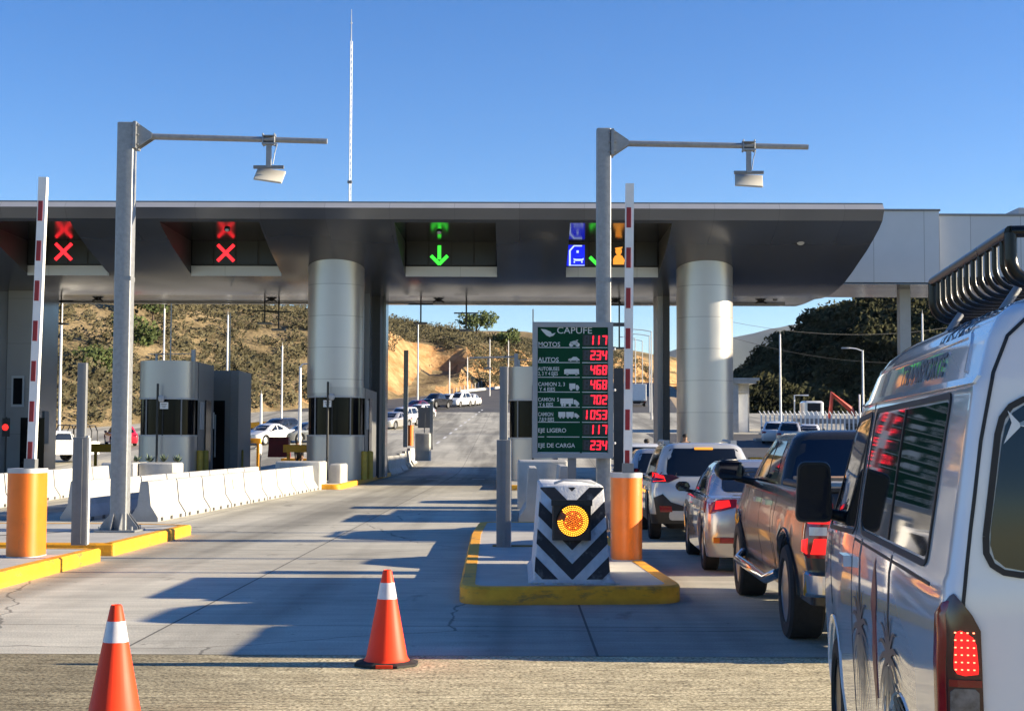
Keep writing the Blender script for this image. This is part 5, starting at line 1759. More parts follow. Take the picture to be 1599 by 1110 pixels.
def mirror(parent, x, y, z, sgn, m, sc=1.0, stalk=True):
    mb = MB()
    mb.sphere((0, 0, 0), .12 * sc, 12, 0, (1.05, .55, .78))
    mb.tube([(-sgn * .05 * sc, .0, -.06 * sc), (-sgn * .22 * sc, .02, -.10 * sc)], .03 * sc, 8)
    o = mb.build("mirror", m, parent, 50, (x, y, z))
    mb = MB(); mb.box((sgn * .0, -.066 * sc, .0), (.18 * sc, .006, .13 * sc)); mb.build("mirror_glass", M_glassb, o)
    return o

def car_body(name, label, cat, kind, loc, rz, paintm, L=4.5, Wd=1.8, H=1.55, group=None, r=.33, wb=None, detail=True, brake=True, lower=False, front_lamps=True, glass=None):
    """generic passenger car: suv, hatch, sedan"""
    glass = glass or M_glass
    t = thing(name, label, cat, loc, rz, group)
    W2 = Wd / 2
    wb = wb or L * .59
    yw = [L * .175 + .05, L * .175 + .05 + wb]
    base = .22 if kind != 'suv' else .30
    ar = r + .075
    zb = arch_z(base, yw, ar, r - .005)
    belt = H * .615 if kind != 'sedan' else H * .66
    roof = H
    nose = belt - .16
    zbelt = lambda y: belt - .02 + .03 * (1 - y / L) - .17 * sstep(L - 1.0, L, y)
    tail = {'suv': .10, 'hatch': .16, 'sedan': .62}[kind]
    tailr = {'suv': .50, 'hatch': .62, 'sedan': 1.45}[kind]
    cowl = L - 1.15 if kind != 'suv' else L - 1.1
    wsr = cowl - .78
    rx = .16
    rings = [
        dict(z=.20, yr=.5, yf=L - .5, w=W2 - .34, surf=False, rr=.1, rf=.1),
        dict(z=lambda y: zb(y) - .004, yr=.30, yf=L - .32, w=W2 - .30, surf=False, rr=.1, rf=.1),
        dict(z=zb, yr=.10, yf=L - .10, w=W2 * .955, rr=.22, rx=.18, rf=.4, rxf=.3),
        dict(z=lambda y: max(base + .16, zb(y) + .012), yr=.02, yf=L - .03, w=W2 * .985, rr=.22, rx=.18, rf=.45, rxf=.32),
        dict(z=lambda y: max(.56, zb(y) + .03), yr=.0, yf=L, w=W2, rr=.24, rx=.2, rf=.5, rxf=.36),
        dict(z=lambda y: max(belt * .80, zb(y) + .06), yr=.0, yf=L - .02, w=W2, rr=.26, rx=.2, rf=.55, rxf=.4),
        dict(z=lambda y: zbelt(y) - .06, yr=.04, yf=L - .10, w=W2 * .985, rr=.28, rx=.2, rf=.6, rxf=.42),
        dict(z=zbelt, yr=.08, yf=L - .22, w=W2 * .955, rr=.28, rx=.2, rf=.6, rxf=.4),
        dict(z=lambda y: belt + .03 - .02 * sstep(L - 1.2, L, y), yr=tail, yf=cowl, w=W2 * .90, rr=.24, rx=.2, rf=.35, rxf=.3, bf=.16),
        dict(z=belt + (roof - belt) * .5, yr=tail + (tailr - tail) * .48, yf=cowl + (wsr - cowl) * .5, w=W2 * .82, rr=.24, rx=.2, rf=.35, rxf=.3, bf=.12),
        dict(z=roof - .10, yr=tailr - .06, yf=wsr + .05, w=W2 * .72, rr=.24, rx=.2, rf=.3, rxf=.25, bf=.08),
        dict(z=roof - .035, yr=tailr + .05, yf=wsr - .12, w=W2 * .64, rr=.24, rx=.2, rf=.3, rxf=.25, bf=.06),
        dict(z=roof - .005, yr=tailr + .25, yf=wsr - .4, w=W2 * .42, rr=.2, rx=.15, rf=.2, rxf=.2, bf=.04),
    ]
    sh = Shell(rings, nS=56)
    mats = [1, 1] + [2 if (lower) else 0] + [0] * (len(rings) - 4)
    mb = MB(); sh.mesh(mb, mats)
    mb.build("body", [paintm, M_under, M_trim], t, 38)
    # glasshouse panes
    z0, z1 = belt + .045, roof - .115
    def yr_at(z): return tail + (tailr - tail) * (z - belt) / (roof - .1 - belt)
    def yf_at(z): return cowl + (wsr - cowl) * (z - belt) / (roof - .1 - belt)
    ym = (tail + cowl) / 2 + .1
    for sd_ in ('L', 'R'):
        mb = MB(); sh.patch(mb, sd_, rpoly([(yr_at(z0) + .50, z0 + .02), (ym - .04, z0), (ym - .04, z1), (yr_at(z1) + .42, z1)], .06), .005)
        mb.build("rear_side_window", glass, t, 40)
        mb = MB(); sh.patch(mb, sd_, rpoly([(ym + .04, z0), (yf_at(z0) - .40, z0 - .01), (yf_at(z1) - .30, z1), (ym + .04, z1)], .06), .005)
        mb.build("front_side_window", glass, t, 40)
        if kind != 'sedan':
            mb = MB(); sh.patch(mb, sd_, rpoly([(yr_at(z0) + .26, z0 + .06), (yr_at(z0) + .45, z0 + .02), (yr_at(z1) + .37, z1), (yr_at(z1) + .24, z1 - .03)], .04), .005)
            mb.build("quarter_window", glass, t, 40)
    hwz0, hwz1 = W2 * .90 - .2, W2 * .72 - .12
    mb = MB(); sh.patch(mb, 'rear', rpoly([(-hwz0 - .02, z0 + .03), (hwz0 + .02, z0 + .03), (hwz1 + .04, z1 + .01), (-hwz1 - .04, z1 + .01)], .08), .006, 8, 14)
    mb.build("rear_window", glass, t, 40)
    mb = MB(); sh.patch(mb, 'front', rpoly([(-hwz0, z0), (hwz0, z0), (hwz1, z1), (-hwz1, z1)], .08), .006, 8, 14)
    mb.build("windscreen", glass, t, 40)
    for yy in yw:
        for sg in (-1, 1):
            wheel(t, sg * (W2 - .13), yy, r, .21, sg, M_rimd if lower else M_rim, 5 if not lower else 7)
    if lower:
        for sd_ in ('L', 'R'):
            for yy in yw:
                pts = [(yy + (ar + .03) * math.cos(a_), r + (ar + .03) * math.sin(a_)) for a_ in [R(-8 + 196 * k / 18) for k in range(19)]]
                mb = MB(); sh.strip(mb, sd_, pts, .075, .012, 0, 2, .02); mb.build("arch_trim", M_trim, t, 40)
    # rear bumper insert and plate
    if detail:
        mb = MB(); sh.patch(mb, 'rear', rrect(-W2 * .62, W2 * .62, base + .08, base + .30, .06), .01, 6, 10); mb.build("bumper_insert", M_trim, t, 40)
        mb = MB(); sh.patch(mb, 'rear', rrect(-.20, .20, belt * .72, belt * .72 + .13, .01, 2), .012, 3, 4); mb.build("number_plate", M_plate, t)
        for sd_ in ('L', 'R'):
            mb = MB()
            sh.strip(mb, sd_, [(ym, z0 - .03), (ym + .01, .62), (ym - .02, base + .12)], .008, .0015)
            sh.strip(mb, sd_, [(yf_at(z0) - .34, z0 - .03), (yf_at(z0) - .22, .62), (yf_at(z0) - .26, base + .14)], .008, .0015)
            mb.build("door_gap", M_trim, t)
            for yy in (ym - .12, ym + 1.0 if ym + 1.0 < cowl - .3 else cowl - .5):
                pass
            sg = -1 if sd_ == 'L' else 1
            for yy in (ym + .12, ym - .85):
                q = sh.pt(sd_, yy, belt * .86, .012); mb = MB(); mb.box((q.x, q.y, q.z), (.035, .18, .03)); mb.build("door_handle", paintm, t)
    mb = MB()
    for sg in (-1, 1):
        sd_ = 'L' if sg < 0 else 'R'
        if brake is not None:
            mt = [M_brake if brake else M_tailr, M_taild]
            mb = MB()
            zl0, zl1 = belt * .76, belt * .95
            a_, b_ = W2 * .58, W2 - .045
            sh.patch(mb, 'rear', [(sg * a_, zl0 + .06), (sg * b_, zl0), (sg * b_, zl1), (sg * a_, zl1 - .02)], .008, 6, 8)
            mb.build("taillight", mt[0], t, 40)
            mb = MB(); sh.patch(mb, sd_, [(.20, zl0 + .02), (.48, zl0 + .1), (.42, zl1 - .01), (.20, zl1)], .006, 4, 6); mb.build("taillight_corner", M_tailr, t, 40)
        if front_lamps:
            mb = MB(); sh.patch(mb, 'front', [(sg * W2 * .45, nose - .13), (sg * (W2 - .1), nose - .10), (sg * (W2 - .1), nose + .02), (sg * W2 * .5, nose - .02)], .006, 4, 6); mb.build("headlight", M_clear, t, 40)
        mirror(t, sg * (W2 + .07), yf_at(belt) - .48, belt + .08, sg, M_trim if lower or kind == 'sedan' else paintm, .85)
    if front_lamps:
        mb = MB(); sh.patch(mb, 'front', rrect(-W2 * .4, W2 * .4, nose - .30, nose - .06, .05), .006, 4, 8); mb.build("grille", M_trim, t, 40)
    return t, sh, dict(belt=belt, yr_at=yr_at, yf_at=yf_at, W2=W2, L=L, H=H, z0=z0, z1=z1, yw=yw, base=base, ym=ym, ar=ar, r=r)

def place(px, py, pxl=None):
    return G(px, py)
# ---- the queue ahead
M_silver = paint("silver_paint", (.50, .48, .46), .25, .55)
M_pearl = paint("pearl_white_paint", (.56, .55, .51), .25, .25)
M_whitep = paint("white_car_paint", (.74, .74, .73), .25)
M_greyp = paint("grey_car_paint", (.16, .17, .18), .25, .4)
M_dkp = paint("dark_car_paint", (.02, .021, .025), .2)
M_truckp = paint("graphite_truck_paint", (.026, .026, .026), .24, .0, .22)
M_vanp = paint("white_van_paint", (.74, .74, .76), .16, .0)

# pearl wagon-SUV with roof rails, brake lights on
sx0 = 2.22 + .79
t, sh, q = car_body("suv_wagon", "pearl white SUV wagon with black lower cladding and lit brake lights in the queue", "car", 'suv', (sx0 + .12, 24.75, 0), R(-1.5), M_pearl, L=4.8, Wd=1.86, H=1.66, r=.355, lower=True, brake=None)
W2, belt = q['W2'], q['belt']
for sg in (-1, 1):
    sd_ = 'L' if sg < 0 else 'R'
    mb = MB(); sh.patch(mb, 'rear', [(sg * .42, 1.075), (sg * .62, .99), (sg * (W2 - .05), .98), (sg * (W2 - .05), 1.16), (sg * .60, 1.13)][::1], .010, 6, 10); mb.build("taillight", M_taild, t, 40)
    mb = MB(); sh.patch(mb, 'rear', [(sg * .66, 1.0), (sg * (W2 - .06), .995), (sg * (W2 - .06), 1.15), (sg * .70, 1.12)], .016, 5, 6); mb.build("brake_lamp", M_brake, t, 40)
    mb = MB(); sh.patch(mb, sd_, [(.2, .99), (.46, 1.06), (.40, 1.13), (.2, 1.16)], .010, 4, 6); mb.build("taillight_corner", M_tailr, t, 40)
    mb = MB(); sh.patch(mb, 'rear', [(sg * .56, .50), (sg * .76, .50), (sg * .78, .60), (sg * .58, .60)], .024, 3, 4); mb.build("reflector", M_tailr, t)
    # dark cladding panel at the bumper corner
    mb = MB(); sh.patch(mb, 'rear', [(sg * .30, .36), (sg * (W2 - .12), .36), (sg * (W2 - .06), .74), (sg * .72, .80), (sg * .58, .66), (sg * .30, .62)][:6], .014, 8, 8); mb.build("bumper_cladding", M_trim, t, 40)
    mb = MB(); x = sg * .58
    mb.tube([(x, 1.0, 1.60), (x, 1.25, 1.665), (x, 2.6, 1.69), (x, 3.0, 1.63)], .028, 8)
    mb.box((x, 1.25, 1.66), (.10, .5, .07)); 
    mb.build("roof_rail", M_lgrey if sg < 0 else M_lgrey, t, 40)
mb = MB(); sh.patch(mb, 'rear', rrect(-.16, .16, q['H'] - .125, q['H'] - .085, .01, 2), .02, 2, 6); mb.build("high_brake_light", M_am, t)
mb = MB(); sh.patch(mb, 'rear', rrect(-W2 * .66, W2 * .66, .36, .52, .05), .018, 5, 8); mb.build("skid_plate", M_lgrey, t, 40)
mb = MB(); mb.tube([(-.5, .12, q['belt'] + .07), (-.42, .28, q['belt'] + .3)], .012, 6); mb.build("rear_wiper", M_trim, t)

# silver sedan
t, sh, q = car_body("sedan", "silver sedan with lit brake lights waiting behind the white SUV wagon", "car", 'sedan', (2.40 + .84, 18.55, 0), R(-2.2), M_silver, L=4.55, Wd=1.80, H=1.43, r=.335, wb=2.7, brake=None, glass=M_glass)
W2 = q['W2']
for sg in (-1, 1):
    sd_ = 'L' if sg < 0 else 'R'
    mb = MB(); sh.patch(mb, 'rear', [(sg * .40, .88), (sg * (W2 - .05), .76), (sg * (W2 - .05), .93), (sg * .52, .95)], .008, 6, 8); mb.build("taillight", M_tailr, t, 40)
    mb = MB(); sh.patch(mb, 'rear', [(sg * .58, .85), (sg * (W2 - .12), .82), (sg * (W2 - .14), .925), (sg * .60, .935)], .014, 5, 6); mb.build("brake_lamp", M_brake, t, 40)
    mb = MB(); sh.patch(mb, sd_, [(.2, .77), (.52, .87), (.46, .935), (.2, .93)], .006, 4, 6); mb.build("taillight_corner", M_tailr, t, 40)
    mb = MB(); sh.patch(mb, 'rear', [(sg * .50, .40), (sg * .80, .40), (sg * .80, .47), (sg * .50, .47)], .022, 3, 4); mb.build("reflector", M_tailr, t)
    mb = MB(); sh.strip(mb, sd_, [(1.0, q['z0'] - .02), (2.0, q['z0'] - .025), (3.2, q['z0'] - .03)], .018, .008); mb.build("window_trim", M_chrome, t)
mb = MB(); mb.bbox(-.5, .5, .52, .60, .955, .985); mb.v = [v for v in mb.v]; mb.build("boot_lip", M_silver, t, 40)

# two cars further up the queue
t, sh, q = car_body("hatchback", "light silver hatchback just ahead of the white SUV wagon", "car", 'hatch', (3.12, 31.2, 0), R(-1), M_silver, L=4.1, Wd=1.74, H=1.53)
t, sh, q = car_body("hatchback", "white car two places ahead of the SUV wagon, behind the striped arm", "car", 'hatch', (3.42, 39.5, 0), R(-1), M_whitep, L=4.3, Wd=1.78, H=1.64)
# ------------------------------------------------------------------ graphite pickup truck
TX, TY = 2.11 + 1.11, 11.45
t = thing("pickup_truck", "dark graphite pickup truck with lit red taillights and chrome bumper beside the white van", "truck", (TX, TY, 0), R(-2.0))
L, W2, r = 5.55, 1.0, .395
yw = [1.22, 4.78]
ar = r + .085
zb = arch_z(.40, yw, ar, r - .0)
zrail = lambda y: 1.27 + .015 * (y / L) - .20 * sstep(4.4, 5.5, y)
rings = [
    dict(z=.40, yr=.4, yf=L - .5, w=W2 - .36, surf=False, rr=.1, rf=.1),
    dict(z=lambda y: zb(y) - .004, yr=.18, yf=L - .3, w=W2 - .34, surf=False, rr=.1, rf=.1),
    dict(z=zb, yr=.02, yf=L - .05, w=W2 * .95, rr=.10, rf=.35, br=.0),
    dict(z=lambda y: max(.60, zb(y) + .012), yr=.0, yf=L - .01, w=W2 * .965, rr=.10, rf=.35, br=.0),
    dict(z=lambda y: max(.82, zb(y) + .03), yr=.0, yf=L, w=W2, rr=.10, rf=.35, br=.0),
    dict(z=lambda y: max(1.0, zb(y) + .05), yr=.0, yf=L - .02, w=W2 * .985, rr=.10, rf=.35, br=.0),
    dict(z=lambda y: zrail(y) - .10, yr=.005, yf=L - .05, w=W2 * .945, rr=.10, rf=.35, br=.0),
    dict(z=lambda y: zrail(y) - .02, yr=.015, yf=L - .12, w=W2 * .925, rr=.10, rf=.35, br=.0),
    dict(z=zrail, yr=.03, yf=L - .2, w=W2 * .90, rr=.10, rf=.35, br=.0),
    dict(z=lambda y: zrail(y) - (.0 if y > 1.96 else .002), yr=.09, yf=L - .5, w=W2 * .83, rr=.06, rf=.3, br=.0, surf=False),
]
sh = Shell(rings, nS=72)
mb = MB(); sh.mesh(mb, [1, 1] + [0] * 9)
mb.build("body", [M_truckp, M_under], t, 38)
# flared arches
for sd_ in ('L', 'R'):
    for yy in yw:
        pts = [(yy + (ar + .035) * math.cos(a_), r + (ar + .035) * math.sin(a_)) for a_ in [R(2 + 176 * k / 18) for k in range(19)]]
        mb = MB(); sh.strip(mb, sd_, pts, .055, .014, 0, 2, .03); mb.build("arch_flare", M_truckp, t, 50)
# bed: rails and the liner seen over the tailgate
mb = MB(); mb.bbox(-.86, .86, .10, 1.95, zrail(1) + .001, zrail(1) + .006); mb.build("bed_floor", M_under, t)
for sg in (-1, 1):
    mb = MB(); mb.tube([(sg * .865, .08, 1.292), (sg * .865, 1.95, 1.30)], .035, 8); mb.build("bed_rail", M_trim, t, 50)
mb = MB(); mb.bbox(-.88, .88, .012, .075, 1.275, 1.305, 0, .01); mb.build("tailgate_cap", M_trim, t, 40)
# cab
cab = Shell([
    dict(z=1.25, yr=1.99, yf=4.42, w=.905, rr=.06, rf=.3, br=.0, tf=.02, bf=.14),
    dict(z=1.30, yr=2.0, yf=4.36, w=.90, rr=.06, rf=.3, br=.0, tf=.02, bf=.14),
    dict(z=1.52, yr=2.07, yf=3.98, w=.84, rr=.08, rf=.3, br=.01, tf=.02, bf=.12),
    dict(z=1.69, yr=2.14, yf=3.68, w=.765, rr=.10, rf=.28, br=.02, bf=.10),
    dict(z=1.745, yr=2.2, yf=3.54, w=.70, rr=.14, rf=.28, br=.03, bf=.08),
    dict(z=1.775, yr=2.36, yf=3.3, w=.48, rr=.14, rf=.2, br=.02, bf=.05)], nS=30)
mb = MB(); cab.mesh(mb); mb.build("cab", M_truckp, t, 40)
mb = MB(); cab.patch(mb, 'rear', rpoly([(-.82, 1.31), (.82, 1.31), (.70, 1.685), (-.70, 1.685)], .06), .005, 8, 12); mb.build("rear_window", M_glassb, t, 40)
mb = MB(); cab.patch(mb, 'front', rpoly([(-.78, 1.33), (.78, 1.33), (.66, 1.67), (-.66, 1.67)], .06), .005, 8, 12); mb.build("windscreen", M_glass, t, 40)
for sd_ in ('L', 'R'):
    mb = MB(); cab.patch(mb, sd_, rpoly([(2.34, 1.315), (2.92, 1.315), (2.92, 1.67), (2.42, 1.67)], .05), .005); mb.build("rear_side_window", M_glass, t, 40)
    mb = MB(); cab.patch(mb, sd_, rpoly([(3.0, 1.315), (4.12, 1.315), (3.58, 1.67), (3.0, 1.67)], .05), .005); mb.build("front_side_window", M_glass, t, 40)
    mb = MB(); cab.strip(mb, sd_, [(2.3, 1.285), (4.2, 1.285)], .022, .008); mb.build("window_trim", M_chrome, t)
    mb = MB()
    sh.strip(mb, sd_, [(2.96, 1.24), (2.97, .85), (2.93, .50)], .010, .0015); sh.strip(mb, sd_, [(4.02, 1.20), (4.10, .85), (4.08, .52)], .010, .0015)
    sh.strip(mb, sd_, [(1.97, 1.24), (1.97, .52)], .014, .0015); sh.strip(mb, sd_, [(2.22, 1.24), (2.12, .9), (2.04, .55)], .010, .0015)
    mb.build("door_gap", M_trim, t)
    for yy in (2.48, 3.2):
        p = sh.pt(sd_, yy, 1.10, .018); mb = MB(); mb.box(p, (.04, .2, .045)); mb.build("door_handle", M_chrome, t)
    sg = -1 if sd_ == 'L' else 1
    mb = MB(); mb.tube([(sg * .98, 1.75, .50), (sg * 1.06, 1.9, .44), (sg * 1.06, 4.15, .44), (sg * .98, 4.3, .50)], .045, 10); mb.build("side_step", M_chrome, t, 50)
    mirror(t, sg * 1.16, 3.96, 1.37, sg, M_trim, 1.28)
    # taillight: tall, two lit halves
    mb = MB(); sh.patch(mb, 'rear', [(sg * .79, .765), (sg * .985, .765), (sg * .945, 1.17), (sg * .79, 1.19)], .012, 8, 8); mb.build("taillight", M_tailr, t, 40)
    mb = MB(); sh.patch(mb, sd_, [(.02, .765), (.20, .79), (.23, 1.15), (.02, 1.17)], .010, 8, 5); mb.build("taillight_corner", M_tailr, t, 40)
    for z0_, z1_ in ((.795, .915), (1.03, 1.145)):
        mb = MB(); sh.patch(mb, 'rear', [(sg * .82, z0_), (sg * .965, z0_), (sg * .938, z1_), (sg * .82, z1_)], .019, 4, 5); mb.build("brake_lamp", M_brake, t, 40)
        mb = MB(); sh.patch(mb, sd_, [(.04, z0_), (.15, z0_ + .01), (.16, z1_ - .01), (.04, z1_)], .016, 4, 4); mb.build("brake_lamp", M_brake, t, 40)
    mb = MB(); sh.patch(mb, 'rear', [(sg * .84, .94), (sg * .97, .94), (sg * .97, 1.005), (sg * .84, 1.005)], .018, 3, 4); mb.build("reversing_lamp", M_clear, t)
    for yy in yw:
        wheel(t, sg * (W2 - .15), yy, r, .30, sg, M_rim, 6)
# tailgate
mb = MB(); sh.strip(mb, 'rear', [(-.785, 1.24), (-.785, .70), (.785, .70), (.785, 1.24)], .012, .002, 0, 4); mb.build("tailgate_gap", M_trim, t)
mb = MB(); sh.patch(mb, 'rear', rrect(-.16, .16, 1.06, 1.15, .02, 2), .02, 3, 4); mb.build("tailgate_handle", M_trim, t)
# bumper
def bump(z0_, z1_, d0, d1, m, nm, hw=1.0):
    mb = MB()
    ringz = []
    for z, d in ((z0_, d0), (z0_ + .03, d1), (z1_ - .02, d1), (z1_, d0)):
        a = [(-hw, .16, z), (-hw - .005, .06 - d * .4, z), (-hw + .10, -d, z), (0, -d - .02, z), (hw - .10, -d, z), (hw + .005, .06 - d * .4, z), (hw, .16, z), (hw - .1, .17, z), (-hw + .1, .17, z)]
        ringz.append(a)
    mb.loft(ringz); return mb.build(nm, m, t, 40)
bump(.47, .66, .07, .14, M_chrome, "rear_bumper")
mb = MB(); mb.bbox(-.7, .7, -.13, -.01, .662, .675); mb.build("bumper_step", M_trim, t)
mb = MB(); mb.bbox(-.2, .2, -.165, -.16, .51, .62); mb.build("number_plate", M_plate, t)
mb = MB(); mb.bbox(-.06, .06, -.22, .2, .36, .44); mb.build("tow_hitch", M_trim, t)
# a bundle lying in the bed, against the cab
M_tan = mat("tan_board", (.42, .25, .15), .6, var=.2, scale=5)
mb = MB(); mb.bbox(-.5, .5, -.25, .25, 0, .05, 0, .02); mb.bbox(-.46, .5, -.23, .25, .051, .085, 1, .01)
q_ = Vector((TX - .3, TY + 1.6, 0))
tag(mb.build("cargo_board", [M_lgrey, M_tan], None, 40, (q_.x, q_.y, 1.275)), "tan and white boards lying in the bed of the dark pickup truck", "boards")

M_mirr = mat("mirror_glass_dark", (.010, .014, .026), .08, var=.2, scale=3, spec=.12)
# ------------------------------------------------------------------ the white van
VX, VY, VR = 1.235 + .845, 4.25, R(-6.4)
van = thing("passenger_van", "tall white passenger van with black roof rack, red taillight and palm graphics on its side", "van", (VX, VY, 0), VR)
t = van
L, r = 4.25, .335
yw = [.95, 3.38]
ar = r + .075
zb = arch_z(.27, yw, ar, r)
M = 0.85
rings = [
    dict(z=.25, yr=.4, yf=L - .5, w=.5, surf=False, rr=.1, rf=.1),
    dict(z=lambda y: zb(y) - .004, yr=.18, yf=L - .35, w=.54, surf=False, rr=.1, rf=.1),
    dict(z=zb, yr=.02, yf=L - .06, w=.81, rr=.05, rf=.38, br=.02, tf=.04),
    dict(z=lambda y: max(.48, zb(y) + .010), yr=.0, yf=L - .02, w=.835, rr=.05, rf=.40, br=.03, tf=.04),
    dict(z=lambda y: max(.80, zb(y) + .025), yr=.0, yf=L, w=.85, rr=.05, rf=.42, br=.03, tf=.04),
    dict(z=1.02, yr=.0, yf=L - .03, w=.853, rr=.05, rf=.42, br=.035, tf=.04),
    dict(z=1.17, yr=.005, yf=L - .10, w=.846, rr=.05, rf=.42, br=.035, tf=.04),
    dict(z=1.245, yr=.008, yf=L - .20, w=.832, rr=.05, rf=.42, br=.035, tf=.04),
    dict(z=1.27, yr=.01, yf=L - .28, w=.822, rr=.05, rf=.40, br=.035, tf=.04),
    dict(z=1.50, yr=.015, yf=L - .58, w=.79, rr=.05, rf=.36, br=.035, tf=.04),
    dict(z=1.70, yr=.025, yf=L - .83, w=.76, rr=.05, rf=.34, br=.035, tf=.04),
    dict(z=1.80, yr=.03, yf=L - .95, w=.743, rr=.05, rf=.32, br=.035, tf=.05),
    dict(z=1.835, yr=.03, yf=L - .99, w=.737, rr=.05, rf=.32, br=.035, tf=.05),
    dict(z=1.85, yr=.03, yf=L - 1.01, w=.724, rr=.05, rf=.32, br=.035, tf=.05),
    dict(z=1.96, yr=.045, yf=L - 1.15, w=.695, rr=.05, rf=.32, br=.035, tf=.06),
    dict(z=2.03, yr=.06, yf=L - 1.27, w=.662, rr=.05, rf=.32, br=.03, tf=.07),
    dict(z=2.075, yr=.085, yf=L - 1.36, w=.61, rr=.10, rf=.32, br=.03, tf=.08),
    dict(z=2.105, yr=.13, yf=L - 1.45, w=.53, rr=.12, rf=.32, br=.03, tf=.08),
    dict(z=2.125, yr=.24, yf=L - 1.6, w=.40, rr=.12, rf=.3, br=.02, tf=.08),
    dict(z=2.135, yr=.4, yf=L - 1.8, w=.2, rr=.1, rf=.15, br=.01, tf=.08),
]
sh = Shell(rings, nS=90, nC=8)
mb = MB(); sh.mesh(mb, [1, 1] + [0] * 18)
mb.build("body", [M_vanp, M_under], van, 40)
# glass
def pane(nm, where, poly, rad, m=M_glass, off=.004, nz=12, nu=20):
    mb = MB(); sh.patch(mb, where, rpoly(poly, rad), off, nz, nu); return mb.build(nm, m, van, 40)
for sd_ in ('L', 'R'):
    pane("side_window", sd_, [(.46, 1.285), (2.26, 1.285), (2.20, 1.775), (.42, 1.785)], [.05, .16, .04, .05])
    mb = MB(); pts = rpoly([(.44, 1.265), (2.28, 1.265), (2.22, 1.795), (.40, 1.805)], [.05, .17, .05, .05]); pts.append(pts[0])
    sh.strip(mb, sd_, pts, .02, .006, 0, 2, .008); mb.build("window_seal", M_trim, van)
    pane("door_window", sd_, [(2.44, 1.27), (3.50, 1.235), (2.98, 1.74), (2.40, 1.765)], [.06, .03, .04, .05])
    mb = MB(); pts = rpoly([(2.42, 1.25), (3.54, 1.215), (3.0, 1.765), (2.38, 1.785)], [.06, .03, .04, .05]); pts.append(pts[0])
    sh.strip(mb, sd_, pts, .022, .006, 0, 2, .008); mb.build("window_seal", M_trim, van)
    mb = MB(); sh.strip(mb, sd_, [(1.34, 1.285), (1.33, 1.78)], .022, .008, 0, 6); mb.build("window_divider", M_trim, van)
    # drip rail and pressings
    mb = MB(); sh.strip(mb, sd_, [(.06, 1.842), (3.0, 1.842)], .022, .012, 0, 12, .02); mb.build("drip_rail", M_vanp, van, 40)
    mb = MB(); sh.strip(mb, sd_, [(.30, 1.875), (.33, 1.955), (.42, 2.0), (2.7, 1.985)], .016, .006, 0, 10, .012); mb.build("roof_pressing", M_vanp, van, 40)
    mb = MB()
    sh.strip(mb, sd_, [(2.34, 1.83), (2.36, 1.25), (2.38, .34)], .009, .0018, 0, 14)
    sh.strip(mb, sd_, [(1.15, 1.255), (1.14, .36)], .008, .0018, 0, 10)
    sh.strip(mb, sd_, [(3.42, 1.20), (3.30, .78)], .008, .0018, 0, 6)
    sh.strip(mb, sd_, [(.30, 1.215), (2.36, 1.225)], .012, .0018, 0, 14)
    mb.build("door_gap", M_trim, van)
    p = sh.pt(sd_, 2.50, 1.12, .018); mb = MB(); mb.box(p, (.035, .2, .05)); mb.build("door_handle", M_vanp, van)
    sg = -1 if sd_ == 'L' else 1
    for yy in yw:
        wheel(van, sg * (.845 - .12), yy, r, .20, sg, M_rimd, 8)
        pts = [(yy + (ar + .012) * math.cos(a_), r + (ar + .012) * math.sin(a_)) for a_ in [R(0 + 180 * k / 18) for k in range(19)]]
        mb = MB(); sh.strip(mb, sd_, pts, .03, .006, 0, 2, .012); mb.build("arch_lip", M_vanp, van, 40)
    # wing mirror on a black arm
    mb = MB(); x = sg * .80
    mb.tube([(x, 3.26, 1.28), (x + sg * .10, 3.27, 1.30), (x + sg * .14, 3.26, 1.38)], .03, 8)
    mb.build("mirror_arm", M_trim, van, 50)
    mb = MB()
    base_ = rpoly([(-.095, -.155), (.095, -.155), (.085, .155), (-.08, .155)], .045, 5)
    mb.loft([[(p_[0] * k, y_, p_[1] * k) for p_ in base_] for y_, k in ((-.05, .96), (-.03, 1.0), (.03, .95), (.08, .72), (.10, .3))])
    o = mb.build("mirror", M_trim, van, 50, (x + sg * .145, 3.23, 1.405))
    mb = MB(); mb.loft([[(p_[0] * .86, -.0535, p_[1] * .88) for p_ in base_], [(p_[0] * .86, -.0505, p_[1] * .88) for p_ in base_]]); mb.build("mirror_glass", M_mirr, o)
pane("windscreen", 'front', [(-.66, 1.30), (.66, 1.30), (.58, 1.95), (-.58, 1.95)], .1)
# rear end
pane("rear_window", 'rear', [(-.725, 1.285), (.725, 1.285), (.655, 1.775), (-.655, 1.775)], .10, M_glassb, .006)
mb = MB(); pts = rpoly([(-.738, 1.272), (.738, 1.272), (.668, 1.788), (-.668, 1.788)], .11); pts.append(pts[0]); sh.strip(mb, 'rear', pts, .018, .007, 0, 2, .01); mb.build("rear_window_seal", M_trim, van)
mb = MB(); pts = [(-.79, .60), (-.79, 1.19), (-.765, 1.40), (-.73, 1.66), (-.69, 1.86), (-.645, 1.97), (-.57, 2.04), (0, 2.05), (.57, 2.04), (.645, 1.97), (.69, 1.86), (.73, 1.66), (.765, 1.40), (.79, 1.19), (.79, .60)]
sh.strip(mb, 'rear', pts, .010, .004, 0, 10); mb.build("tailgate_gap", M_trim, van)
mb = MB(); sh.patch(mb, 'rear', rrect(-.83, .83, .30, .56, .06), .05, 6, 14, 0, .06); mb.build("rear_bumper", M_vanp, van, 40)
mb = MB(); sh.patch(mb, 'rear', rrect(-.2, .2, .80, .93, .015, 2), .012, 3, 4); mb.build("number_plate", M_plate, van)
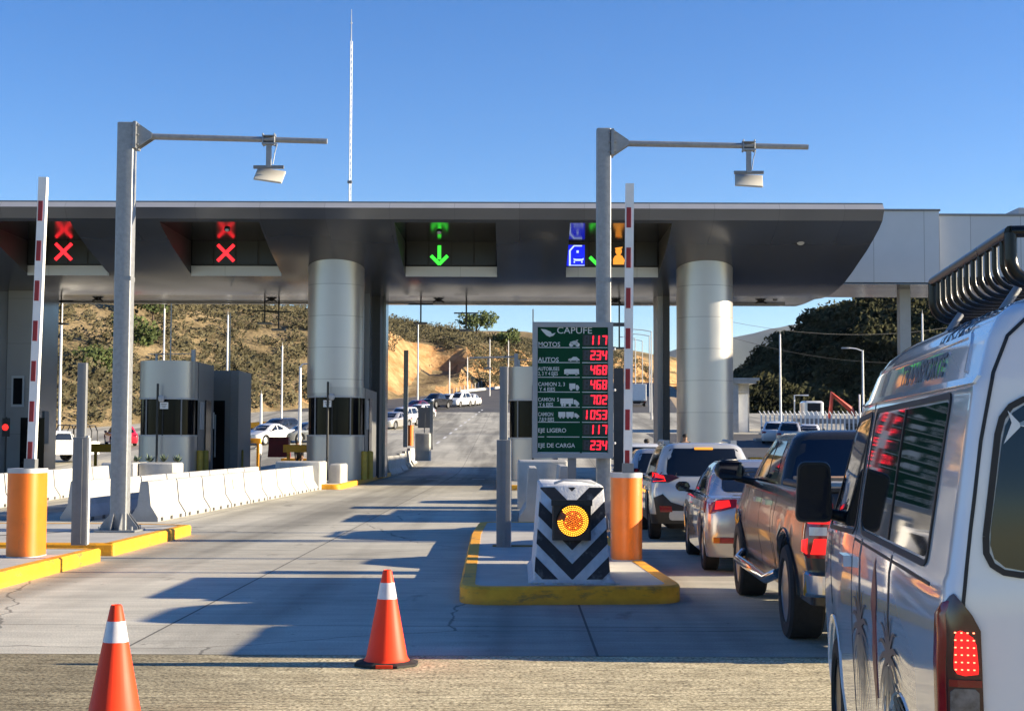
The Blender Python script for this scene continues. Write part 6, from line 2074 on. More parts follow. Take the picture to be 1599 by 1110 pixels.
for sg in (-1, 1):
    sd_ = 'L' if sg < 0 else 'R'
    mb = MB(); ed = lambda z: sh.side(.08, z, 1) - .004
    poly = [(sg * .735, .66)] + [(sg * ed(z), z) for z in (.66, .8, .95, 1.1, 1.16, 1.20)] + [(sg * (ed(1.2) - .02), 1.215), (sg * .79, 1.185), (sg * .745, 1.125)]
    sh.patch(mb, 'rear', poly, .010, 14, 10, 0, .02); o = mb.build("taillight", M_taild, van, 40)
    mb = MB(); sh.patch(mb, sd_, [(.01, .66), (.085, .68), (.10, 1.15), (.01, 1.20)], .010, 10, 5, 0, .02); mb.build("taillight_corner", M_tailr, van, 40)
    mb = MB(); sh.patch(mb, 'rear', [(sg * p_[0], p_[1]) for p_ in rpoly([(.752, .985), (.824, .98), (.815, 1.12), (.76, 1.09)], [.01, .04, .05, .02])], .0165, 8, 8, 0, .01); mb.build("brake_lamp", M_brake, o, 40)
    dots = MB()
    for iz in range(6):
        for iu in range(4):
            p = sh.pt('rear', sg * (.766 + .017 * iu), 1.0 + .021 * iz, .0185)
            dots.sphere(p, .0034, 6)
    M_hot = emis("led_hot", (1.0, .20, .10), 2.0)
    dots.build("led_dots", M_hot, o)
    for z0_, z1_ in ((.83, .945), (.70, .815)):
        mb = MB(); sh.patch(mb, 'rear', [(sg * p_[0], p_[1]) for p_ in rrect(.752, .832, z0_, z1_, .012, 2)], .0165, 5, 5, 0, .01); mb.build("clear_lens", mat("smoked_clear_lens", (.12, .12, .13), .15, var=.5, scale=30, spec=.8), o, 40)
    mb = MB(); sh.strip(mb, 'rear', [(sg * .745, .96), (sg * .835, .96)], .02, .018, 0, 4); mb.build("lens_band", M_tailr, o)
# fish decal on the rear glass
M_fishb = mat("fish_blue", (.05, .12, .22), .4, var=.3, scale=9, col2=(.32, .42, .48))
M_fishw = mat("fish_white", (.66, .70, .72), .4, var=.08, scale=9)
fz, fx = 1.712, -.633
def fpoly(mb, pts, mi, off):
    vs_ = [sh.pt('rear', fx + p[0], fz + p[1], off) for p in pts]
    mb.add(vs_, [tuple(range(len(vs_)))], mi)
mb = MB()
fpoly(mb, [(0.0, -.005), (.07, .03), (.16, .045), (.26, .035), (.33, .0), (.27, -.03), (.16, -.035), (.07, -.022)], 0, .0105)
fpoly(mb, [(0.0, -.006), (.07, -.012), (.16, -.018), (.30, -.012), (.27, -.031), (.16, -.036), (.07, -.023)], 1, .0112)
fpoly(mb, [(0.01, 0), (-.022, .036), (-.012, .0), (-.036, -.062), (0.012, -.012)], 1, .0118)
fpoly(mb, [(.075, .032), (.06, .058), (.13, .043)], 1, .0115); fpoly(mb, [(.09, -.024), (.06, -.056), (.12, -.03)], 1, .0115); fpoly(mb, [(.18, .044), (.17, .07), (.25, .036)], 1, .0116)
mb.build("fish_decal", [M_fishb, M_fishw], van)
# lettering along the roof side (hardly legible in the photo)
M_dec = mat("decal_dark", (.05, .055, .075), .4, var=.2, scale=9)
def side_text(s, size, y_front, z, off, stretch):
    tb = MB(); text_into(tb, s, size, 0, 0, 0, 0, 'LEFT', stretch, .003)
    vs_ = [sh.pt('L', y_front - v.x, z + v.z, off) for v in tb.v]
    m_ = MB(); m_.v = vs_; m_.f = tb.f; m_.m = tb.m
    return m_
side_text("TURISMO", .13, 1.15, 2.0, .004, 1.3).build("lettering", M_dec, van)
side_text("TRANSPORTE", .11, 1.75, 1.885, .004, 1.5).build("lettering", M_dec, van)
M_decO = mat("decal_orange", (.75, .33, .08), .4, var=.3, scale=14); M_decG = mat("decal_green", (.08, .40, .12), .4, var=.3, scale=14)
# palms and a slim red figure low on the side
M_palm = mat("decal_palm", (.075, .075, .085), .4, var=.3, scale=20); M_palm2 = mat("decal_palm_brown", (.24, .20, .16), .4, var=.3, scale=20); M_decr = mat("decal_red", (.20, .02, .03), .35, var=.4, scale=12)
def palm(y, z, s, up, m):
    mb = MB()
    for k in range(11):
        a = R(-8 + 19.6 * k) if up else R(188 + 16.4 * k)
        pts = []
        for j in range(5):
            t_ = j / 4
            dy = math.cos(a) * s * t_; dz = math.sin(a) * s * t_ * (1 if up else 1) - .45 * s * t_ * t_
            pts.append((y + dy, z + dz))
        for (a0_, b0_), (a1_, b1_), w0, w1 in zip(pts, pts[1:], (.010, .016, .012, .006), (.016, .012, .006, .001)):
            d = Vector((a1_ - a0_, b1_ - b0_)).normalized(); nn = Vector((-d.y, d.x))
            w0 *= s * 2.6; w1 *= s * 2.6
            q = [(a0_ - nn.x * w0, b0_ - nn.y * w0), (a0_ + nn.x * w0, b0_ + nn.y * w0), (a1_ + nn.x * w1, b1_ + nn.y * w1), (a1_ - nn.x * w1, b1_ - nn.y * w1)]
            mb.add([sh.pt('L', p_[0], p_[1], .003 + .0002 * k) for p_ in q], [(0, 1, 2, 3)])
    return mb
mb = palm(2.05, .86, .36, True, M_palm); sh.strip(mb, 'L', [(2.05, .86), (2.06, 1.05), (2.09, 1.24)], .022, .003, 0, 6); mb.build("palm_decal", M_palm, van)
mb = palm(2.05, .83, .34, False, M_palm2); mb.build("palm_decal", M_palm2, van)
mb = palm(1.15, .86, .34, True, M_palm); sh.strip(mb, 'L', [(1.15, .86), (1.16, 1.05), (1.17, 1.24)], .022, .003, 0, 6); mb.build("palm_decal", M_palm, van)
mb = palm(1.15, .83, .33, False, M_palm2); mb.build("palm_decal", M_palm2, van)
mb = MB()
for a_, b_ in (((1.58, 1.12), (1.56, .98)), ((1.56, .98), (1.60, .86)), ((1.60, .86), (1.56, .66)), ((1.53, .98), (1.52, .84)), ((1.52, .84), (1.54, .66))):
    sh.strip(mb, 'L', [a_, b_], .035, .003 + .0004 * len(mb.f) / 50, 0, 4)
sh.patch(mb, "L", [(1.47, 1.04), (1.56, .84), (1.65, 1.04), (1.57, 1.20)], .0032, 8, 4, 0, .001); sh.patch(mb, "L", [(1.52, .82), (1.57, .60), (1.63, .82), (1.57, .93)], .0036, 8, 4, 0, .001)
mb.build("figure_decal", M_decr, van)
# roof rack
M_rack = mat("rack_black", (.006, .007, .007), .28, var=.2, scale=10, spec=.35)
t2 = thing("roof_rack", "black tubular roof rack with curved ribs on the white van", "roof rack", (VX, VY, 0), VR)
ya, yb = .38, 1.86
ztop, zbot, xo = 2.325, 2.165, -.56
def lpath(y, zt=ztop):
    pts = [(xo, y, zt)]
    pts.append((xo, y, zbot + .075))
    for k in range(1, 7):
        a = R(180 + 90 * k / 6); pts.append((xo + .075 + .075 * math.cos(a), y, zbot + .075 + .075 * math.sin(a)))
    xr = -xo
    pts.append((xr - .075, y, zbot))
    for k in range(1, 7):
        a = R(270 + 90 * k / 6); pts.append((xr - .075 + .075 * math.cos(a), y, zbot + .075 + .075 * math.sin(a)))
    pts.append((xr, y, zt))
    return pts
for k in range(13):
    y = ya + (yb - ya) * k / 12
    mb = MB(); mb.tube(lpath(y, ztop - .005), .021 if k in (0, 12) else .010, 8); mb.build("rib", M_rack, t2, 60)
for sg in (-1, 1):
    mb = MB(); mb.tube([(sg * -xo, ya - .0, ztop), (sg * -xo, yb, ztop)], .020, 10); mb.build("top_rail", M_rack, t2, 60)
for y in (ya, yb):
    mb = MB(); mb.tube([(xo, y, ztop), (-xo, y, ztop)], .020, 10); mb.build("cross_rail", M_rack, t2, 60)
for x in (-.3, 0, .3):
    mb = MB(); mb.tube([(x, ya, zbot + .02), (x, yb, zbot + .02)], .012, 8); mb.build("floor_bar", M_rack, t2, 60)
for x in (-.50, .50):
    for y in (ya + .18, ya + 1.2):
        mb = MB(); mb.tube([(x, y, zbot + .0), (x * 1.12, y - .02, 2.08), (x * 1.16, y - .02, 2.05)], .014, 8); mb.build("foot", M_galv, t2, 60)
# ------------------------------------------------------------------ vehicles farther off
def far_car(kind, px, py, rz, paintm, label, L=4.4, Wd=1.78, H=1.5, name=None, group="cars waiting beyond the toll plaza", brake=False):
    q = onroad(px, py)
    pitch = math.atan((zr(q.y + 1) - zr(q.y - 1)) / 2)
    t, sh, d = car_body(name or {'suv': 'suv', 'hatch': 'hatchback', 'sedan': 'sedan'}[kind], label, "car", kind, (q.x, q.y, zr(q.y) + .01), rz, paintm, L, Wd, H, group, detail=False, brake=brake)
    t.rotation_mode = 'QUATERNION'
    t.rotation_quaternion = (Matrix.Rotation(pitch, 3, 'X') @ Matrix.Rotation(rz, 3, 'Z')).to_quaternion()
    return t
FACE = math.pi                    # facing us
M_maroon = paint("maroon_paint", (.10, .012, .018), .25)
M_redp = paint("red_car_paint", (.55, .02, .05), .25)
def face_at(kind, px, py, ang, *a, **k):          # px, py: middle of the nose on the road
    t = far_car(kind, px, py, FACE + ang, *a, **k)
    t.location.x -= 4.4 * math.sin(ang); t.location.y += 4.4 * math.cos(ang); t.location.z = zr(t.location.y) + .01
    return t
def shift_nose(t, L):
    d = Vector((math.sin(0), 1, 0))
for kind, px, py, ang, m, lb, H in [
    ('suv', 611, 667, R(22), M_whitep, "white SUV facing us beyond the booth, largest of the waiting cars", 1.7),
    ('sedan', 596, 671, R(22), M_silver, "silver car partly hidden behind the grey pier", 1.45),
    ('hatch', 638, 656, R(24), M_whitep, "small white car with dark windows facing us beside the sign board", 1.5),
    ('sedan', 636, 646, R(24), M_maroon, "maroon car behind the small white car", 1.45),
    ('suv', 687, 636, R(26), M_whitep, "white car just left of the biggest white SUV in the far queue", 1.62),
    ('suv', 704, 636, R(26), M_whitep, "big white SUV in the middle of the far queue", 1.8),
    ('sedan', 717, 634, R(28), M_whitep, "white sedan wedged between two cars at the far queue's end", 1.5)]:
    q = onroad(px, py)
    t = face_at(kind, px, py, -ang, m, lb, H=H)
t = far_car('sedan', 729, 634, R(-14), M_whitep, "white sedan at the very end of the far queue, its tail towards us", H=1.5)
def pickup_far(label, px, py, rz, pm, hoops=False, face=True, sc=1.0, z=None, at=None):
    q = at or onroad(px, py)
    t = thing("pickup_truck", label, "truck", (q.x, q.y, zr(q.y)), rz)
    L_, w_ = 5.2 * sc, .92 * sc
    yw_ = [1.15, 4.3]; r_ = .38
    zb_ = arch_z(.38, yw_, .46, r_)
    rg_ = [dict(z=lambda y: zb_(y), yr=.02, yf=L_ - .05, w=w_ * .95, rr=.1, rf=.35, br=0), dict(z=lambda y: max(.8, zb_(y) + .02), yr=0, yf=L_, w=w_, rr=.1, rf=.35, br=0),
           dict(z=lambda y: 1.12 - .16 * sstep(3.6, 5.2, y), yr=0, yf=L_ - .08, w=w_ * .98, rr=.1, rf=.35, br=0), dict(z=lambda y: 1.16 - .16 * sstep(3.6, 5.2, y), yr=.05, yf=L_ - .2, w=w_ * .93, rr=.1, rf=.35, br=0)]
    s_ = Shell(rg_, nS=50); mb = MB(); s_.mesh(mb); mb.build("body", pm, t, 40)
    c_ = Shell([dict(z=1.14, yr=1.7, yf=4.0, w=w_ * .92, rr=.06, rf=.3, br=0), dict(z=1.5, yr=1.8, yf=3.5, w=w_ * .82, rr=.1, rf=.3, br=.02), dict(z=1.7, yr=1.9, yf=3.2, w=w_ * .75, rr=.12, rf=.3, br=.03), dict(z=1.76, yr=2.1, yf=2.9, w=w_ * .55, rr=.12, rf=.2, br=.02)], nS=24)
    mb = MB(); c_.mesh(mb); mb.build("cab", pm, t, 40)
    mb = MB(); c_.patch(mb, 'front', rpoly([(-.7, 1.2), (.7, 1.2), (.58, 1.62), (-.58, 1.62)], .05), .006); mb.build("windscreen", M_glass, t, 40)
    mb = MB(); c_.patch(mb, 'rear', rpoly([(-.7, 1.24), (.7, 1.24), (.6, 1.6), (-.6, 1.6)], .05), .006); mb.build("rear_window", M_glass, t, 40)
    for sd_ in ('L', 'R'):
        mb = MB(); c_.patch(mb, sd_, rpoly([(2.0, 1.2), (3.6, 1.2), (3.2, 1.6), (2.05, 1.6)], .05), .006); mb.build("side_window", M_glass, t, 40)
        sg = -1 if sd_ == 'L' else 1
        mb = MB(); s_.patch(mb, 'front', [(sg * .55, .80), (sg * .85, .80), (sg * .85, .96), (sg * .55, .96)], .008, 3, 4); mb.build("headlight", M_clear, t)
        for yy in yw_: wheel(t, sg * (w_ - .12), yy, r_, .24, sg, M_rim, 5)
    mb = MB(); s_.patch(mb, 'front', rrect(-.5, .5, .72, .98, .04), .008, 3, 6); mb.build("grille", M_trim, t)
    if hoops:
        for k in range(5):
            y = .2 + k * .42
            mb = MB(); mb.tube([(-.86, y, 1.14), (-.84, y, 1.75), (-.6, y, 2.08), (.6, y, 2.08), (.84, y, 1.75), (.86, y, 1.14)], .035, 8); mb.build("hoop", M_black, t, 50)
        for x in (-.6, .6):
            mb = MB(); mb.tube([(x, .15, 2.08), (x, 1.95, 2.08)], .03, 8); mb.build("hoop_rail", M_black, t, 50)
    return t
q = onroad(667, 640)
pickup_far("dark pickup truck facing us in the far queue behind the sign board", 0, 0, FACE - R(24), M_dkp, at=Vector((q.x + 2.0, q.y + 4.8)))
# left side of the plaza
p = P(118, 700, 84)
pickup_far("white pickup truck with black roll hoops over its bed beyond the second lane", 0, 0, FACE + R(-35), M_whitep, True, at=Vector((p.x - .3, 88.0)))
p = P(196, 690, 90)
far_car('hatch', 196, 698, R(25), M_redp, "small red car left of the left toll booth", L=4.0, H=1.42, group=None)
p = P(389, 692, 88)
t = face_at('sedan', 386, 696, R(-30), M_whitep, "white car with dark windows right of the square cabin", H=1.46, group="cars parked beyond the second lane")
t = face_at('sedan', 440, 692, R(-50), M_greyp, "grey sedan parked beyond the red plastic barrier", H=1.46, group="cars parked beyond the second lane")
t = face_at('hatch', 404, 686, R(-30), M_dkp, "dark hatchback between the white car and the grey sedan", H=1.5, group="cars parked beyond the second lane")
# right side, by the white building
far_car('hatch', 1208, 694, R(-12), M_whitep, "white hatchback driving away in front of the white post fence", H=1.6, group="cars by the white post fence")
far_car('suv', 1232, 699, R(-14), M_silver, "silver SUV beside the white hatchback by the fence", H=1.75, group="cars by the white post fence")
far_car('sedan', 1262, 697, R(-14), M_whitep, "white car roof seen just over the dark pickup's cab", H=1.5, group="cars by the white post fence")
# farther up our own lane
M_box = mat("truck_box_white", (.70, .70, .69), .5, var=.06, scale=2)
def box_truck(label, at, pm, sc=1.0):
    t = thing("box_truck", label, "truck", (at.x, at.y, zr(at.y)), R(-3), None)
    mb = MB(); mb.bbox(-1.1, 1.1, 0, 4.4, .75, 2.9, 0, .05); mb.build("cargo_box", pm, t, 40)
    mb = MB(); mb.bbox(-1.0, 1.0, 4.5, 6.1, .5, 2.2, 0, .12); mb.build("cab", M_whitep, t, 40)
    mb = MB(); mb.bbox(-.95, .95, -.012, -.001, .95, 2.75); mb.build("rear_door", M_wpaint, t)
    mb = MB(); mb.bbox(-1.05, 1.05, -.08, .1, .45, .65); mb.build("bumper", M_trim, t)
    mb = MB(); mb.bbox(-.45, .45, .1, 6, .5, .749); mb.build("chassis", M_under, t)
    for sg in (-1, 1):
        mb = MB(); mb.bbox(sg * .85 - .12, sg * .85 + .12, -.1, -.081, .5, .62); mb.build("taillight", M_tailr, t)
        for yy in (1.3, 5.2): wheel(t, sg * .88, yy, .42, .26, sg, M_rim, 5)
    return t
box_truck("white box truck far up our own lane behind the striped barrier arm", P(996, 632, 190), M_box)
t, sh, q = car_body("hatchback", "dark hatchback two cars behind the white box truck", "car", 'hatch', (P(998, 690, 58).x, 58, 0), R(-1), M_dkp, L=4.2, H=1.55)

# ------------------------------------------------------------------ people (small figures)
def person(label, loc, rz, shirt, trousers, pose, skin=(.30, .17, .11), hair=(.02, .015, .012), h=1.7):
    t = thing("person", label, "person", loc, rz)
    k = h / 1.7
    J = dict(pelvis=(0, 0, .93), spine=(0, 0, 1.15), chest=(0, .0, 1.34), neck=(0, 0, 1.47), head0=(0, .02, 1.56), head1=(0, .02, 1.66))
    for s, sg in (('L', -1), ('R', 1)):
        J['sh' + s] = (sg * .17, 0, 1.40); J['el' + s] = (sg * .23, -.02, 1.13); J['wr' + s] = (sg * .22, .06, .90); J['ha' + s] = (sg * .21, .09, .82)
        J['th' + s] = (sg * .195, .12, .87); J['fi' + s] = (sg * .215, .10, .745); J['fa' + s] = (sg * .228, .08, .755); J['fc' + s] = (sg * .20, .115, .755)
        J['hip' + s] = (sg * .09, 0, .88); J['kn' + s] = (sg * .10, .02, .48); J['an' + s] = (sg * .10, -.02, .08); J['to' + s] = (sg * .11, .15, .03)
    if pose == 'stoop':
        for n_ in ('spine', 'chest', 'neck', 'head0', 'head1', 'shL', 'shR', 'elL', 'elR', 'wrL', 'wrR', 'haL', 'haR', 'thL', 'thR', 'fiL', 'fiR', 'faL', 'faR', 'fcL', 'fcR'):
            v = Vector(J[n_]); v = Matrix.Rotation(-.38, 3, 'X') @ (v - Vector((0, 0, .9))) + Vector((0, 0, .9)); J[n_] = tuple(v)
        J['knR'] = (.10, .18, .50); J['anR'] = (.10, .16, .08); J['toR'] = (.11, .33, .03); J['anL'] = (-.10, -.16, .09)
    if pose == 'reach':
        for s, sg in (('L', -1),):
            J['el' + s] = (sg * .24, .18, 1.22); J['wr' + s] = (sg * .18, .40, 1.20); J['ha' + s] = (sg * .17, .48, 1.20)
            J['th' + s] = (sg * .13, .49, 1.23); J['fi' + s] = (sg * .17, .56, 1.19); J['fa' + s] = (sg * .19, .55, 1.19); J['fc' + s] = (sg * .15, .56, 1.20)
    E = [('pelvis', 'spine'), ('spine', 'chest'), ('chest', 'neck'), ('neck', 'head0'), ('head0', 'head1')]
    for s in 'LR':
        E += [('chest', 'sh' + s), ('sh' + s, 'el' + s), ('el' + s, 'wr' + s), ('wr' + s, 'ha' + s), ('ha' + s, 'th' + s), ('ha' + s, 'fi' + s), ('ha' + s, 'fa' + s), ('ha' + s, 'fc' + s), ('pelvis', 'hip' + s), ('hip' + s, 'kn' + s), ('kn' + s, 'an' + s), ('an' + s, 'to' + s)]
    RD = dict(pelvis=.15, spine=.135, chest=.16, neck=.058, head0=.085, head1=.085, sh=.075, el=.046, wr=.032, ha=.034, th=.010, fi=.010, fa=.009, fc=.009, hip=.10, kn=.068, an=.045, to=.035)
    names = list(J)
    me = bpy.data.meshes.new("body")
    me.from_pydata([Vector(J[n_]) * k for n_ in names], [(names.index(a), names.index(b)) for a, b in E], [])
    o = bpy.data.objects.new("body", me); COL.objects.link(o)
    sk = o.modifiers.new("skin", 'SKIN'); o.modifiers.new("sub", 'SUBSURF').levels = 1
    lay = me.skin_vertices.new() if not me.skin_vertices else me.skin_vertices[0]
    lay = me.skin_vertices[0]
    for i, n_ in enumerate(names):
        rr = RD.get(n_) or RD.get(n_[:-1])
        lay.data[i].radius = (rr * k * 1.05, rr * k * .95)
        lay.data[i].use_root = (n_ == 'pelvis')
    dg = bpy.context.evaluated_depsgraph_get()
    nm = bpy.data.meshes.new_from_object(o.evaluated_get(dg))
    bpy.data.objects.remove(o)
    nm.name = "body"
    for m in (mat("skin_%d" % int(skin[0] * 100), skin, .6), shirt, trousers, M_trim): nm.materials.append(m)
    for p in nm.polygons:
        c_ = p.center / k
        hz = Vector(J['neck']).z - .02
        isleg = c_.z < .95 and abs(c_.x) < .19
        hand = any((c_ - Vector(J['ha' + s])).length < .125 for s in 'LR')
        p.material_index = 3 if c_.z < .10 else 0 if hand or (c_ - Vector(J['head0'])).length < .155 else 2 if isleg else 1
        p.use_smooth = True
    b = bpy.data.objects.new("body", nm); COL.objects.link(b); b.parent = t
    mb = MB(); hd = (Vector(J['head0']) + Vector(J['head1'])) / 2 * k
    up = (Vector(J['head1']) - Vector(J['head0'])).normalized()
    mb.sphere(hd + Vector((0, -.018, .045)), .105, 12, 0, (.95, 1.02, .85)); mb.build("hair", mat("hair_%d" % int(hair[0] * 1000), hair, .7), t, 60)
    mb = MB()
    for s in (-1, 1): mb.sphere(hd + Vector((s * .035, .088, -.02)), .012, 6, 0)
    mb.build("eyes", M_trim, t, 60)
    mb = MB(); mb.sphere(hd + Vector((0, .10, -.045)), .018, 6, 0, (.8, 1, 1.2)); mb.build("nose", mat("skin_%d" % int(skin[0] * 100), skin, .6), t, 60)
    return t
C_blk = mat("black_cloth", (.012, .012, .014), .9, var=.2, scale=10); C_wht = mat("white_shirt", (.66, .66, .64), .9, var=.1, scale=10); C_navy = mat("navy_cloth", (.02, .025, .04), .9, var=.2, scale=10)
p = P(468, 703, 74); person("person in black stooping beside the round booth's yellow rail", (p.x, 74, zr(74)), R(160), C_blk, C_blk, 'stoop')
p = P(405, 700, 77); person("person in a white shirt reaching towards the parked white car", (p.x, 77, zr(77)), R(80), C_wht, C_navy, 'reach')
p = P(1072, 690, 54); person("person in black whose head shows over the white SUV wagon before the column", (p.x, 54.5, .17), R(190), C_blk, C_navy, 'stand', h=1.78)
# rider on a motorcycle ahead in the lane
p = P(1012, 690, 50)
t = thing("motorcycle", "black motorcycle waiting ahead of the queue beside the pale pier", "motorcycle", (p.x, 50, 0), R(-4))
mb = MB(); mb.tube([(0, .1, .62), (0, .6, .82), (0, 1.1, .80), (0, 1.35, .95)], [.12, .14, .16, .08], 10); mb.build("body", M_black, t, 50)
mb = MB(); mb.tube([(-.38, 1.25, 1.06), (0, 1.35, 1.02), (.38, 1.25, 1.06)], .02, 8); mb.build("handlebar", M_steel, t, 50)
for yy in (.15, 1.55):
    mb = MB(); mb.lathe([(.22, -.05), (.31, -.05), (.33, 0), (.31, .05), (.22, .05)], (0, 0, 0), 'X', 24, cap=False); mb.lathe([(.225, -.02), (.01, -.02)], (0, 0, 0), 'X', 24, 1); mb.build("wheel", [M_tyre, M_rim], t, 40, (0, yy, .33))
mb = MB(); mb.tube([(0, 1.55, .33), (0, 1.32, 1.0)], .035, 8); mb.tube([(-.1, 0.15, .35), (-.1, .7, .5)], .04, 8); mb.build("fork", M_steel, t, 50)
mb = MB(); mb.bbox(-.2, .2, -.25, .15, .86, 1.2, 0, .05); mb.build("top_box", M_black, t, 40)
mb = MB(); mb.bbox(-.06, .06, -.13, -.1, .7, .78); mb.build("taillight", M_tailr, t)
pr = person("person in dark clothes riding the black motorcycle", (p.x, 50.55, .03), R(-4), C_blk, C_navy, 'stand', h=1.72)

# ------------------------------------------------------------------ masts and lamps
def mast(label, px, pyt, pyb, Y, wid, lamp=None, group="tall light masts beyond the plaza", m=None):
    a = P(px, pyt, Y)
    x, z0 = a.x, max(zr(Y), hill_left(a.x, Y) if a.x < 0 else zr(Y)) - .3
    t = thing("light_mast", label, "light mast", (x, Y, z0), group=group)
    H = a.z - z0
    mb = MB(); mb.cyl((0, 0, 0), (0, 0, H), wid * .6, wid * .4, 10); mb.build("pole", m or M_wpaint, t, 40)
    if lamp:
        mb = MB(); mb.tube([(0, 0, H - .05), (lamp * .5, 0, H + .12), (lamp, 0, H + .18)], .045, 8); mb.build("arm", m or M_wpaint, t, 50)
        mb = MB(); s_ = 1 if lamp > 0 else -1
        mb.bbox(min(lamp, lamp + s_ * .6), max(lamp, lamp + s_ * .6), -.12, .12, H + .12, H + .22, 0, .03); mb.build("lamp_head", M_lgrey, t, 40)
    else:
        mb = MB(); mb.cyl((0, 0, H), (0, 0, H + .3), .02, .01, 6); mb.build("tip", M_lgrey, t)
    return t
mast("white mast left of the left galvanised pole", 97, 462, 690, 96, .17)
mast("white mast rising from the hill behind the left booth", 257, 482, 640, 110, .14)
mast("white mast behind the square cabin", 356, 492, 640, 112, .14)
mast("pale mast left of the round booth column", 441, 540, 640, 118, .14)
mast("short grey post left of the pale mast at the hill's foot", 408, 615, 655, 120, .2)
mast("white lamp post just left of the round booth column", 469, 572, 672, 100, .2, .25)
mast("thin white mast by the dark gully", 653, 505, 620, 190, .18)
mast("thin white mast in front of the orange cutting", 702, 565, 612, 215, .18)
mast("thin white mast at the right edge of the gully", 730, 558, 608, 225, .18)
mast("thin white mast above the right cutting", 765, 530, 600, 240, .18)
mast("thin white mast near the tariff sign's left edge", 794, 532, 600, 250, .18)
gR = "street lamps along the climbing road"
mast("street lamp with a left arm, nearest on the climbing road behind the striped arm", 1017, 517, 640, 150, .16, -1.9, gR, M_lgrey)
mast("street lamp with a left arm, second on the climbing road", 1014, 524, 630, 170, .16, -1.9, gR, M_lgrey)
mast("short street lamp far up the climbing road", 992, 528, 620, 210, .16, -1.6, gR, M_lgrey)
mast("smallest street lamp far up the climbing road", 1003, 532, 620, 235, .16, -1.6, gR, M_lgrey)
mast("tall lamp post before the dark right hill", 1218, 522, 660, 118, .17, None, gR)
mast("street lamp with a left arm before the dark right hill", 1347, 547, 660, 112, .17, -1.0, gR)
mast("pale mast beside the concrete pillar on the right", 1440, 490, 660, 110, .15, None, gR)
# far gantry across the exit road
a, b_ = P(733, 556, 120), P(806, 552, 120)
t = thing("far_gantry", "grey tag reader gantry over the exit road far behind", "reader gantry", (b_.x, 120, zr(120)))
mb = MB(); mb.bbox(-.16, .16, -.16, .16, 0, b_.z - zr(120)); mb.build("pole", M_galv, t)
mb = MB(); zz = P(770, 557, 120).z - zr(120); mb.tube([(.1, 0, zz), (a.x - b_.x, 0, zz - .1)], .07, 8); mb.build("arm", M_galv, t, 50)
mb = MB(); xx = P(762, 570, 120).x - b_.x; mb.cyl((xx, 0, zz - .9), (xx, 0, zz), .05, n=8); mb.bbox(xx - .32, xx + .32, -.2, .2, zz - 1.0, zz - .88); mb.build("reader_panel", M_steel, t)

# ------------------------------------------------------------------ white building, fence, crane lorry on the right
Yw = 124.0
p0, p1 = P(1120, 672, Yw), P(1174, 672, Yw)
t = thing("white_building", "small flat roofed white building right of the round column, its side wall in the sun", "building", (p0.x, Yw, zr(Yw) - .3))
W = p1.x - p0.x; Hh = P(1150, 592, Yw).z - t.location.z
mb = MB(); mb.bbox(0, W * .62, 0, 5, 0, Hh - .35); mb.bbox(W * .62 + .002, W, 1.3, 5, 0, Hh - .352); mb.build("wall", M_white, t)
mb = MB(); mb.bbox(-.3, W + .35, -.3, 5.3, Hh - .35, Hh - .1); mb.bbox(-.4, W + .6, -.4, 5.4, Hh - .099, Hh + .1); mb.build("roof", M_white, t)
mb = MB(); mb.bbox(W * .66, W * .95, 1.24, 1.299, .1, Hh - 1.2); mb.build("door", M_wpaint, t)
mb = MB(); mb.bbox(W * .62, W + 1.3, -.2, 2.0, -.2, .32); mb.build("plinth", M_white, t)
mb = MB(); mb.bbox(W * .60, W * .9, .9, 1.29, Hh - 1.1, Hh - 1.0); mb.build("door_canopy", M_lgrey, t)
Yf = 121.0
f0, f1 = P(1189, 668, Yf), P(1470, 668, Yf)
t = thing("white_fence", "wire fence of slim white posts with angled tops on the right", "fence", (f0.x, Yf, zr(Yf) + .05))
n_ = 42
FL = f1.x - f0.x
base0 = None
for k in range(n_):
    x = FL * k / (n_ - 1)
    if base0 is None:
        mb = MB(); mb.bbox(-.055, .055, -.055, .055, 0, 1.55); mb.tube([(0, 0, 1.54), (-.1, .1, 1.78), (-.16, .15, 1.88)], .04, 6)
        base0 = mb.build("fence_post", M_wpaint, t, None, (x, 0, 0))
    else:
        c_ = base0.copy(); COL.objects.link(c_); c_.parent = t; c_.location = (x, 0, 0)
mb = MB()
for z_ in (.15, .7, 1.3, 1.7): mb.tube([(0, .05, z_), (FL, .05, z_)], .012, 4)
for k in range(120): mb.tube([(FL * k / 120, .05, .1), (FL * (k + 1.5) / 120, .05, 1.5)], .006, 3)
mb.build("wire_mesh", M_lgrey, t)
mb = MB(); mb.bbox(-.2, FL, -.1, .25, -.5, .08); mb.build("footing", M_isl, t)
mb = MB(); mb.bbox(0, 3.2, -.6, .6, 0, .25); tag(mb.build("kerb_slab", M_white, None, None, (P(1178, 678, 112).x, 112, zr(112) - .05)), "white pavement slab in front of the white building", "kerb")
q = P(1318, 660, 126)
M_redc = mat("crane_red", (.42, .05, .03), .5, var=.2, scale=3)
t = thing("crane_lorry", "lorry with a folded red crane and white cab behind the fence", "lorry", (q.x, 126, zr(126)))
mb = MB(); mb.bbox(-4.2, 2.6, -1.1, 1.1, .7, 1.1); mb.build("flatbed", M_steel, t)
mb = MB(); mb.bbox(-3.6, -1.9, -1.05, 1.05, 1.101, 2.6, 0, .2); mb.build("cab", M_whitep, t, 40)
mb = MB(); mb.bbox(-3.3, -2.2, -1.08, -1.051, 1.7, 2.4); mb.build("cab_window", M_glass, t)
mb = MB(); mb.tube([(-4.2, 0, 1.1), (-4.2, 0, 3.1), (-3.0, 0, 3.1)], .06, 6); mb.build("headboard", M_wpaint, t)
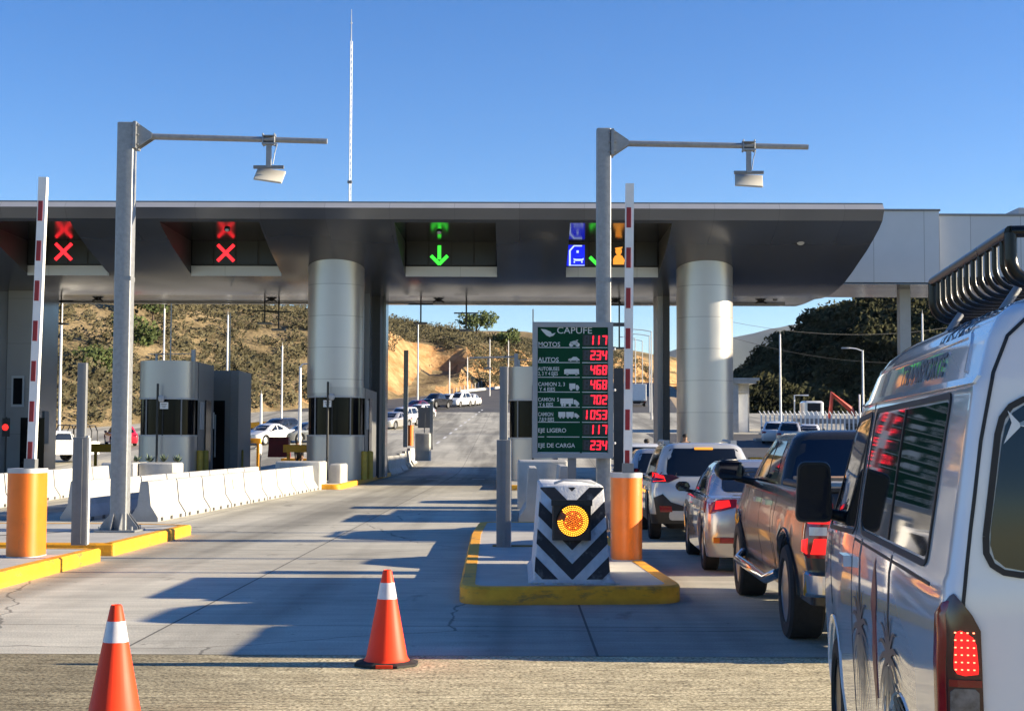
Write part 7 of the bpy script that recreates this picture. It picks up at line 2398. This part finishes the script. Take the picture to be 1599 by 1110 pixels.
mb = MB(); mb.tube([(-1.2, 0, 1.1), (-1.0, 0, 3.2), (.6, 0, 1.9), (.9, 0, 1.3)], [.2, .28, .26, .12], 8); mb.build("crane_arm", M_redc, t, 40)
mb = MB(); mb.tube([(2.0, 0, 1.1), (2.4, 0, 2.4), (3.0, 0, 1.6)], [.2, .24, .1], 8); mb.build("crane_jib", M_redc, t, 40)
mb = MB(); mb.tube([(1.4, .3, 1.1), (1.4, .3, 3.2)], .07, 6); mb.build("stake", M_wpaint, t)
for xx in (-3.0, .4, 1.6): 
    mb = MB(); mb.lathe([(.28, -.15), (.48, -.15), (.5, 0), (.48, .15), (.28, .15)], (0, 0, 0), 'Y', 20, cap=True); mb.build("wheel", M_tyre, t, 40, (xx, -.9, .5))
p = P(1172, 706, 62)
mb = MB(); mb.bbox(-.28, .28, 0, .5, 0, .9, 0, .06); tag(mb.build("crash_cushion", M_yel, None, 40, (p.x, 60.5, .17)), "yellow bumper at the foot of the right round column", "bumper")

# low wall along the edge of the climbing road and marker posts on the slopes
pts = [(lim_left(y) + .3, y, zr(y)) for y in rng(262, 340, 6)]
mb = MB(); mb.loft([[(x - .2, y, z), (x - .1, y, z + .45), (x + .1, y, z + .45), (x + .25, y, z)] for x, y, z in pts], 0)
tag(mb.build("road_wall", M_white), "low pale concrete wall along the foot of the orange cutting", "wall")
for k in range(9):
    y = 250 + k * 5; x = -17.5 + (y - 215) * .03 + 5.2 + k * .35
    mb = MB(); mb.cyl((0, 0, -.3), (0, 0, 1.5), .12, n=6)
    tag(mb.build("slope_post", M_white, None, None, (x, y, hill_left(x, y))), "white marker post in the line on the slope right of the gully", "post", "white marker posts on the left slope")
for k in range(10):
    y = 250 + k * 5.0; x = toe_right(y) + 1.5 + (9 - k) * .9
    mb = MB(); mb.cyl((0, 0, -.3), (0, 0, 1.6), .10, n=6)
    tag(mb.build("slope_post", M_white, None, None, (x, y, hill_right(x, y))), "white marker post in the line down the dark right slope", "post", "white marker posts on the right slope")
# overhead cables on the right
mb = MB()
cw = bpy.data.objects
def cable(label, a, b, sag):
    pts = []
    for k in range(17):
        f = k / 16; p_ = a.lerp(b, f); p_.z -= sag * 4 * f * (1 - f); pts.append(p_)
    m_ = MB(); m_.tube(pts, .022, 4)
    tag(m_.build("overhead_cable", M_dgrey), label, "cable", "cables over the right hill")
cable("overhead cable crossing the sky right of the round column, upper one", P(1120, 498, 140), P(1500, 508, 150), 1.2)
cable("overhead cable before the dark hill, lower one", P(1120, 520, 135), P(1500, 562, 140), 1.2)
